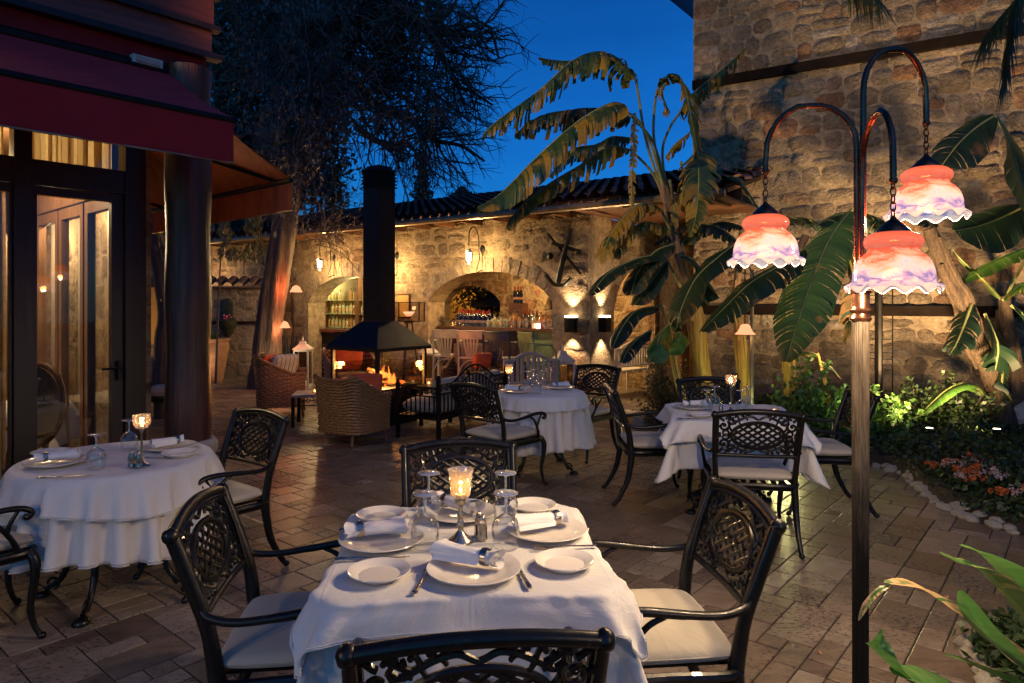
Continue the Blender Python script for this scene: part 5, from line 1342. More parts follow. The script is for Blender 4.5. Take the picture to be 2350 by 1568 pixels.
for z in (1.06,1.36,1.66): MB().box(-1.85,2.05,-.015,.13,z,z+.012).build('shelf','glass_green',t,smooth=0)
def bottle(kind):
    P={'wine':[(.001,0),(.037,0),(.038,.02),(.038,.18),(.030,.215),(.014,.24),(.0135,.29),(.015,.292),(.015,.30),(.001,.301)],
       'spirit':[(.001,0),(.042,0),(.044,.02),(.044,.15),(.036,.18),(.016,.195),(.015,.235),(.018,.237),(.018,.26),(.001,.262)],
       'tumbler':[(.001,0),(.028,0),(.034,.11),(.032,.11),(.027,.006),(.001,.006)]}[kind]
    return MB().lathe(P,12)
BK=[]
for kind,mt,lab,cat in (('wine','glass_dark','dark wine bottle in the row on the bar counter','bottle'),('spirit','glass_amber','amber spirit bottle among others on the bar counter','bottle'),('spirit','glass_green','clear green spirit bottle among others at the bar','bottle'),('tumbler','glass_clear','drinking glass on the bar counter','glass')):
    o=bottle(kind).build('bottle' if kind!='tumbler' else 'drinking_glass',mt,None,smooth=50)
    if kind!='tumbler':
        l=MB().lathe([(.0385 if kind=='wine' else .0447,.07),(.0385 if kind=='wine' else .0447,.115)],12); l.build('paper_label','terracotta' if kind=='wine' else 'brown_cushion' if mt!='glass_green' else 'plaster_warm',o)
        MB().lathe([(.0155,.25),(.0155,.305),(.001,.306)] if kind=='wine' else [(.0185,.236),(.0185,.266),(.001,.267)],10).build('cap','valance_red' if kind=='wine' else 'brass_worn',o)
    tag(o,lab,cat,{'wine':'dark wine bottles on the bar','spirit':'amber spirit bottles on the bar' if mt=='glass_amber' else 'pale spirit bottles at the bar','tumbler':'drinking glasses on the bar'}[kind]); BK.append([o,0])
def putb(k,p,lab=None,grp=None,sc=1.):
    o,n=BK[k]
    if n==0: o.location=p; o.scale=(sc,)*3; BK[k][1]=1
    else: o=dup(o,None,p,random.random()*6,None,grp,sc)
    if lab: o['label']=lab
rb_=random.Random(11)
for i in range(14): putb(0,tuple(BPu(1050+i*5.6,-.47+.04*(i%2),1.18)),None,None,rb_.uniform(.9,1.02))
for i in range(4): putb(0,tuple(BPu(1205+i*9,-.52,1.18)),None,None,.95)
for i in range(18): putb(1,tuple(BPu(1168+i*4.9,-.42+.06*(i%2),1.18)),None,None,rb_.uniform(.6,1.08))
for i in range(34): putb(3,tuple(BPu(1040+i*5.6,-.28-.07*(i%3),1.18)),None,None,rb_.uniform(.8,1.2))
for i in range(16): putb(2,tuple(BPu(1120+i*7.5,-.34-.05*(i%2),1.18)),None,None,rb_.uniform(.6,.95))
for i in range(3): putb(0,tuple(BPu(1182+i*7,-1.0,1.60)),'one of three wine bottles standing high at the right of the arch','three high wine bottles')
t=thing('bottle_stand','narrow wooden stand with liqueur bottles at the right behind the bar','stand',tuple(BPu(1190,-1.05)),BRZ); MB().box(-.16,.16,-.08,.1,0,1.6).build('case','wood_bar',t,smooth=0)
for z in (1.072,1.372,1.672):
    for i in range(32):
        x=4.78+i*.118
        if rb_.random()<.9: putb(1 if rb_.random()<.28 else 2,tuple(BP(x,-.79,z)),'small bottle on the lit glass shelves behind the left arch','bottles on the lit shelves',rb_.uniform(.75,.98))
# colourful votive lights at right
for i,(mt) in enumerate(('bulb_red','bulb_warm','petal_pink')):
    o=MB().lathe([(.001,0),(.03,0),(.038,.05),(.03,.08),(.001,.08)],12).build('votive_light',mt); o.location=tuple(BPu(1226+i*9,-.3,1.18)); tag(o,'small %s votive lamp at the right end of the bar'%('red','yellow','pink')[i],'lamp')
t=thing('flower_bowl','bowl of small white flowers at the right end of the bar counter','flowers',tuple(BPu(1256,-.3,1.18)))
MB().lathe([(.001,0),(.05,0),(.08,.06),(.075,.06),(.001,.02)],14).build('bowl','porcelain',t)
m=MB()
for i in range(60):
    a=rb_.uniform(0,6.28); r=rb_.uniform(0,.11); m.ball((r*cos(a),r*sin(a),.06+rb_.uniform(0,.09)),.012,4)
m.build('blossom','petal_pale',t)
# stacked plates/glasses at left of counter
t=thing('glass_rack','wire rack with stacked glasses at the left end of the bar','rack',tuple(BPu(1005,-.42,1.18)),BRZ)
m=MB()
for z in (0.01,.09,.17): m.box(-.22,.22,-.1,.1,z,z+.006)
for x in (-.2,.2):
    for y in (-.09,.09): m.tube([(x,y,0),(x,y,.22)],.005,5)
m.build('wire','silver',t)
m=MB()
for i in range(10): m.lathe([(.018,0),(.02,.06)],8,c=(-.19+.04*i,0,.018)); m.lathe([(.018,0),(.02,.06)],8,c=(-.19+.04*i,0,.1))
m.build('glassware','glass_clear',t)
# stools
def make_stool():
    rt=thing('bar_stool','wooden bar armchair','bar stool',group='tall wooden bar chairs at the counter')
    mt='paint_grey'; m=MB().box(-.22,.22,-.20,.22,.735,.765).build('seat',mt,rt,smooth=0)
    for (x,y) in ((-.2,.2),(.2,.2),(-.2,-.19),(.2,-.19)):
        MB().tube([(x,y,.735),(x*1.05,y*1.03,.4),(x*1.22,y*1.22,0)],[.019,.018,.016],8).build('leg',mt,rt)
    m=MB()
    for z in (.28,): m.tube([(-.23,.22,z),(.23,.22,z),(.23,-.21,z),(-.23,-.21,z)],.013,6,closed=True)
    for a,b in (((-.2,.2),(.2,.2)),((.2,.2),(.2,-.19)),((.2,-.19),(-.2,-.19)),((-.2,-.19),(-.2,.2))):
        pts=[]
        for i in range(9): t=i/8; pts.append((a[0]*1.03+(b[0]-a[0])*1.03*t,a[1]*1.03+(b[1]-a[1])*1.03*t,.50+.21*sin(PI*t)**.6))
        m.tube(pts,.012,6)
    m.build('arched_brace',mt,rt)
    m=MB()
    for x in (-.2,.2): m.tube(spl([(x,-.19,.76),(x*1.02,-.21,.95),(x*1.0,-.25,1.12)],4),.018,8)
    P=[]
    for z in (1.04,1.17): P.append([(-.215+.43*i/10,-.235-.03*(1-(2*i/10-1)**2)-(z-1.04)*.1,z) for i in range(11)])
    m.grid(P); m.grid([[(x,y+.018,z) for x,y,z in r] for r in P][::-1]); m.tube([P[1][i] for i in range(11)],.012,6)
    for i in range(5): x=-.11+i*.055; m.bar((x*.6,-.20,.765),(x,-.258,1.05),.030,.010,(0,1,0))
    for x in (-1,1):
        m.tube(spl([(x*.205,-.235,1.02),(x*.235,-.1,1.0),(x*.235,.08,.99)],4),.016,8); m.tube(spl([(x*.232,.05,.985),(x*.225,.13,.90),(x*.205,.17,.765)],4),.013,8)
    m.build('backrest',mt,rt); return rt
st0=make_stool(); GBS='tall wooden bar chairs at the counter'
def recol(o,mt):
    for c in o.children_recursive:
        if c.type=='MESH' and c.data.materials and c.data.materials[0].name=='paint_grey':
            c.data=c.data.copy(); c.data.materials[0]=MATS[mt]
fb=V3((-BN.x,-BN.y,0))
def stool(u,mt,lab,ex=0.,yy=.75):
    p=BPu(u,yy); rz=face_rz(fb.x,fb.y)+ex
    return dup(st0,None,tuple(p),rz,lab)
s_a=stool(1088,'x','pinkish white bar chair, second from the left at the counter',.45); s_b=stool(1148,'x','dark blue bar chair in the middle of the counter',.35); s_c=stool(1238,'x','green bar chair at the right end of the counter',-.45)
bpy.context.view_layer.update(); recol(s_a,'paint_pink'); recol(s_b,'paint_blue'); recol(s_c,'paint_green')
st0.location=tuple(BPu(1030,.75)); st0.rotation_euler=(0,0,face_rz(fb.x,fb.y)+.45); st0['label']='pale grey bar chair at the left end of the counter'
# box floor lamp
t=thing('box_lamp','easel legged floor lamp with a glass box shade holding a glowing bowl','floor lamp',tuple(BP(3.40,.45,0)),BRZ+.3)
m=MB()
for (x,y) in ((-.18,-.1),(.18,-.1),(0,.2)): m.tube([(x*.25,y*.25,1.16),(x,y,0)],.016,6)
m.box(-.06,.06,-.06,.06,1.15,1.18); m.build('easel','wood_dark',t)
m=MB()
for x in (-.24,.24):
    for y in (-.1,.1): m.box(x-.008,x+.008,y-.008,y+.008,1.18,1.50)
for z in (1.18,1.49):
    for y in (-.1,.1): m.box(-.232,.232,y-.007,y+.007,z,z+.012)
m.build('box_frame','iron_black',t,smooth=0); MB().box(-.235,.235,-.097,.097,1.195,1.487).build('box_glass','glass_smoke',t,smooth=0)
MB().lathe([(.001,1.27),(.04,1.27),(.08,1.31)],18).build('bowl_red','bulb_red',t); MB().lathe([(.08,1.311),(.10,1.345),(.094,1.345),(.001,1.32)],18).build('bowl_white','bulb_dim',t)
light('bowl_light','POINT',(0,0,1.40),2.,(1.,.5,.25),.04).parent=t; t.scale=(1.06,1.06,1.08)
# menu boards between arches
o=MB().box(-.14,.14,0,.02,-.2,.2).build('framed_picture','plaster_warm'); o.location=tuple(BP(3.95,.02,1.55)); o.rotation_euler=(0,0,BRZ); tag(o,'pale framed picture on the wall between the two bar arches','picture')
MB().box(-.165,.165,-.012,-.001,-.225,.225).build('frame','wood_dark',o,smooth=0)
# bench and armchairs near bar
def slat_bench(label,loc,rz,w,mat,cat='bench'):
    t=thing('wooden_bench',label,cat,loc,rz,'painted wooden slat benches'); h=w/2
    MB().box(-h,h,-.22,.24,.42,.45).build('seat',mat,t,smooth=0)
    m=MB()
    P=[(x,-.25,.82+.10*max(0,1-(x/(h*.7))**2)) for x in [-h+w*i/20 for i in range(21)]]; m.tube(P,.028,8,ref=(0,1,0),flat=.9); m.tube([(-h,-.24,.52),(h,-.24,.52)],.018,6)
    n=int(w/.075)
    for i in range(n): x=-h+w*(i+.5)/n; m.bar((x,-.245,.52),(x,-.25,.82+.09*max(0,1-(x/(h*.7))**2)),.04,.012,(0,1,0))
    m.build('backrest',mat,t)
    for x in (-h,h):
        MB().tube([(x,-.25,0),(x,-.24,.45),(x,-.26,.84)],.022,8).build('leg',mat,t); MB().tube([(x,.22,0),(x,.22,.64)],.022,8).build('leg',mat,t); MB().bar((x,-.27,.65),(x,.28,.65),.06,.025).build('armrest',mat,t)
slat_bench('pinkish white wooden bench with a curved back before the bar counter',(.18,9.55,0),face_rz(-.3,.95),.75,'paint_pink')
slat_bench('white wooden slat bench in the lit passage right of the pillar',tuple(G(1425,905)),face_rz(-.5,.5),1.0,'paint_white')
# umbrella stand by tree
t=thing('furled_umbrellas','bundle of black furled umbrellas in a stand by the tree trunk','umbrellas',tuple(G(668,882)))
for i in range(7):
    a=i*.9; MB().tube([(.10*cos(a),.10*sin(a),.05),(.09*cos(a),.09*sin(a),.5),(.12*cos(a),.12*sin(a),.95)],[.02,.045,.01],7).build('umbrella','black_cloth',t)
MB().lathe([(.16,0),(.16,.3)],14).build('stand','iron_black',t)
# pot with aloe
t=thing('terracotta_pot','tall terracotta jar with aloe against the courtyard wall','plant pot',(-6.15,14.0,0))
MB().lathe([(.001,0),(.20,0),(.21,.03),(.30,.55),(.33,.72),(.31,.80),(.35,.84),(.36,.88),(.30,.88),(.27,.78),(.001,.78)],28).build('jar','terracotta',t)
def blades(n,L,w,r0,mat,par,z0,droop=.5,up=.9,seed=1,name='leaf'):
    r=random.Random(seed); m=MB()
    for i in range(n):
        a=r.uniform(0,6.28); l=L*r.uniform(.6,1.1); c,s=cos(a),sin(a); e=r.uniform(.3,1.); rows=[]
        for k in range(7):
            t_=k/6; rr=r0+l*e*t_*.8; z=z0+l*up*t_*(1.2-e*.5)-droop*l*t_*t_*e; ww=w*(1-t_)**.6*(.6+.8*t_ if t_<.5 else 1)
            rows.append([(c*rr-s*ww,s*rr+c*ww,z),(c*rr,s*rr,z-w*.3),(c*rr+s*ww,s*rr-c*ww,z)])
        m.grid(rows)
    return m.build(name,mat,par,smooth=60)
blades(26,.36,.022,.04,'shrub_green',t,.80,.2,.9,4)
# wall planter
t=thing('wall_planter','dark carved wall planter with pink flowers on the courtyard wall','planter',(-5.98,14.38,1.15))
m=MB(); rows=[]
for z,w in ((-.38,.03),(-.25,.10),(-.1,.19),(0,.21),(.06,.15),(.18,.14),(.34,.16),(.42,.10),(.48,.03)): rows.append([(w*cos(PI+PI*k/10),-.02+(w*.9 if z<.03 else .04)*sin(PI+PI*k/10),z+.08) for k in range(11)])
m.grid(rows); m.build('bowl','bronze_green',t)
m=MB(); r_=random.Random(2)
for i in range(26): m.ball((r_.gauss(.04,.07),-.13+r_.gauss(0,.03),.17+r_.gauss(0,.04)),.016,4)
m.build('blossom','petal_pink',t)
# small lamps near tree
t=thing('lamp_post','small lamp post with two glowing shades beside the big tree trunk','lamp post',tuple(G(671,889))); 
MB().tube([(0,0,0),(0,0,1.95)],.025,8).build('pole','iron_black',t)
for (dx,z,mt) in ((.07,1.88,'bulb_red'),(-.16,1.20,'bulb_red')):
    m=MB(); m.tube(spl([(0,0,z+.02),(dx*.5,0,z+.2),(dx,0,z+.12)],4),.01,6); m.build('arm','iron_black',t); MB().lathe([(.02,.06),(.07,.03),(.08,0),(.12,-.07),(.001,-.06)],16,c=(dx,0,z)).build('shade','bulb_red',t)
light('shade_light','POINT',(.02,-.22,1.85),RED_W,(1.,.17,.05),.06).parent=t; light('shade_light','POINT',(-.16,-.2,1.1),RED_W*.5,(1.,.30,.12),.05).parent=t
# second garden lamp
b=V3((2.83,8.05,0)); t=thing('garden_lamp','thin dark garden lamp with one small glowing shade among the banana stems','lamp post',tuple(b))
MB().tube([(0,0,0),(0,0,2.0)],.022,8).build('pole','bronze_green',t)
MB().tube(spl([(0,0,1.9),(-.04,0,2.08),(-.09,-.02,2.0),(-.09,-.02,1.36)],4),.008,6).build('arm','copper',t)
MB().lathe([(.03,.09),(.055,.07),(.06,.05),(.085,0),(.12,-.03),(.001,-.01)],20,c=(-.09,-.03,1.27)).build('shade','bulb_red',t)
light('shade_light','POINT',(-.09,-.05,1.18),4,(1.,.45,.2),.04).parent=t
# trellis
t=thing('plant_trellis','black post and thin wire ladder trellis standing before the tower wall','trellis',(4.62,8.6,0),TRZ)
MB().tube([(0,0,0),(0,0,1.85)],.045,8).build('post','iron_black',t)
m=MB()
for x in (-.16,.15): m.tube([(x,.03,0),(x,.03,1.85)],.008,5)
for z in (.9,.98,1.07,1.15,1.25,1.7,1.78,1.85,.3,.4,.5): m.tube([(-.16,.03,z),(.15,.03,z)],.006,5)
m.build('wire_ladder','iron_black',t)
# garden spots and added spots
def gspot(loc,aim,pw,col,label,size=100,vis=True):
    t=thing('garden_spotlight',label,'spotlight',tuple(loc),0,'small garden spotlights')
    MB().lathe([(.001,-.02),(.035,-.02),(.04,.03),(.036,.035),(.001,.03)],12).build('housing','iron_black',t); MB().lathe([(.034,.036),(.001,.037)],12).build('lens','bulb_warm',t)
    MB().tube([(0,0,-.02),(0,0,-.2)],.01,6).build('spike','iron_black',t)
    light('spot_light','SPOT',tuple(V3(loc)+V3((0,0,.06))),pw,col,.12,t,spot_size=R(size),spot_blend=.8,aim=tuple(aim))
for a in SPOTS: gspot(*a)
fl_=FA(-1.3,.50,3.72); t=thing('added_floodlight','added unseen floodlight on the jetty above the awning, washing the stone building with warm light','floodlight',tuple(fl_),math.atan2(FD.y,FD.x))  # added out of frame for an even warm light on the tower
MB().box(-.12,.12,-.10,.0,-.08,.08).box(-.02,.02,.0,.2,-.02,.02).build('housing','iron_black',t,smooth=0)
MB().box(-.10,.10,-.108,-.102,-.06,.06).build('lens','bulb_warm',t,smooth=0)
light('flood_fill','SPOT',tuple(fl_+FN*.16),FLOOD_W,(1.,.64,.32),.10,t,spot_size=R(52),spot_blend=.7,aim=(4.4,9.8,4.0))
# interior dining
t=thing('oval_back_chair','dark dining chair with an oval upholstered back behind the glass','dining chair',tuple(FA(-.74,-.55,0)),face_rz(-.3,-.9))
m=MB(); m.tube([(.27*cos(a),-.24-.03*sin(a),.84+.30*sin(a)) for a in [2*PI*k/36 for k in range(36)]],.022,8,closed=True)
for x in (-.2,.2): m.tube(spl([(x,-.22,.45),(x*.6,-.22,.52),(x*.7,-.22,.60)],3),.02,6)
m.build('back_frame','wood_dark',t); 
o=MB(); o.lathe([(.001,.022),(.20,.02),(.255,.0)],30); oo=o.build('back_pad','velvet_grey',t); oo.rotation_euler=(PI/2,0,0); oo.location=(0,-.24,.84); oo.scale=(1,1.12,1)
MB().cushion((0,0,.45),(1,0,0),(0,1,0),(0,0,1),.52,.5,.09,8).build('seat','velvet_grey',t)
for (x,y) in ((-.22,.22),(.22,.22),(-.2,-.22),(.2,-.22)): MB().tube([(x,y,.42),(x,y,0)],[.022,.015],8).build('leg','wood_dark',t)
for x in (-1,1): MB().tube(spl([(x*.24,-.2,.66),(x*.29,-.02,.66),(x*.28,.14,.64),(x*.25,.15,.45)],4),.016,6).build('armrest','wood_dark',t)
t=scroll_base('square indoor table with a white cloth behind the glass door','square',tuple(FA(-.55,-1.55,0)),R(20),.38,4)
P=sim('square',.40,.745,'square',.40+.36,64,9,51); cloth_obj('tablecloth','white cloth on the indoor table behind the glass door',P,FA(-.55,-1.55,0),R(20),'cloth_white','square',GC,False)
# ================= VEGETATION =================
def leaf_blade(mb,pts,w,seed=0,torn=.5,droop=.5,dry=0.,nst=None,fold=.15,tip=.04,rigid=False,shred=.0,roll=0.):
    """pts: world midrib from base to tip; w half width"""
    r=random.Random(seed); M=spl(pts,8); n=len(M); L=[0]
    for i in range(1,n): L.append(L[-1]+(M[i]-M[i-1]).length)
    T=L[-1]
    def at(t):
        d=t*T
        for i in range(1,n):
            if L[i]>=d or i==n-1:
                f=(d-L[i-1])/max(1e-6,L[i]-L[i-1]); f=min(1,max(0,f)); return M[i-1].lerp(M[i],f),(M[i]-M[i-1]).normalized()
    def wid(t): return w*min(1,(t*7)**.6+.02)*min(1,((1-t)*2.7)**.62+tip)
    if nst is None: nst=max(10,int(T/ (.045 if torn>0 else .05)))
    for side in (1,-1):
        t=0.02; j=0; prev=None
        while t<.995:
            dt=(1/nst)*r.uniform(.6,1.7 if torn>0 else 1.0); t1=min(1,t+dt)
            cut=r.random()<torn; gap=(r.uniform(.04,.35) if cut else -.03)*dt
            dr=droop*(1+torn*r.uniform(-.5,.7)); dd=dry+r.uniform(-.12,.14)+(.18 if r.random()<dry*.8 else 0)
            lenf=r.uniform(.72,1.05) if torn>.3 else 1
            rows=[]
            K=5
            for k in range(K+1):
                s=k/K; row=[]
                for (tt,e) in ((t,1),(t1,-1)):
                    tq=tt+(e*gap*s*.5); tq=min(.999,max(.001,tq)); p,tg=at(tq)
                    up=V3((0,0,1)); lat=tg.cross(up)
                    if lat.length<.15: lat=V3((1,0,0)) if abs(tg.x)<.7 else V3((0,1,0)); lat=tg.cross(lat.cross(tg))*-1
                    lat.normalize(); nr=lat.cross(tg).normalized(); nr=nr if nr.z>0 else -nr
                    if roll: lat,nr=lat*cos(roll)+nr*sin(roll),nr*cos(roll)-lat*sin(roll)
                    ww=wid(tt)*lenf; ang=fold*2-dr*s*1.4
                    q=p+lat*(side*ww*s*cos(ang))+nr*(ww*s*sin(fold))-up*(ww*s*s*max(0,dr)*.95)+tg*(ww*s*.22)
                    row.append(q)
                rows.append(row)
            vs=[v for rw in rows for v in rw]; fs=[(2*k,2*k+1,2*k+3,2*k+2) for k in range(K)]
            at_=[max(0,dd+.16*(k//2/K)**2) for k in range(2*K+2)]
            mb.add(vs,fs,at_)
            t=t1+(r.uniform(0,.03) if r.random()<shred else 0)
    return M
def banana(name,label,base,trunk,rad,leaves,mat='banana_leaf',stem='banana_stem',group='banana plants in the garden'):
    rt=thing(name,label,'banana plant',tuple(base),0,group)
    if trunk:
        P=spl(trunk,5); m=MB(); n=len(P); rs=[rad[0]+(rad[1]-rad[0])*i/(n-1) for i in range(n)]; rs=[r_*(1+.06*sin(i*1.7)) for i,r_ in enumerate(rs)]
        m.tube(P,rs,14)
        for i in range(5):
            a=i*1.3; s=[p+V3((cos(a),sin(a),0))*(rs[j]*1.0) for j,p in enumerate(P)]; k0=(i*3)%max(1,n//2); m.tube(s[k0:k0+max(4,n//2)],[r_*.35 for r_ in rs[k0:k0+max(4,n//2)]],6)
        m.build('trunk',stem,rt,world=True)
    for i,lf in enumerate(leaves):
        pts,w=lf[0],lf[1]; kw=lf[2] if len(lf)>2 else {}; kw=dict(kw); mt=kw.pop('mat',mat); stalk=kw.pop('stalk',None)
        m=MB(); m.a=[]; M=leaf_blade(m,pts,w,seed=i*7+len(name)+int(base[0]*10),**kw)
        o=m.build('leaf',mt,rt,world=True,smooth=60)
        s=MB(); pp=([V3(q) for q in stalk] if stalk else [])+list(M)
        if stalk: pp=spl([V3(q) for q in stalk],5)[:-1]+list(M)
        k=len(pp); s.tube(pp,[.020*(1-.85*j/(k-1)) for j in range(k)],6); s.build('midrib','leaf_stalk',o) if False else None
        s2=MB(); s2.v=[]; s2.f=[]; s2.tube([p-base for p in pp],[.017*(1-.85*j/(k-1))+.002 for j in range(k)],6); s2.build('midrib','leaf_stalk',o)
    return rt
def C1(x,y,Y): return D((1350+x/1.845)*.78333,(50+y/1.845)*.78333,Y)
def C4(x,y,Y): return D((1650+x/3.484)*.78333,(750+y/3.484)*.78333,Y)
def C2b(x,y,Y): return D((1950+x/2.238)*.78333,(750+y/2.238)*.78333,Y)
def C5(x,y,Y): return D((2500+x/1.568)*.78333,(300+y/1.568)*.78333,Y)
base=V3((2.38,8.7,.08))
def LL(f,pts,Y0,Y1): n=len(pts); return [f(a,b,Y0+(Y1-Y0)*i/(n-1)) for i,(a,b) in enumerate(pts)]
S0=C1(1140,1080,8.7)
lv=[
 (LL(C1,[(950,350),(870,265),(740,195),(600,240),(420,400),(200,560),(115,645)],8.7,7.9),.40,dict(torn=.45,droop=.85,dry=.02,stalk=[S0,C1(1010,700,8.7),C1(960,420,8.7),C1(950,350,8.7)])),
 (LL(C1,[(880,505),(820,465),(640,560),(430,740),(220,950),(90,1030)],8.5,7.5),.46,dict(torn=.22,droop=.65,dry=.10,fold=.02,stalk=[S0,C1(1030,700,8.6),C1(960,560,8.5),C1(880,505,8.5)])),
 (LL(C1,[(930,545),(780,500),(600,505),(420,545),(290,640)],8.9,9.4),.34,dict(torn=.6,droop=.9,dry=.02,mat='banana_leaf_dark',stalk=[S0,C1(1050,700,8.8),C1(930,545,8.9)])),
 (LL(C1,[(920,720),(800,705),(650,800),(480,900),(330,1020),(250,1150)],8.6,8.0),.34,dict(torn=.4,droop=.8,dry=.06,stalk=[S0,C1(1040,850,8.7),C1(920,720,8.6)])),
 (LL(C1,[(930,660),(820,650),(740,690),(600,720),(480,860)],9.,9.3),.26,dict(torn=.5,droop=.9,dry=.02,mat='banana_leaf_dark')),
 (LL(C1,[(700,225),(600,240),(500,235),(418,218)],9.0,9.3),.20,dict(torn=.5,droop=.9,dry=.12)),
 (LL(C1,[(1060,400),(1110,325),(1190,335),(1235,500),(1285,800),(1275,1050),(1240,1190)],8.6,8.2),.27,dict(torn=.45,droop=.5,dry=.10,stalk=[S0,C1(1050,700,8.7),C1(1045,520,8.6),C1(1060,400,8.6)])),
 (LL(C1,[(1180,520),(1240,430),(1330,350),(1430,270),(1540,165)],8.9,9.0),.24,dict(torn=.85,droop=1.0,dry=.10,shred=.4,stalk=[S0,C1(1090,760,8.8),C1(1120,620,8.8),C1(1180,520,8.9)])),
 (LL(C1,[(1110,360),(1080,400),(1110,480),(1115,540)],8.5,8.4),.11,dict(torn=.9,droop=.8,dry=.42,shred=.5)),
 (LL(C1,[(1080,1040),(980,1010),(880,1080),(800,1200),(770,1300)],8.4,8.0),.30,dict(torn=.7,droop=.9,dry=.30,stalk=[C1(1160,1200,8.7),C1(1080,1040,8.4)])),
 (LL(C1,[(1110,760),(1160,690),(1220,640),(1240,620)],8.7,8.8),.14,dict(torn=.8,droop=.9,dry=.25)),
 (LL(C1,[(1190,780),(1210,900),(1190,1010),(1230,1080)],8.6,8.5),.15,dict(torn=.8,droop=.6,dry=.3)),
 (LL(C1,[(940,520),(935,700),(925,900),(930,1140)],8.5,8.5),.055,dict(torn=.9,droop=.4,dry=.62,shred=.2)),
 (LL(C1,[(1130,880),(1150,1000),(1165,1150)],8.55,8.5),.07,dict(torn=.9,droop=.4,dry=.62)),
 (LL(C1,[(1100,1290),(960,1305),(800,1385),(700,1505)],8.3,7.8),.20,dict(torn=.15,droop=.5,dry=-.05,mat='banana_leaf_dark',stalk=[D(1578,690,8.7),C1(1100,1290,8.3)])),
 (LL(C1,[(1120,1150),(1000,1110),(900,1170),(830,1300)],8.5,8.2),.24,dict(torn=.5,droop=.8,dry=.2)),
 (LL(C1,[(1150,1230),(1050,1270),(960,1380),(920,1500)],8.4,8.0),.24,dict(torn=.2,droop=.6,dry=.0,mat='banana_leaf_dark')),
 (LL(C1,[(1190,1230),(1300,1140),(1420,1110),(1530,1135)],8.8,8.9),.22,dict(torn=.3,droop=.7,dry=.0,mat='banana_leaf_dark')),
 (LL(C1,[(1180,1290),(1260,1320),(1310,1440),(1290,1560)],8.5,8.3),.22,dict(torn=.2,droop=.5,dry=-.05,mat='banana_leaf_dark')),
 ([D(1530,600,8.3),D(1500,640,8.2),D(1478,670,8.1),D(1458,700,8.0)],.20,dict(torn=.1,droop=.6,dry=-.08,mat='banana_leaf_dark')),
]
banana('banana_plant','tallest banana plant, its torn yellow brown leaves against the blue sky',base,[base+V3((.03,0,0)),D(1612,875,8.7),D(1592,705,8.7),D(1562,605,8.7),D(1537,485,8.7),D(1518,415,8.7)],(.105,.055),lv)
# dry sheath on the trunk
b2=V3((2.2,8.35,.08))
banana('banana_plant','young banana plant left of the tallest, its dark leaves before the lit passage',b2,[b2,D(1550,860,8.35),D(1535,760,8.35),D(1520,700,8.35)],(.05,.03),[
 (LL(C4,[(980,520),(750,560),(600,740),(505,940)],8.2,7.8),.17,dict(torn=.15,droop=.6,dry=-.1,mat='banana_leaf_dark',stalk=[D(1520,700,8.35),C4(980,520,8.2)])),
 (LL(C4,[(900,760),(760,850),(660,970),(600,1090)],8.1,7.8),.14,dict(torn=.15,droop=.6,dry=-.1,mat='banana_leaf_dark')),
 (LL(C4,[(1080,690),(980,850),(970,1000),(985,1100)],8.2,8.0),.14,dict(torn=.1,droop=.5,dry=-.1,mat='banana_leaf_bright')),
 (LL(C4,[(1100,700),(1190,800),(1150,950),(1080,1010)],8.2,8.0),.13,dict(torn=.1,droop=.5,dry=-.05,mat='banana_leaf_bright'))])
b3=V3((2.95,8.55,.08))
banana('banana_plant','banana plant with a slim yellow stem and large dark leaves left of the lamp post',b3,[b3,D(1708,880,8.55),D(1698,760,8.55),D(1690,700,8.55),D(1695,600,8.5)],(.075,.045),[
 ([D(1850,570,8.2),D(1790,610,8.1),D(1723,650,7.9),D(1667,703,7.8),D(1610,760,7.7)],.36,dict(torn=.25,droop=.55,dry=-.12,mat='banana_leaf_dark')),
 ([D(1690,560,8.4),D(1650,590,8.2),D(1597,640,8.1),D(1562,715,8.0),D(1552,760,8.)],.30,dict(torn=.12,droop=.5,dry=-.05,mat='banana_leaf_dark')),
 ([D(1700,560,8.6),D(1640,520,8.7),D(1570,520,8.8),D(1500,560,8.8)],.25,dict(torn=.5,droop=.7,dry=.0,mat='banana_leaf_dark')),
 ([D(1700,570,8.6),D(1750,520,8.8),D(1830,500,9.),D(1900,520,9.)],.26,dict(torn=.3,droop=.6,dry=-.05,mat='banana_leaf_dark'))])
b4=V3((3.40,8.35,.08))
banana('banana_plant','banana plant with a huge dark leaf hanging just left of the lamp post',b4,[b4,D(1812,880,8.35),D(1810,760,8.35),D(1812,640,8.35),D(1850,540,8.3)],(.075,.045),[
 ([D(1955,480,8.2),D(1905,550,8.0),D(1866,640,7.8),D(1832,740,7.6),D(1805,830,7.5)],.36,dict(torn=.22,droop=.42,dry=-.15,mat='banana_leaf_dark')),
 ([D(1870,520,8.3),D(1930,490,8.4),D(2000,500,8.5),D(2070,560,8.6)],.28,dict(torn=.3,droop=.6,dry=-.05,mat='banana_leaf_dark')),
 ([D(1940,560,8.3),D(1960,640,8.3),D(1955,720,8.3),D(1940,790,8.3)],.16,dict(torn=.3,droop=.5,dry=.1,mat='banana_leaf_dark')),
 ([D(1740,480,8.6),D(1690,410,8.7),D(1650,420,8.8),D(1615,445,8.8)],.13,dict(torn=.3,droop=.6,dry=.0,mat='banana_leaf_dark'))])
b5=V3((3.85,8.1,.08))
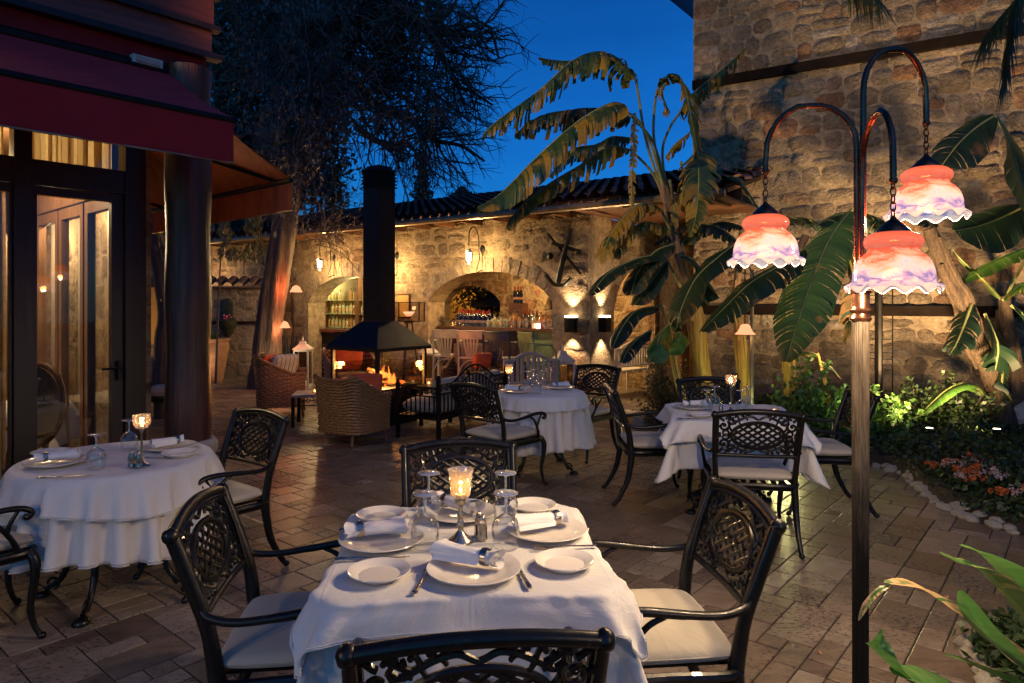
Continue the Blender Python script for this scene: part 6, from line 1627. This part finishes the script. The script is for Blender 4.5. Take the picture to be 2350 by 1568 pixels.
banana('banana_plant','small banana seedling with a bright green leaf beside the lamp post',b5,[b5,D(1893,880,8.1),D(1876,810,8.1)],(.03,.018),[
 ([D(1876,815,8.1),D(1850,808,8.05),D(1832,815,8.)],.09,dict(torn=.2,droop=.6,dry=-.05,mat='banana_leaf_bright')),
 ([D(1880,830,8.1),D(1905,842,8.1),D(1930,870,8.1)],.06,dict(torn=.1,droop=.8,dry=-.05,mat='banana_leaf_dark')),
 ([D(1885,905,8.1),D(1915,895,8.),D(1935,905,8.)],.07,dict(torn=.1,droop=.5,dry=-.05,mat='banana_leaf_bright'))])
b6=V3((5.85,8.1,.08))
banana('banana_plant','banana plant with a leaning thick trunk at the far right, near the spotlight',b6,[b6,D(2278,865,8.1),D(2238,780,8.1),D(2208,685,8.1),D(2173,625,8.1),D(2133,525,8.1)],(.125,.075),[
 ([D(2285,262,7.9),D(2318,330,7.8),D(2345,420,7.7),D(2375,520,7.6)],.42,dict(torn=.15,droop=.3,dry=-.1,mat='banana_leaf_dark')),
 ([D(2290,262,7.9),D(2245,290,8.),D(2200,330,8.05),D(2163,378,8.1)],.30,dict(torn=.15,droop=.5,dry=-.1,roll=.9,mat='banana_leaf_dark')),
 ([D(2360,470,7.9),D(2300,500,8.),D(2245,520,8.),D(2190,530,8.)],.34,dict(torn=.15,droop=.4,dry=-.1,roll=.8,mat='banana_leaf_dark')),
 ([D(2140,520,8.2),D(2100,480,8.4),D(2050,490,8.5),D(2010,530,8.5)],.24,dict(torn=.2,droop=.6,dry=-.05,mat='banana_leaf_dark')),
 ([D(2230,700,8.),D(2212,750,7.9),D(2195,790,7.8),D(2180,815,7.8)],.22,dict(torn=.5,droop=.6,dry=-.05,mat='banana_leaf_dark')),
 ([D(2260,720,7.9),D(2290,790,7.8),D(2285,850,7.8)],.28,dict(torn=.4,droop=.5,dry=-.1,mat='banana_leaf_dark')),
 ([D(2258,905,8.),D(2223,880,7.9),D(2173,895,7.8),D(2108,955,7.7)],.12,dict(torn=.2,droop=.6,dry=-.1,mat='banana_leaf_bright'))],stem='banana_stem_dry')
b7=V3((6.1,8.3,.08))
banana('banana_plant','banana plant at the right edge with a bright green lit leaf',b7,[b7,D(2325,850,8.3),D(2312,760,8.3),D(2305,680,8.3)],(.10,.07),[
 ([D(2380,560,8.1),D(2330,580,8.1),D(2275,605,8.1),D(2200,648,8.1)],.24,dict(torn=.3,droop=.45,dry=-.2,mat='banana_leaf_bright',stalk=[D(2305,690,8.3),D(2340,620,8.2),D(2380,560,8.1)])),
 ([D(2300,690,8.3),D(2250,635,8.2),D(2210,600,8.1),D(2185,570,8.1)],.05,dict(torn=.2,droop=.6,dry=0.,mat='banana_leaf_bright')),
 ([D(2300,690,8.),D(2350,650,7.9),D(2400,680,7.9)],.20,dict(torn=.5,droop=.7,dry=-.05,mat='banana_leaf_bright')),
 ([D(2320,700,7.9),D(2370,740,7.8),D(2400,820,7.8)],.26,dict(torn=.6,droop=.7,dry=-.05,mat='banana_leaf_dark')),
 ([D(2315,820,7.9),D(2300,880,7.9),D(2330,930,7.9)],.12,dict(torn=.5,droop=.7,dry=-.05,mat='banana_leaf_dark'))],stem='banana_stem_dry')
# ---- leaf scatter
def leaf(mb,p,n,u,l,w):
    n=V3(n).normalized(); u=V3(u); u=(u-n*u.dot(n)); u=u.normalized() if u.length>1e-4 else V3((1,0,0)); s=n.cross(u)
    mb.add([p-u*l*.5,p+s*w*.5-u*l*.08,p+u*l*.5,p-s*w*.5-u*l*.08],[(0,1,2,3)])
def rv(r): return V3((r.gauss(0,1),r.gauss(0,1),r.gauss(0,1))).normalized()
def shrub(label,cat,loc,rx,ry,rz_,n,l,w,mat,seed,group=None,name='shrub'):
    t=thing(name,label,cat,loc,0,group); r=random.Random(seed); m=MB(); st=MB(); tips=[]
    for i in range(max(8,n//45)):
        d=V3((r.gauss(0,.45),r.gauss(0,.45),abs(r.gauss(.6,.3)))); d.normalize(); e=V3((d.x*rx,d.y*ry,d.z*rz_))*r.uniform(.55,1.05); tips.append(e)
        st.tube(spl([(0,0,0),e*.5+V3((0,0,.08*rz_)),e],3),[.010,.008,.006,.005,.004,.003,.003],5)
    for i in range(n):
        e=tips[i%len(tips)]; f=r.uniform(.35,1.1); p=e*f+rv(r)*(.13*(rx+rz_)/2*r.uniform(.3,1.3)); p.z=max(.01,p.z)
        leaf(m,p,rv(r)+V3((0,0,.6)),rv(r),l*r.uniform(.6,1.3),w*r.uniform(.6,1.3))
    st.build('stem','twig',t); m.build('foliage',mat,t,smooth=0); return t
gs='leafy shrubs lit by the garden spotlights'
shrub('bright green variegated shrub behind the garden side table, left of the slim stem','shrub',(3.35,7.75,.06),.55,.4,.85,1500,.075,.05,'shrub_green',1,gs)
shrub('low bright green bush between the garden side table and the lamp post','shrub',(3.95,7.5,.06),.65,.4,.62,1600,.07,.05,'shrub_green',2,gs)
shrub('small leaved dark shrub with woody stems beside the passage, left of the garden table','shrub',(1.95,8.75,.06),.42,.35,.95,1900,.05,.028,'shrub_olive',3,gs)
shrub('low twiggy olive shrub at the corner of the garden by the passage','shrub',(2.35,8.35,.06),.45,.35,.6,1200,.05,.03,'shrub_olive',4,gs)
shrub('dark shrub at the foot of the trellis','shrub',(4.75,8.1,.06),.5,.4,.6,1000,.06,.04,'cover_dark',5,gs)
shrub('dark leafy bush growing in front of the stone block','shrub',(5.3,8.0,.06),.6,.4,.7,1200,.06,.04,'cover_dark',6,gs)
shrub('low dark bush at the right end of the garden','shrub',(6.0,7.2,.06),.7,.5,.55,1300,.06,.04,'cover_dark',8,gs)
def cover(P,n,name,mat,seed,h=.28,l=.055,w=.035,inset=0.10):
    r=random.Random(seed); m=MB(); xs=[p[0] for p in P]; ys=[p[1] for p in P]; k=0
    while k<n:
        x=r.uniform(min(xs),max(xs)); y=r.uniform(min(ys),max(ys))
        if not inside(x,y,P) or abs(x)>.85*y: continue
        dm=min((V3((x,y,0))-V3((p[0],p[1],0))).length for p in EDGE)
        if dm<inset and r.random()<.85: continue
        hh=h*(.35+.9*max(0,mnoise.noise(V3((x*1.3,y*1.3,2)))+.35))*min(1,dm/.5+.3)
        for j in range(3): leaf(m,V3((x+r.gauss(0,.04),y+r.gauss(0,.04),.07+r.random()*hh)),rv(r)+V3((0,0,.7)),rv(r),l*r.uniform(.6,1.4),w*r.uniform(.6,1.4))
        k+=1
    o=m.build(name,mat,None,smooth=0); o['kind']='stuff'; return o
EDGE=spl([(x,y,0) for x,y in garden[:11]],8)
EDGE2=spl([(x,y,0) for x,y in bed2[:5]],8)
o=cover(garden,9500,'ground_cover','cover_dark',21); tag(o,'low dark leafy ground cover filling the garden bed','ground cover')
_E=EDGE; EDGE=EDGE2; o=cover(bed2,1500,'ground_cover','cover_dark',22,.15); tag(o,'dark ground cover of the small flower bed at the lower right','ground cover'); EDGE=_E
# pebbles
peb=[]
r=random.Random(9)
def pebble_mesh(s):
    m=MB(); m.ball((0,0,0),1,12); rr=random.Random(s); m.v=[tuple(V3(v)*(1+.28*mnoise.noise(V3(v)*1.2+V3((s*5,0,0))))) for v in m.v]; return m
PM=[pebble_mesh(s).build('edging_stone','pebble') for s in range(4)]; used=[0]*4
def edge_stones(E,step,label,group):
    acc=0; i=1; d=0
    cum=[0]
    for k in range(1,len(E)): cum.append(cum[-1]+(E[k]-E[k-1]).length)
    s=0
    while s<cum[-1]:
        k=max(1,next(j for j in range(len(cum)) if cum[j]>=s)); f=(s-cum[k-1])/(cum[k]-cum[k-1]+1e-9); p=E[k-1].lerp(E[k],f)
        for row in range(1 if r.random()<.45 else 2):
            sz=r.uniform(.030,.060); q=r.randrange(4); o=PM[q]
            if used[q]: o=o.copy(); COL.objects.link(o)
            used[q]=1; o.location=(p.x+row*.07+r.gauss(0,.018),p.y+row*.05+r.gauss(0,.018),sz*.30+row*.02); o.scale=(sz*r.uniform(1,1.5),sz,sz*r.uniform(.55,.8)); o.rotation_euler=(r.uniform(-.2,.2),r.uniform(-.2,.2),r.uniform(0,6)); tag(o,label,'stone',group)
        s+=step*r.uniform(.8,1.3)
edge_stones(EDGE,.088,'pale rounded stone in the edging between paving and garden bed','edging stones of the garden bed')
edge_stones(EDGE2,.11,'pale rounded stone edging the small bed at the lower right corner','edging stones of the corner bed')
# flowers
def make_flower(mt,seed):
    t=thing('flower_plant','flower plant','flowers'); rr=random.Random(seed); m=MB(); f=MB()
    for i in range(60):
        a=rr.uniform(0,6.28); q=rr.uniform(0,.11); leaf(m,V3((q*cos(a),q*sin(a),rr.uniform(.03,.14))),rv(rr)+V3((0,0,.8)),rv(rr),.05,.035)
    for i in range(9):
        a=rr.uniform(0,6.28); q=rr.uniform(0,.10); c=V3((q*cos(a),q*sin(a),.16+rr.uniform(-.02,.03)))
        for k in range(16): leaf(f,c+rv(rr)*.018,rv(rr)+V3((0,0,.5)),rv(rr),.018,.015)
    m.build('foliage','cover_dark',t,smooth=0); f.build('blossom',mt,t,smooth=0); return t
F0=make_flower('petal_orange',1); F1=make_flower('petal_pale',2); fu=[0,0]
def flower(x,y,k,lab,grp,sc=1.):
    o=(F0,F1)[k]
    if fu[k]==0: fu[k]=1; o.location=(x,y,.06); o['label']=lab; o['group']=grp; o.scale=(sc,)*3
    else: dup(o,None,(x,y,.06),r.uniform(0,6),lab,grp,sc)
for i in range(46):
    q_=EDGE[r.randrange(len(EDGE)*45//100,len(EDGE)*86//100)]; x=q_.x+r.uniform(.16,.62); y=q_.y+r.uniform(-.02,.14)
    if not inside(x,y,garden) or y>6.25: continue
    k=0 if r.random()<.74 else 1
    flower(x,y,k,('orange flowering plant in the bed behind the edging stones','pale pink flowering plant among the orange ones in the garden bed')[k],('orange flower plants in the garden bed','pale flower plants in the garden bed')[k],r.uniform(.8,1.2))
for i in range(10):
    x=r.uniform(2.25,2.7); y=r.uniform(2.2,3.1)
    if inside(x,y,bed2): flower(x,y,0,'orange flowering plant in the small bed at the lower right corner','orange flower plants in the corner bed')
# kerb of raised bed near passage
o=MB().box(-.55,.55,-.07,.07,0,.12).build('kerb','stone_smooth',None,smooth=0); o.location=(1.95,9.3,0); o.rotation_euler=(0,0,R(55)); tag(o,'low stone kerb of the planting beside the lit passage','kerb')
# ---- foreground lily
lb=V3((2.05,1.72,.04)); t=thing('lily_plant','large leaved striped lily plant at the lower right corner, close to us','lily plant',tuple(lb))
def CL(x,y,Y): return D((2200+x/1.84)*.78333,(1150+y/1.84)*.78333,Y)
for i,(pts,w,Ya,Yb,dy) in enumerate((
  ([(1750,1700),(1500,1520),(1320,1335),(1100,1180),(900,1050),(720,1025)],.050,1.85,1.70,.35),
  ([(755,1040),(700,1065),(630,1140),(580,1232)],.008,1.70,1.68,.35),
  ([(1800,1760),(1600,1600),(1350,1390),(1210,1230),(1130,1065)],.042,1.75,1.62,-.1),
  ([(1800,1500),(1600,1260),(1400,980),(1270,880),(1135,828)],.058,1.95,1.82,.0),
  ([(1800,1560),(1550,1280),(1350,1040),(1230,945),(1110,915),(1020,858)],.042,1.90,1.76,.1),
  ([(1800,1800),(1550,1620),(1300,1520),(1150,1450),(1050,1418)],.030,1.7,1.6,-.1),
  ([(1500,1900),(1200,1680),(900,1560),(770,1520)],.060,1.55,1.48,-.15),
  ([(900,1600),(790,1510),(720,1440),(690,1380),(712,1275)],.026,1.52,1.48,-.15))):
    P=LL(CL,pts,Ya,Yb); m=MB(); leaf_blade(m,P,w*1.45,seed=i,torn=0,droop=.25,dry=dy-.1,fold=.35,tip=.01,nst=26)
    o=m.build('leaf','lily_leaf',t,world=True,smooth=80)
m=MB()
for k in range(4): m.tube(spl([(.03*k-.05,.02*k,0),(-.02,-.05+.03*k,.25),(-.10,.0+.03*k,.42)],4),.012,6)
m.build('stem','leaf_stalk',t)
# ---- palms overhead
def palm(label,root,dirn,L,n,ll,seed):
    t=thing('palm_frond',label,'palm frond',tuple(root)); rr=random.Random(seed); m=MB(); d=V3(dirn).normalized()
    P=[V3((0,0,0))+d*(L*k/8)-V3((0,0,.25*L*(k/8)**2)) for k in range(9)]
    m.tube(P,[.012*(1-.8*k/8) for k in range(9)],5)
    for i in range(n):
        f=.15+.85*i/n; k=f*8; p=P[min(7,int(k))].lerp(P[min(8,int(k)+1)],k%1); s=1 if i%2 else -1; lat=d.cross(V3((0,0,1))).normalized()*s
        q=(lat*.45+d*.5+V3((0,0,-1.1))+rv(rr)*.18).normalized(); l=ll*rr.uniform(.7,1.1)*(1-.3*f)
        a=p; b=p+q*l*.5; c=p+q*l-V3((0,0,.1*l)); w=V3((.007,.003,0)); m.add([a-w,a+w,b+w,b-w,c],[(0,1,2,3),(3,2,4)])
    m.build('leaflets','palm_green',t,smooth=0)
palm('tip of a green palm frond hanging from the top edge, over the tower wall',D(1925,-55,6.2),(.5,.1,-.1),.45,70,.42,1)
palm('palm frond hanging at the top right corner of the photo',D(2345,-70,5.0),(-.15,.05,-.9),.62,110,.42,2)
palm('second palm frond behind the one at the top right corner',D(2400,-60,5.6),(-.6,.05,-.45),.6,90,.45,3)
# ---- big old tree
bt=V3((-4.55,13.0,0)); T_=thing('old_tree','big old tree with a leaning ridged trunk, bare drooping branches and dead ivy','tree',tuple(bt))
YT=13.0
trunk=[bt+V3((-.05,0,-.05)),D(612,830,YT),D(622,720,YT),D(640,600,YT),D(660,470,YT),D(690,330,YT),D(740,190,YT),D(800,60,YT),D(850,-60,YT)]
P=spl(trunk,6); n=len(P); rows=[]
for i,p in enumerate(P):
    rr0=.27-.12*i/(n-1)+(.14*max(0,1-i/6)); rows.append([p+V3((cos(a),sin(a),0))*(rr0*(1+.10*sin(a*7+i*.25)+.10*mnoise.noise(V3((cos(a)*2,sin(a)*2,i*.35))))) for a in [2*PI*k/36 for k in range(36)]])
MB().grid(rows,True).build('trunk','bark',T_,world=True,smooth=70)
def CB(x,y,Y=YT): return D((550+x/2.24)*.78333,(y/2.24)*.78333,Y)
guides=[([(880,330),(940,230),(1080,110),(1230,65),(1420,150),(1560,200),(1700,420),(1770,560),(1860,600),(2000,690)],.085,12.9),
([(820,150),(1040,60),(1290,15),(1400,60),(1560,170),(1700,220),(1880,235),(1990,215),(2040,380)],.075,12.6),
([(950,200),(1130,240),(1240,330),(1330,480),(1400,620),(1500,700)],.055,13.2),
([(900,560),(1060,600),(1180,650),(1300,720),(1430,760),(1530,850),(1620,920),(1800,960),(1950,1060)],.075,12.8),
([(1100,830),(1250,930),(1350,950),(1440,940),(1500,1000),(1560,1120)],.045,12.4),
([(930,300),(1060,400),(1200,480),(1380,520),(1550,560),(1700,680),(1850,800)],.055,13.4),
([(1150,120),(1290,220),(1400,300),(1520,420),(1600,600),(1650,760)],.045,12.5),
([(700,60),(640,-50)],.06,13.3),([(640,330),(560,200),(470,80),(420,-30)],.07,13.6),([(620,600),(500,480),(380,330),(300,130)],.06,13.8),
([(560,1100),(640,1000),(780,850),(830,640),(870,540)],.07,12.6),([(860,560),(760,380),(740,160),(760,-40)],.08,13.2),([(1300,20),(1450,-20),(1600,20),(1760,80),(1900,160)],.04,12.9)]
m=MB(); rt=random.Random(31); NB=[0,1000]
def grow(p,d,l,r0,depth):
    if depth==0 or NB[0]>NB[1]: return
    NB[0]+=1; pts=[p]; q=p; dd=d
    k=4
    for i in range(k):
        dd=(dd+rv(rt)*.24+V3((.03,0,-.045))).normalized(); q=q+dd*(l/k); pts.append(q)
    m.tube(pts,[r0,r0*.9,r0*.8,r0*.65,r0*.5],3 if r0<.012 else 5,caps=False)
    for i in range(3 if depth>1 else 0):
        a=pts[rt.randint(1,k)]; grow(a,(dd+rv(rt)*.95+V3((.05,0,-.05))).normalized(),l*rt.uniform(.55,.85),max(.0035,r0*.6),depth-1)
for (g,r0,Y) in guides:
    r0*=1.6; NB[0]=0; NB[1]=800
    Q=spl([CB(x,y,Y+.3*sin(i)) for i,(x,y) in enumerate(g)],6); n=len(Q); m.tube(Q,[r0*(1-.82*i/(n-1)) for i in range(n)],6)
    for i in range(2,n):
        for _ in range(2):
            if rt.random()<.8:
                tg=(Q[i]-Q[i-1]).normalized(); grow(Q[i],(tg*.5+rv(rt)*.9).normalized(),rt.uniform(.42,.85),max(.008,r0*.34*(1-.6*i/n)),3)
m.build('branches','bark_dark',T_,world=True,smooth=60)
# dead ivy strands hanging over the trunk and crown
m=MB(); r3=random.Random(77)
for i in range(380):
    u=r3.gauss(720,75); v=r3.uniform(-60,560)
    if v>330: u=r3.gauss(660,48)
    if v>470: continue
    p=D(u,v,YT+r3.uniform(-.9,.9)); d=V3((r3.gauss(0,.4),r3.gauss(0,.4),-.7)); pts=[p]
    for k in range(4): d=(d+rv(r3)*.35+V3((0,0,-.15))).normalized(); pts.append(pts[-1]+d*r3.uniform(.10,.26))
    m.tube(pts,.006,3,caps=False)
m.build('ivy_stems','vine_dry',T_,world=True,smooth=0)['kind']='stuff'
m=MB()
for i in range(15000):
    u=r3.gauss(705,85); v=r3.uniform(-60,470)
    if v>300: u=r3.gauss(650,52)
    if v>380: v=r3.uniform(380,540); u=r3.gauss(640,48)
    if v>430 and r3.random()<.6: continue
    cl=mnoise.noise(V3((u*.02,v*.02,3.)))
    if cl<-.12: continue
    p=D(u,v,YT+r3.uniform(-1.1,.9)); leaf(m,p,rv(r3),V3((r3.gauss(0,.4),0,-1)),r3.uniform(.07,.15),r3.uniform(.025,.05))
m.build('dead_ivy','vine_dry',T_,world=True,smooth=0)
# evergreen behind
eb=V3((-8.2,18.5,0)); E_=thing('evergreen_tree','dark evergreen tree behind the awnings at the left','tree',tuple(eb))
MB().tube([(0,0,0),(.2,0,4),(.4,0,8)],[.35,.3,.2],10).build('trunk','bark_dark',E_)
m=MB(); cl=[]
for i in range(170): cl.append(D(r3.uniform(440,770),r3.uniform(-60,455),18+r3.uniform(-1.5,1.5)))
for i in range(26000):
    c=cl[r3.randrange(len(cl))]; leaf(m,c+V3((r3.gauss(0,.40),r3.gauss(0,.40),r3.gauss(0,.36))),rv(r3),rv(r3),r3.uniform(.14,.28),r3.uniform(.06,.12))
m.build('crown','evergreen',E_,world=True,smooth=0)
# cypress far + bushes above the roof
def far_bush(label,u0,u1,v0,v1,Y,n,mat,seed,name='far_tree'):
    b=D((u0+u1)/2,695,Y); t=thing(name,label,'tree',(b.x,b.y,0)); rr=random.Random(seed); MB().tube([(0,0,0),(0,0,CH-(v0+(v1-v0)*.4-CV)*Y/F)],[.2,.05],6).build('trunk','bark_dark',t); m=MB()
    for i in range(n):
        f=rr.random()**.7; v=v0+(v1-v0)*f; w=(u1-u0)/2*(.15+.85*f)*(1+.25*sin(v*.3)); u=(u0+u1)/2+rr.gauss(0,.45)*w
        leaf(m,D(u,v,Y+rr.gauss(0,.5)),rv(rr),rv(rr),rr.uniform(.1,.22),rr.uniform(.05,.1))
    m.build('crown',mat,t,world=True,smooth=0)
far_bush('dark pointed cypress above the bar roof, right of the chimney',935,1005,350,500,22,1600,'evergreen',5)
far_bush('low dark bush above the bar roof, right of the cypress',1000,1120,430,480,22,900,'evergreen',6)
far_bush('dark tree behind the bar building, left of the chimney',700,830,380,560,21,1500,'evergreen',7)
# small olive beside awning
ob=V3((-5.9,13.6,0)); t=thing('olive_shrub','small olive branch shrub hanging beside the rust brown awning','shrub',tuple(ob)); m=MB(); MB().tube([(0,0,0),(.05,0,1.6),(0.1,0,2.6)],[.025,.02,.012],7).build('trunk','bark_dark',t)
for i in range(1500):
    u=r3.uniform(500,600); v=r3.uniform(480,600); 
    if mnoise.noise(V3((u*.03,v*.03,8)))<-.05: continue
    leaf(m,D(u,v,13.5+r3.gauss(0,.4)),rv(r3),V3((r3.gauss(0,.5),0,-1)),.14,.035)
m.build('foliage','shrub_olive',t,world=True,smooth=0)
# crooked trunk between post and column
cb=V3((-4.85,9.6,0)); t=thing('crooked_tree','thin crooked dark trunk seen between the door post and the column','tree',(D(380,695,9.6).x,9.6,0))
P=spl([(D(378,695,9.6).x,9.6,0),D(376,800,9.6),D(383,720,9.6),D(372,640,9.6),D(356,560,9.6),D(345,500,9.6),D(336,440,9.6)],5); m=MB(); m.tube(P,[.14,.13,.12,.12,.11,.10,.09,.09],9); m.build('trunk','bark_dark',t,world=True)
m=MB()
for (a,b,c) in ((368,600,395),(383,700,352),(372,640,410)): m.tube([D(a,b,9.6),D((a+c)/2,b-30,9.6),D(c,b-70,9.6)],[.04,.03,.012],6)
m.build('branch','bark_dark',t,world=True)
m=MB()
for i in range(500): leaf(m,D(r3.gauss(400,45),r3.gauss(520,45),9.6+r3.gauss(0,.3)),rv(r3),V3((r3.gauss(0,.5),0,-1)),.09,.028)
m.build('foliage','shrub_olive',t,world=True,smooth=0)
# bare twigs before the bar roof
m=MB(); m.tube(spl([D(700,300,12.9),D(720,420,12.7),D(735,500,12.6),D(790,560,12.6)],5),[.03,.025,.02,.012],5)
NB[0]=0; NB[1]=600
for i in range(26): 
    grow(D(r3.uniform(720,790),r3.uniform(520,570),12.6),V3((r3.gauss(.2,.6),r3.gauss(0,.3),r3.gauss(.5,.4))).normalized(),r3.uniform(.5,.9),.010,3)
m.build('low_twigs','bark',T_,world=True,smooth=0)
# hanging creeper on the bar wall near the tree
t=thing('wall_creeper','dry creeper hanging on the bar wall beside the big tree','creeper',tuple(BP(7.6,.1,1.9))); m=MB()
for i in range(900): leaf(m,BP(7.6+r3.gauss(0,.22),.08+abs(r3.gauss(0,.08)),2.25+r3.gauss(0,.32)),rv(r3),V3((0,0,-1)),.10,.03)
m.build('foliage','vine_dry',t,world=True,smooth=0)

# fallen leaves on the paving
FLv=MB(); _n=6
FLv.grid([[(-.02+.04*i/6,(j-1)*.012*sin(PI*(i+.3)/6.6),.004+.006*abs(j-1)*(i%3)/2+.003*sin(i)) for j in range(3)] for i in range(7)]); fl0=FLv.build('fallen_leaf','terracotta'); k_=0
for i in range(60):
    x=r.uniform(-3,4); y=r.uniform(1.6,9)
    if abs(x)>.72*y or inside(x,y,garden) or inside(x,y,bed2): continue
    o=fl0 if k_==0 else fl0.copy()
    if k_: COL.objects.link(o)
    k_+=1; o.location=(x,y,.003); o.rotation_euler=(0,0,r.uniform(0,6)); s_=r.uniform(.5,1.1); o.scale=(s_,s_,s_); tag(o,'tiny dry brown leaf fallen on the paving','leaf','fallen leaves on the paving')
# ================= WORLD, CAMERA =================
cam=bpy.data.cameras.new('camera'); co=bpy.data.objects.new('camera',cam); COL.objects.link(co); S.camera=co
co.location=(0,0,CH); co.rotation_euler=(R(90),0,0); cam.lens=24; cam.sensor_width=36; cam.clip_start=.05; cam.clip_end=500
cam.shift_y=-(784-CV)/2350
w=bpy.data.worlds.new('World'); S.world=w; w.use_nodes=True; t=w.node_tree; t.nodes.clear(); q=N(t)
sk=q('TexSky',sky_type='NISHITA'); sk.sun_disc=False; sk.sun_elevation=R(12); sk.sun_rotation=R(200); sk.air_density=1.; sk.dust_density=.3; sk.ozone_density=3.
cc=mix(q,1.,sk.outputs[0],SKY_TINT,'MULTIPLY')
cn=q('TexNoise',{'Vector':q('Mapping',{'Vector':q('TexCoord').outputs['Generated'],'Scale':(1.,1.,2.6)}).outputs[0],'Scale':2.2,'Detail':5.,'Roughness':.55}).outputs[0]
cc=mix(q,1.,cc,ramp(q,cn,[(.35,(.78,.80,.84)),(.68,(1.35,1.22,1.12))]),'MULTIPLY')
bg=q('Background',{'Color':cc,'Strength':SKY_STR}); o_=q('OutputWorld'); t.links.new(bg.outputs[0],o_.inputs[0])
sl=bpy.data.lights.new('dusk_sun','SUN'); sl.energy=.16; sl.angle=R(60); sl.color=(.35,.5,1.); so=bpy.data.objects.new('dusk_sun',sl); COL.objects.link(so); so.rotation_euler=(R(38),0,R(200-180))
S.view_settings.view_transform='Standard'; S.view_settings.look='None'; S.view_settings.exposure=EXPO; S.view_settings.gamma=1.
S.cycles.use_denoising=True
try: S.cycles.denoiser='OPENIMAGEDENOISE'
except Exception: pass
S.cycles.max_bounces=7; S.cycles.transparent_max_bounces=24; S.cycles.diffuse_bounces=3; S.cycles.glossy_bounces=3; S.cycles.sample_clamp_indirect=4.; S.cycles.caustics_reflective=False; S.cycles.caustics_refractive=False
S.cycles.use_light_tree=True
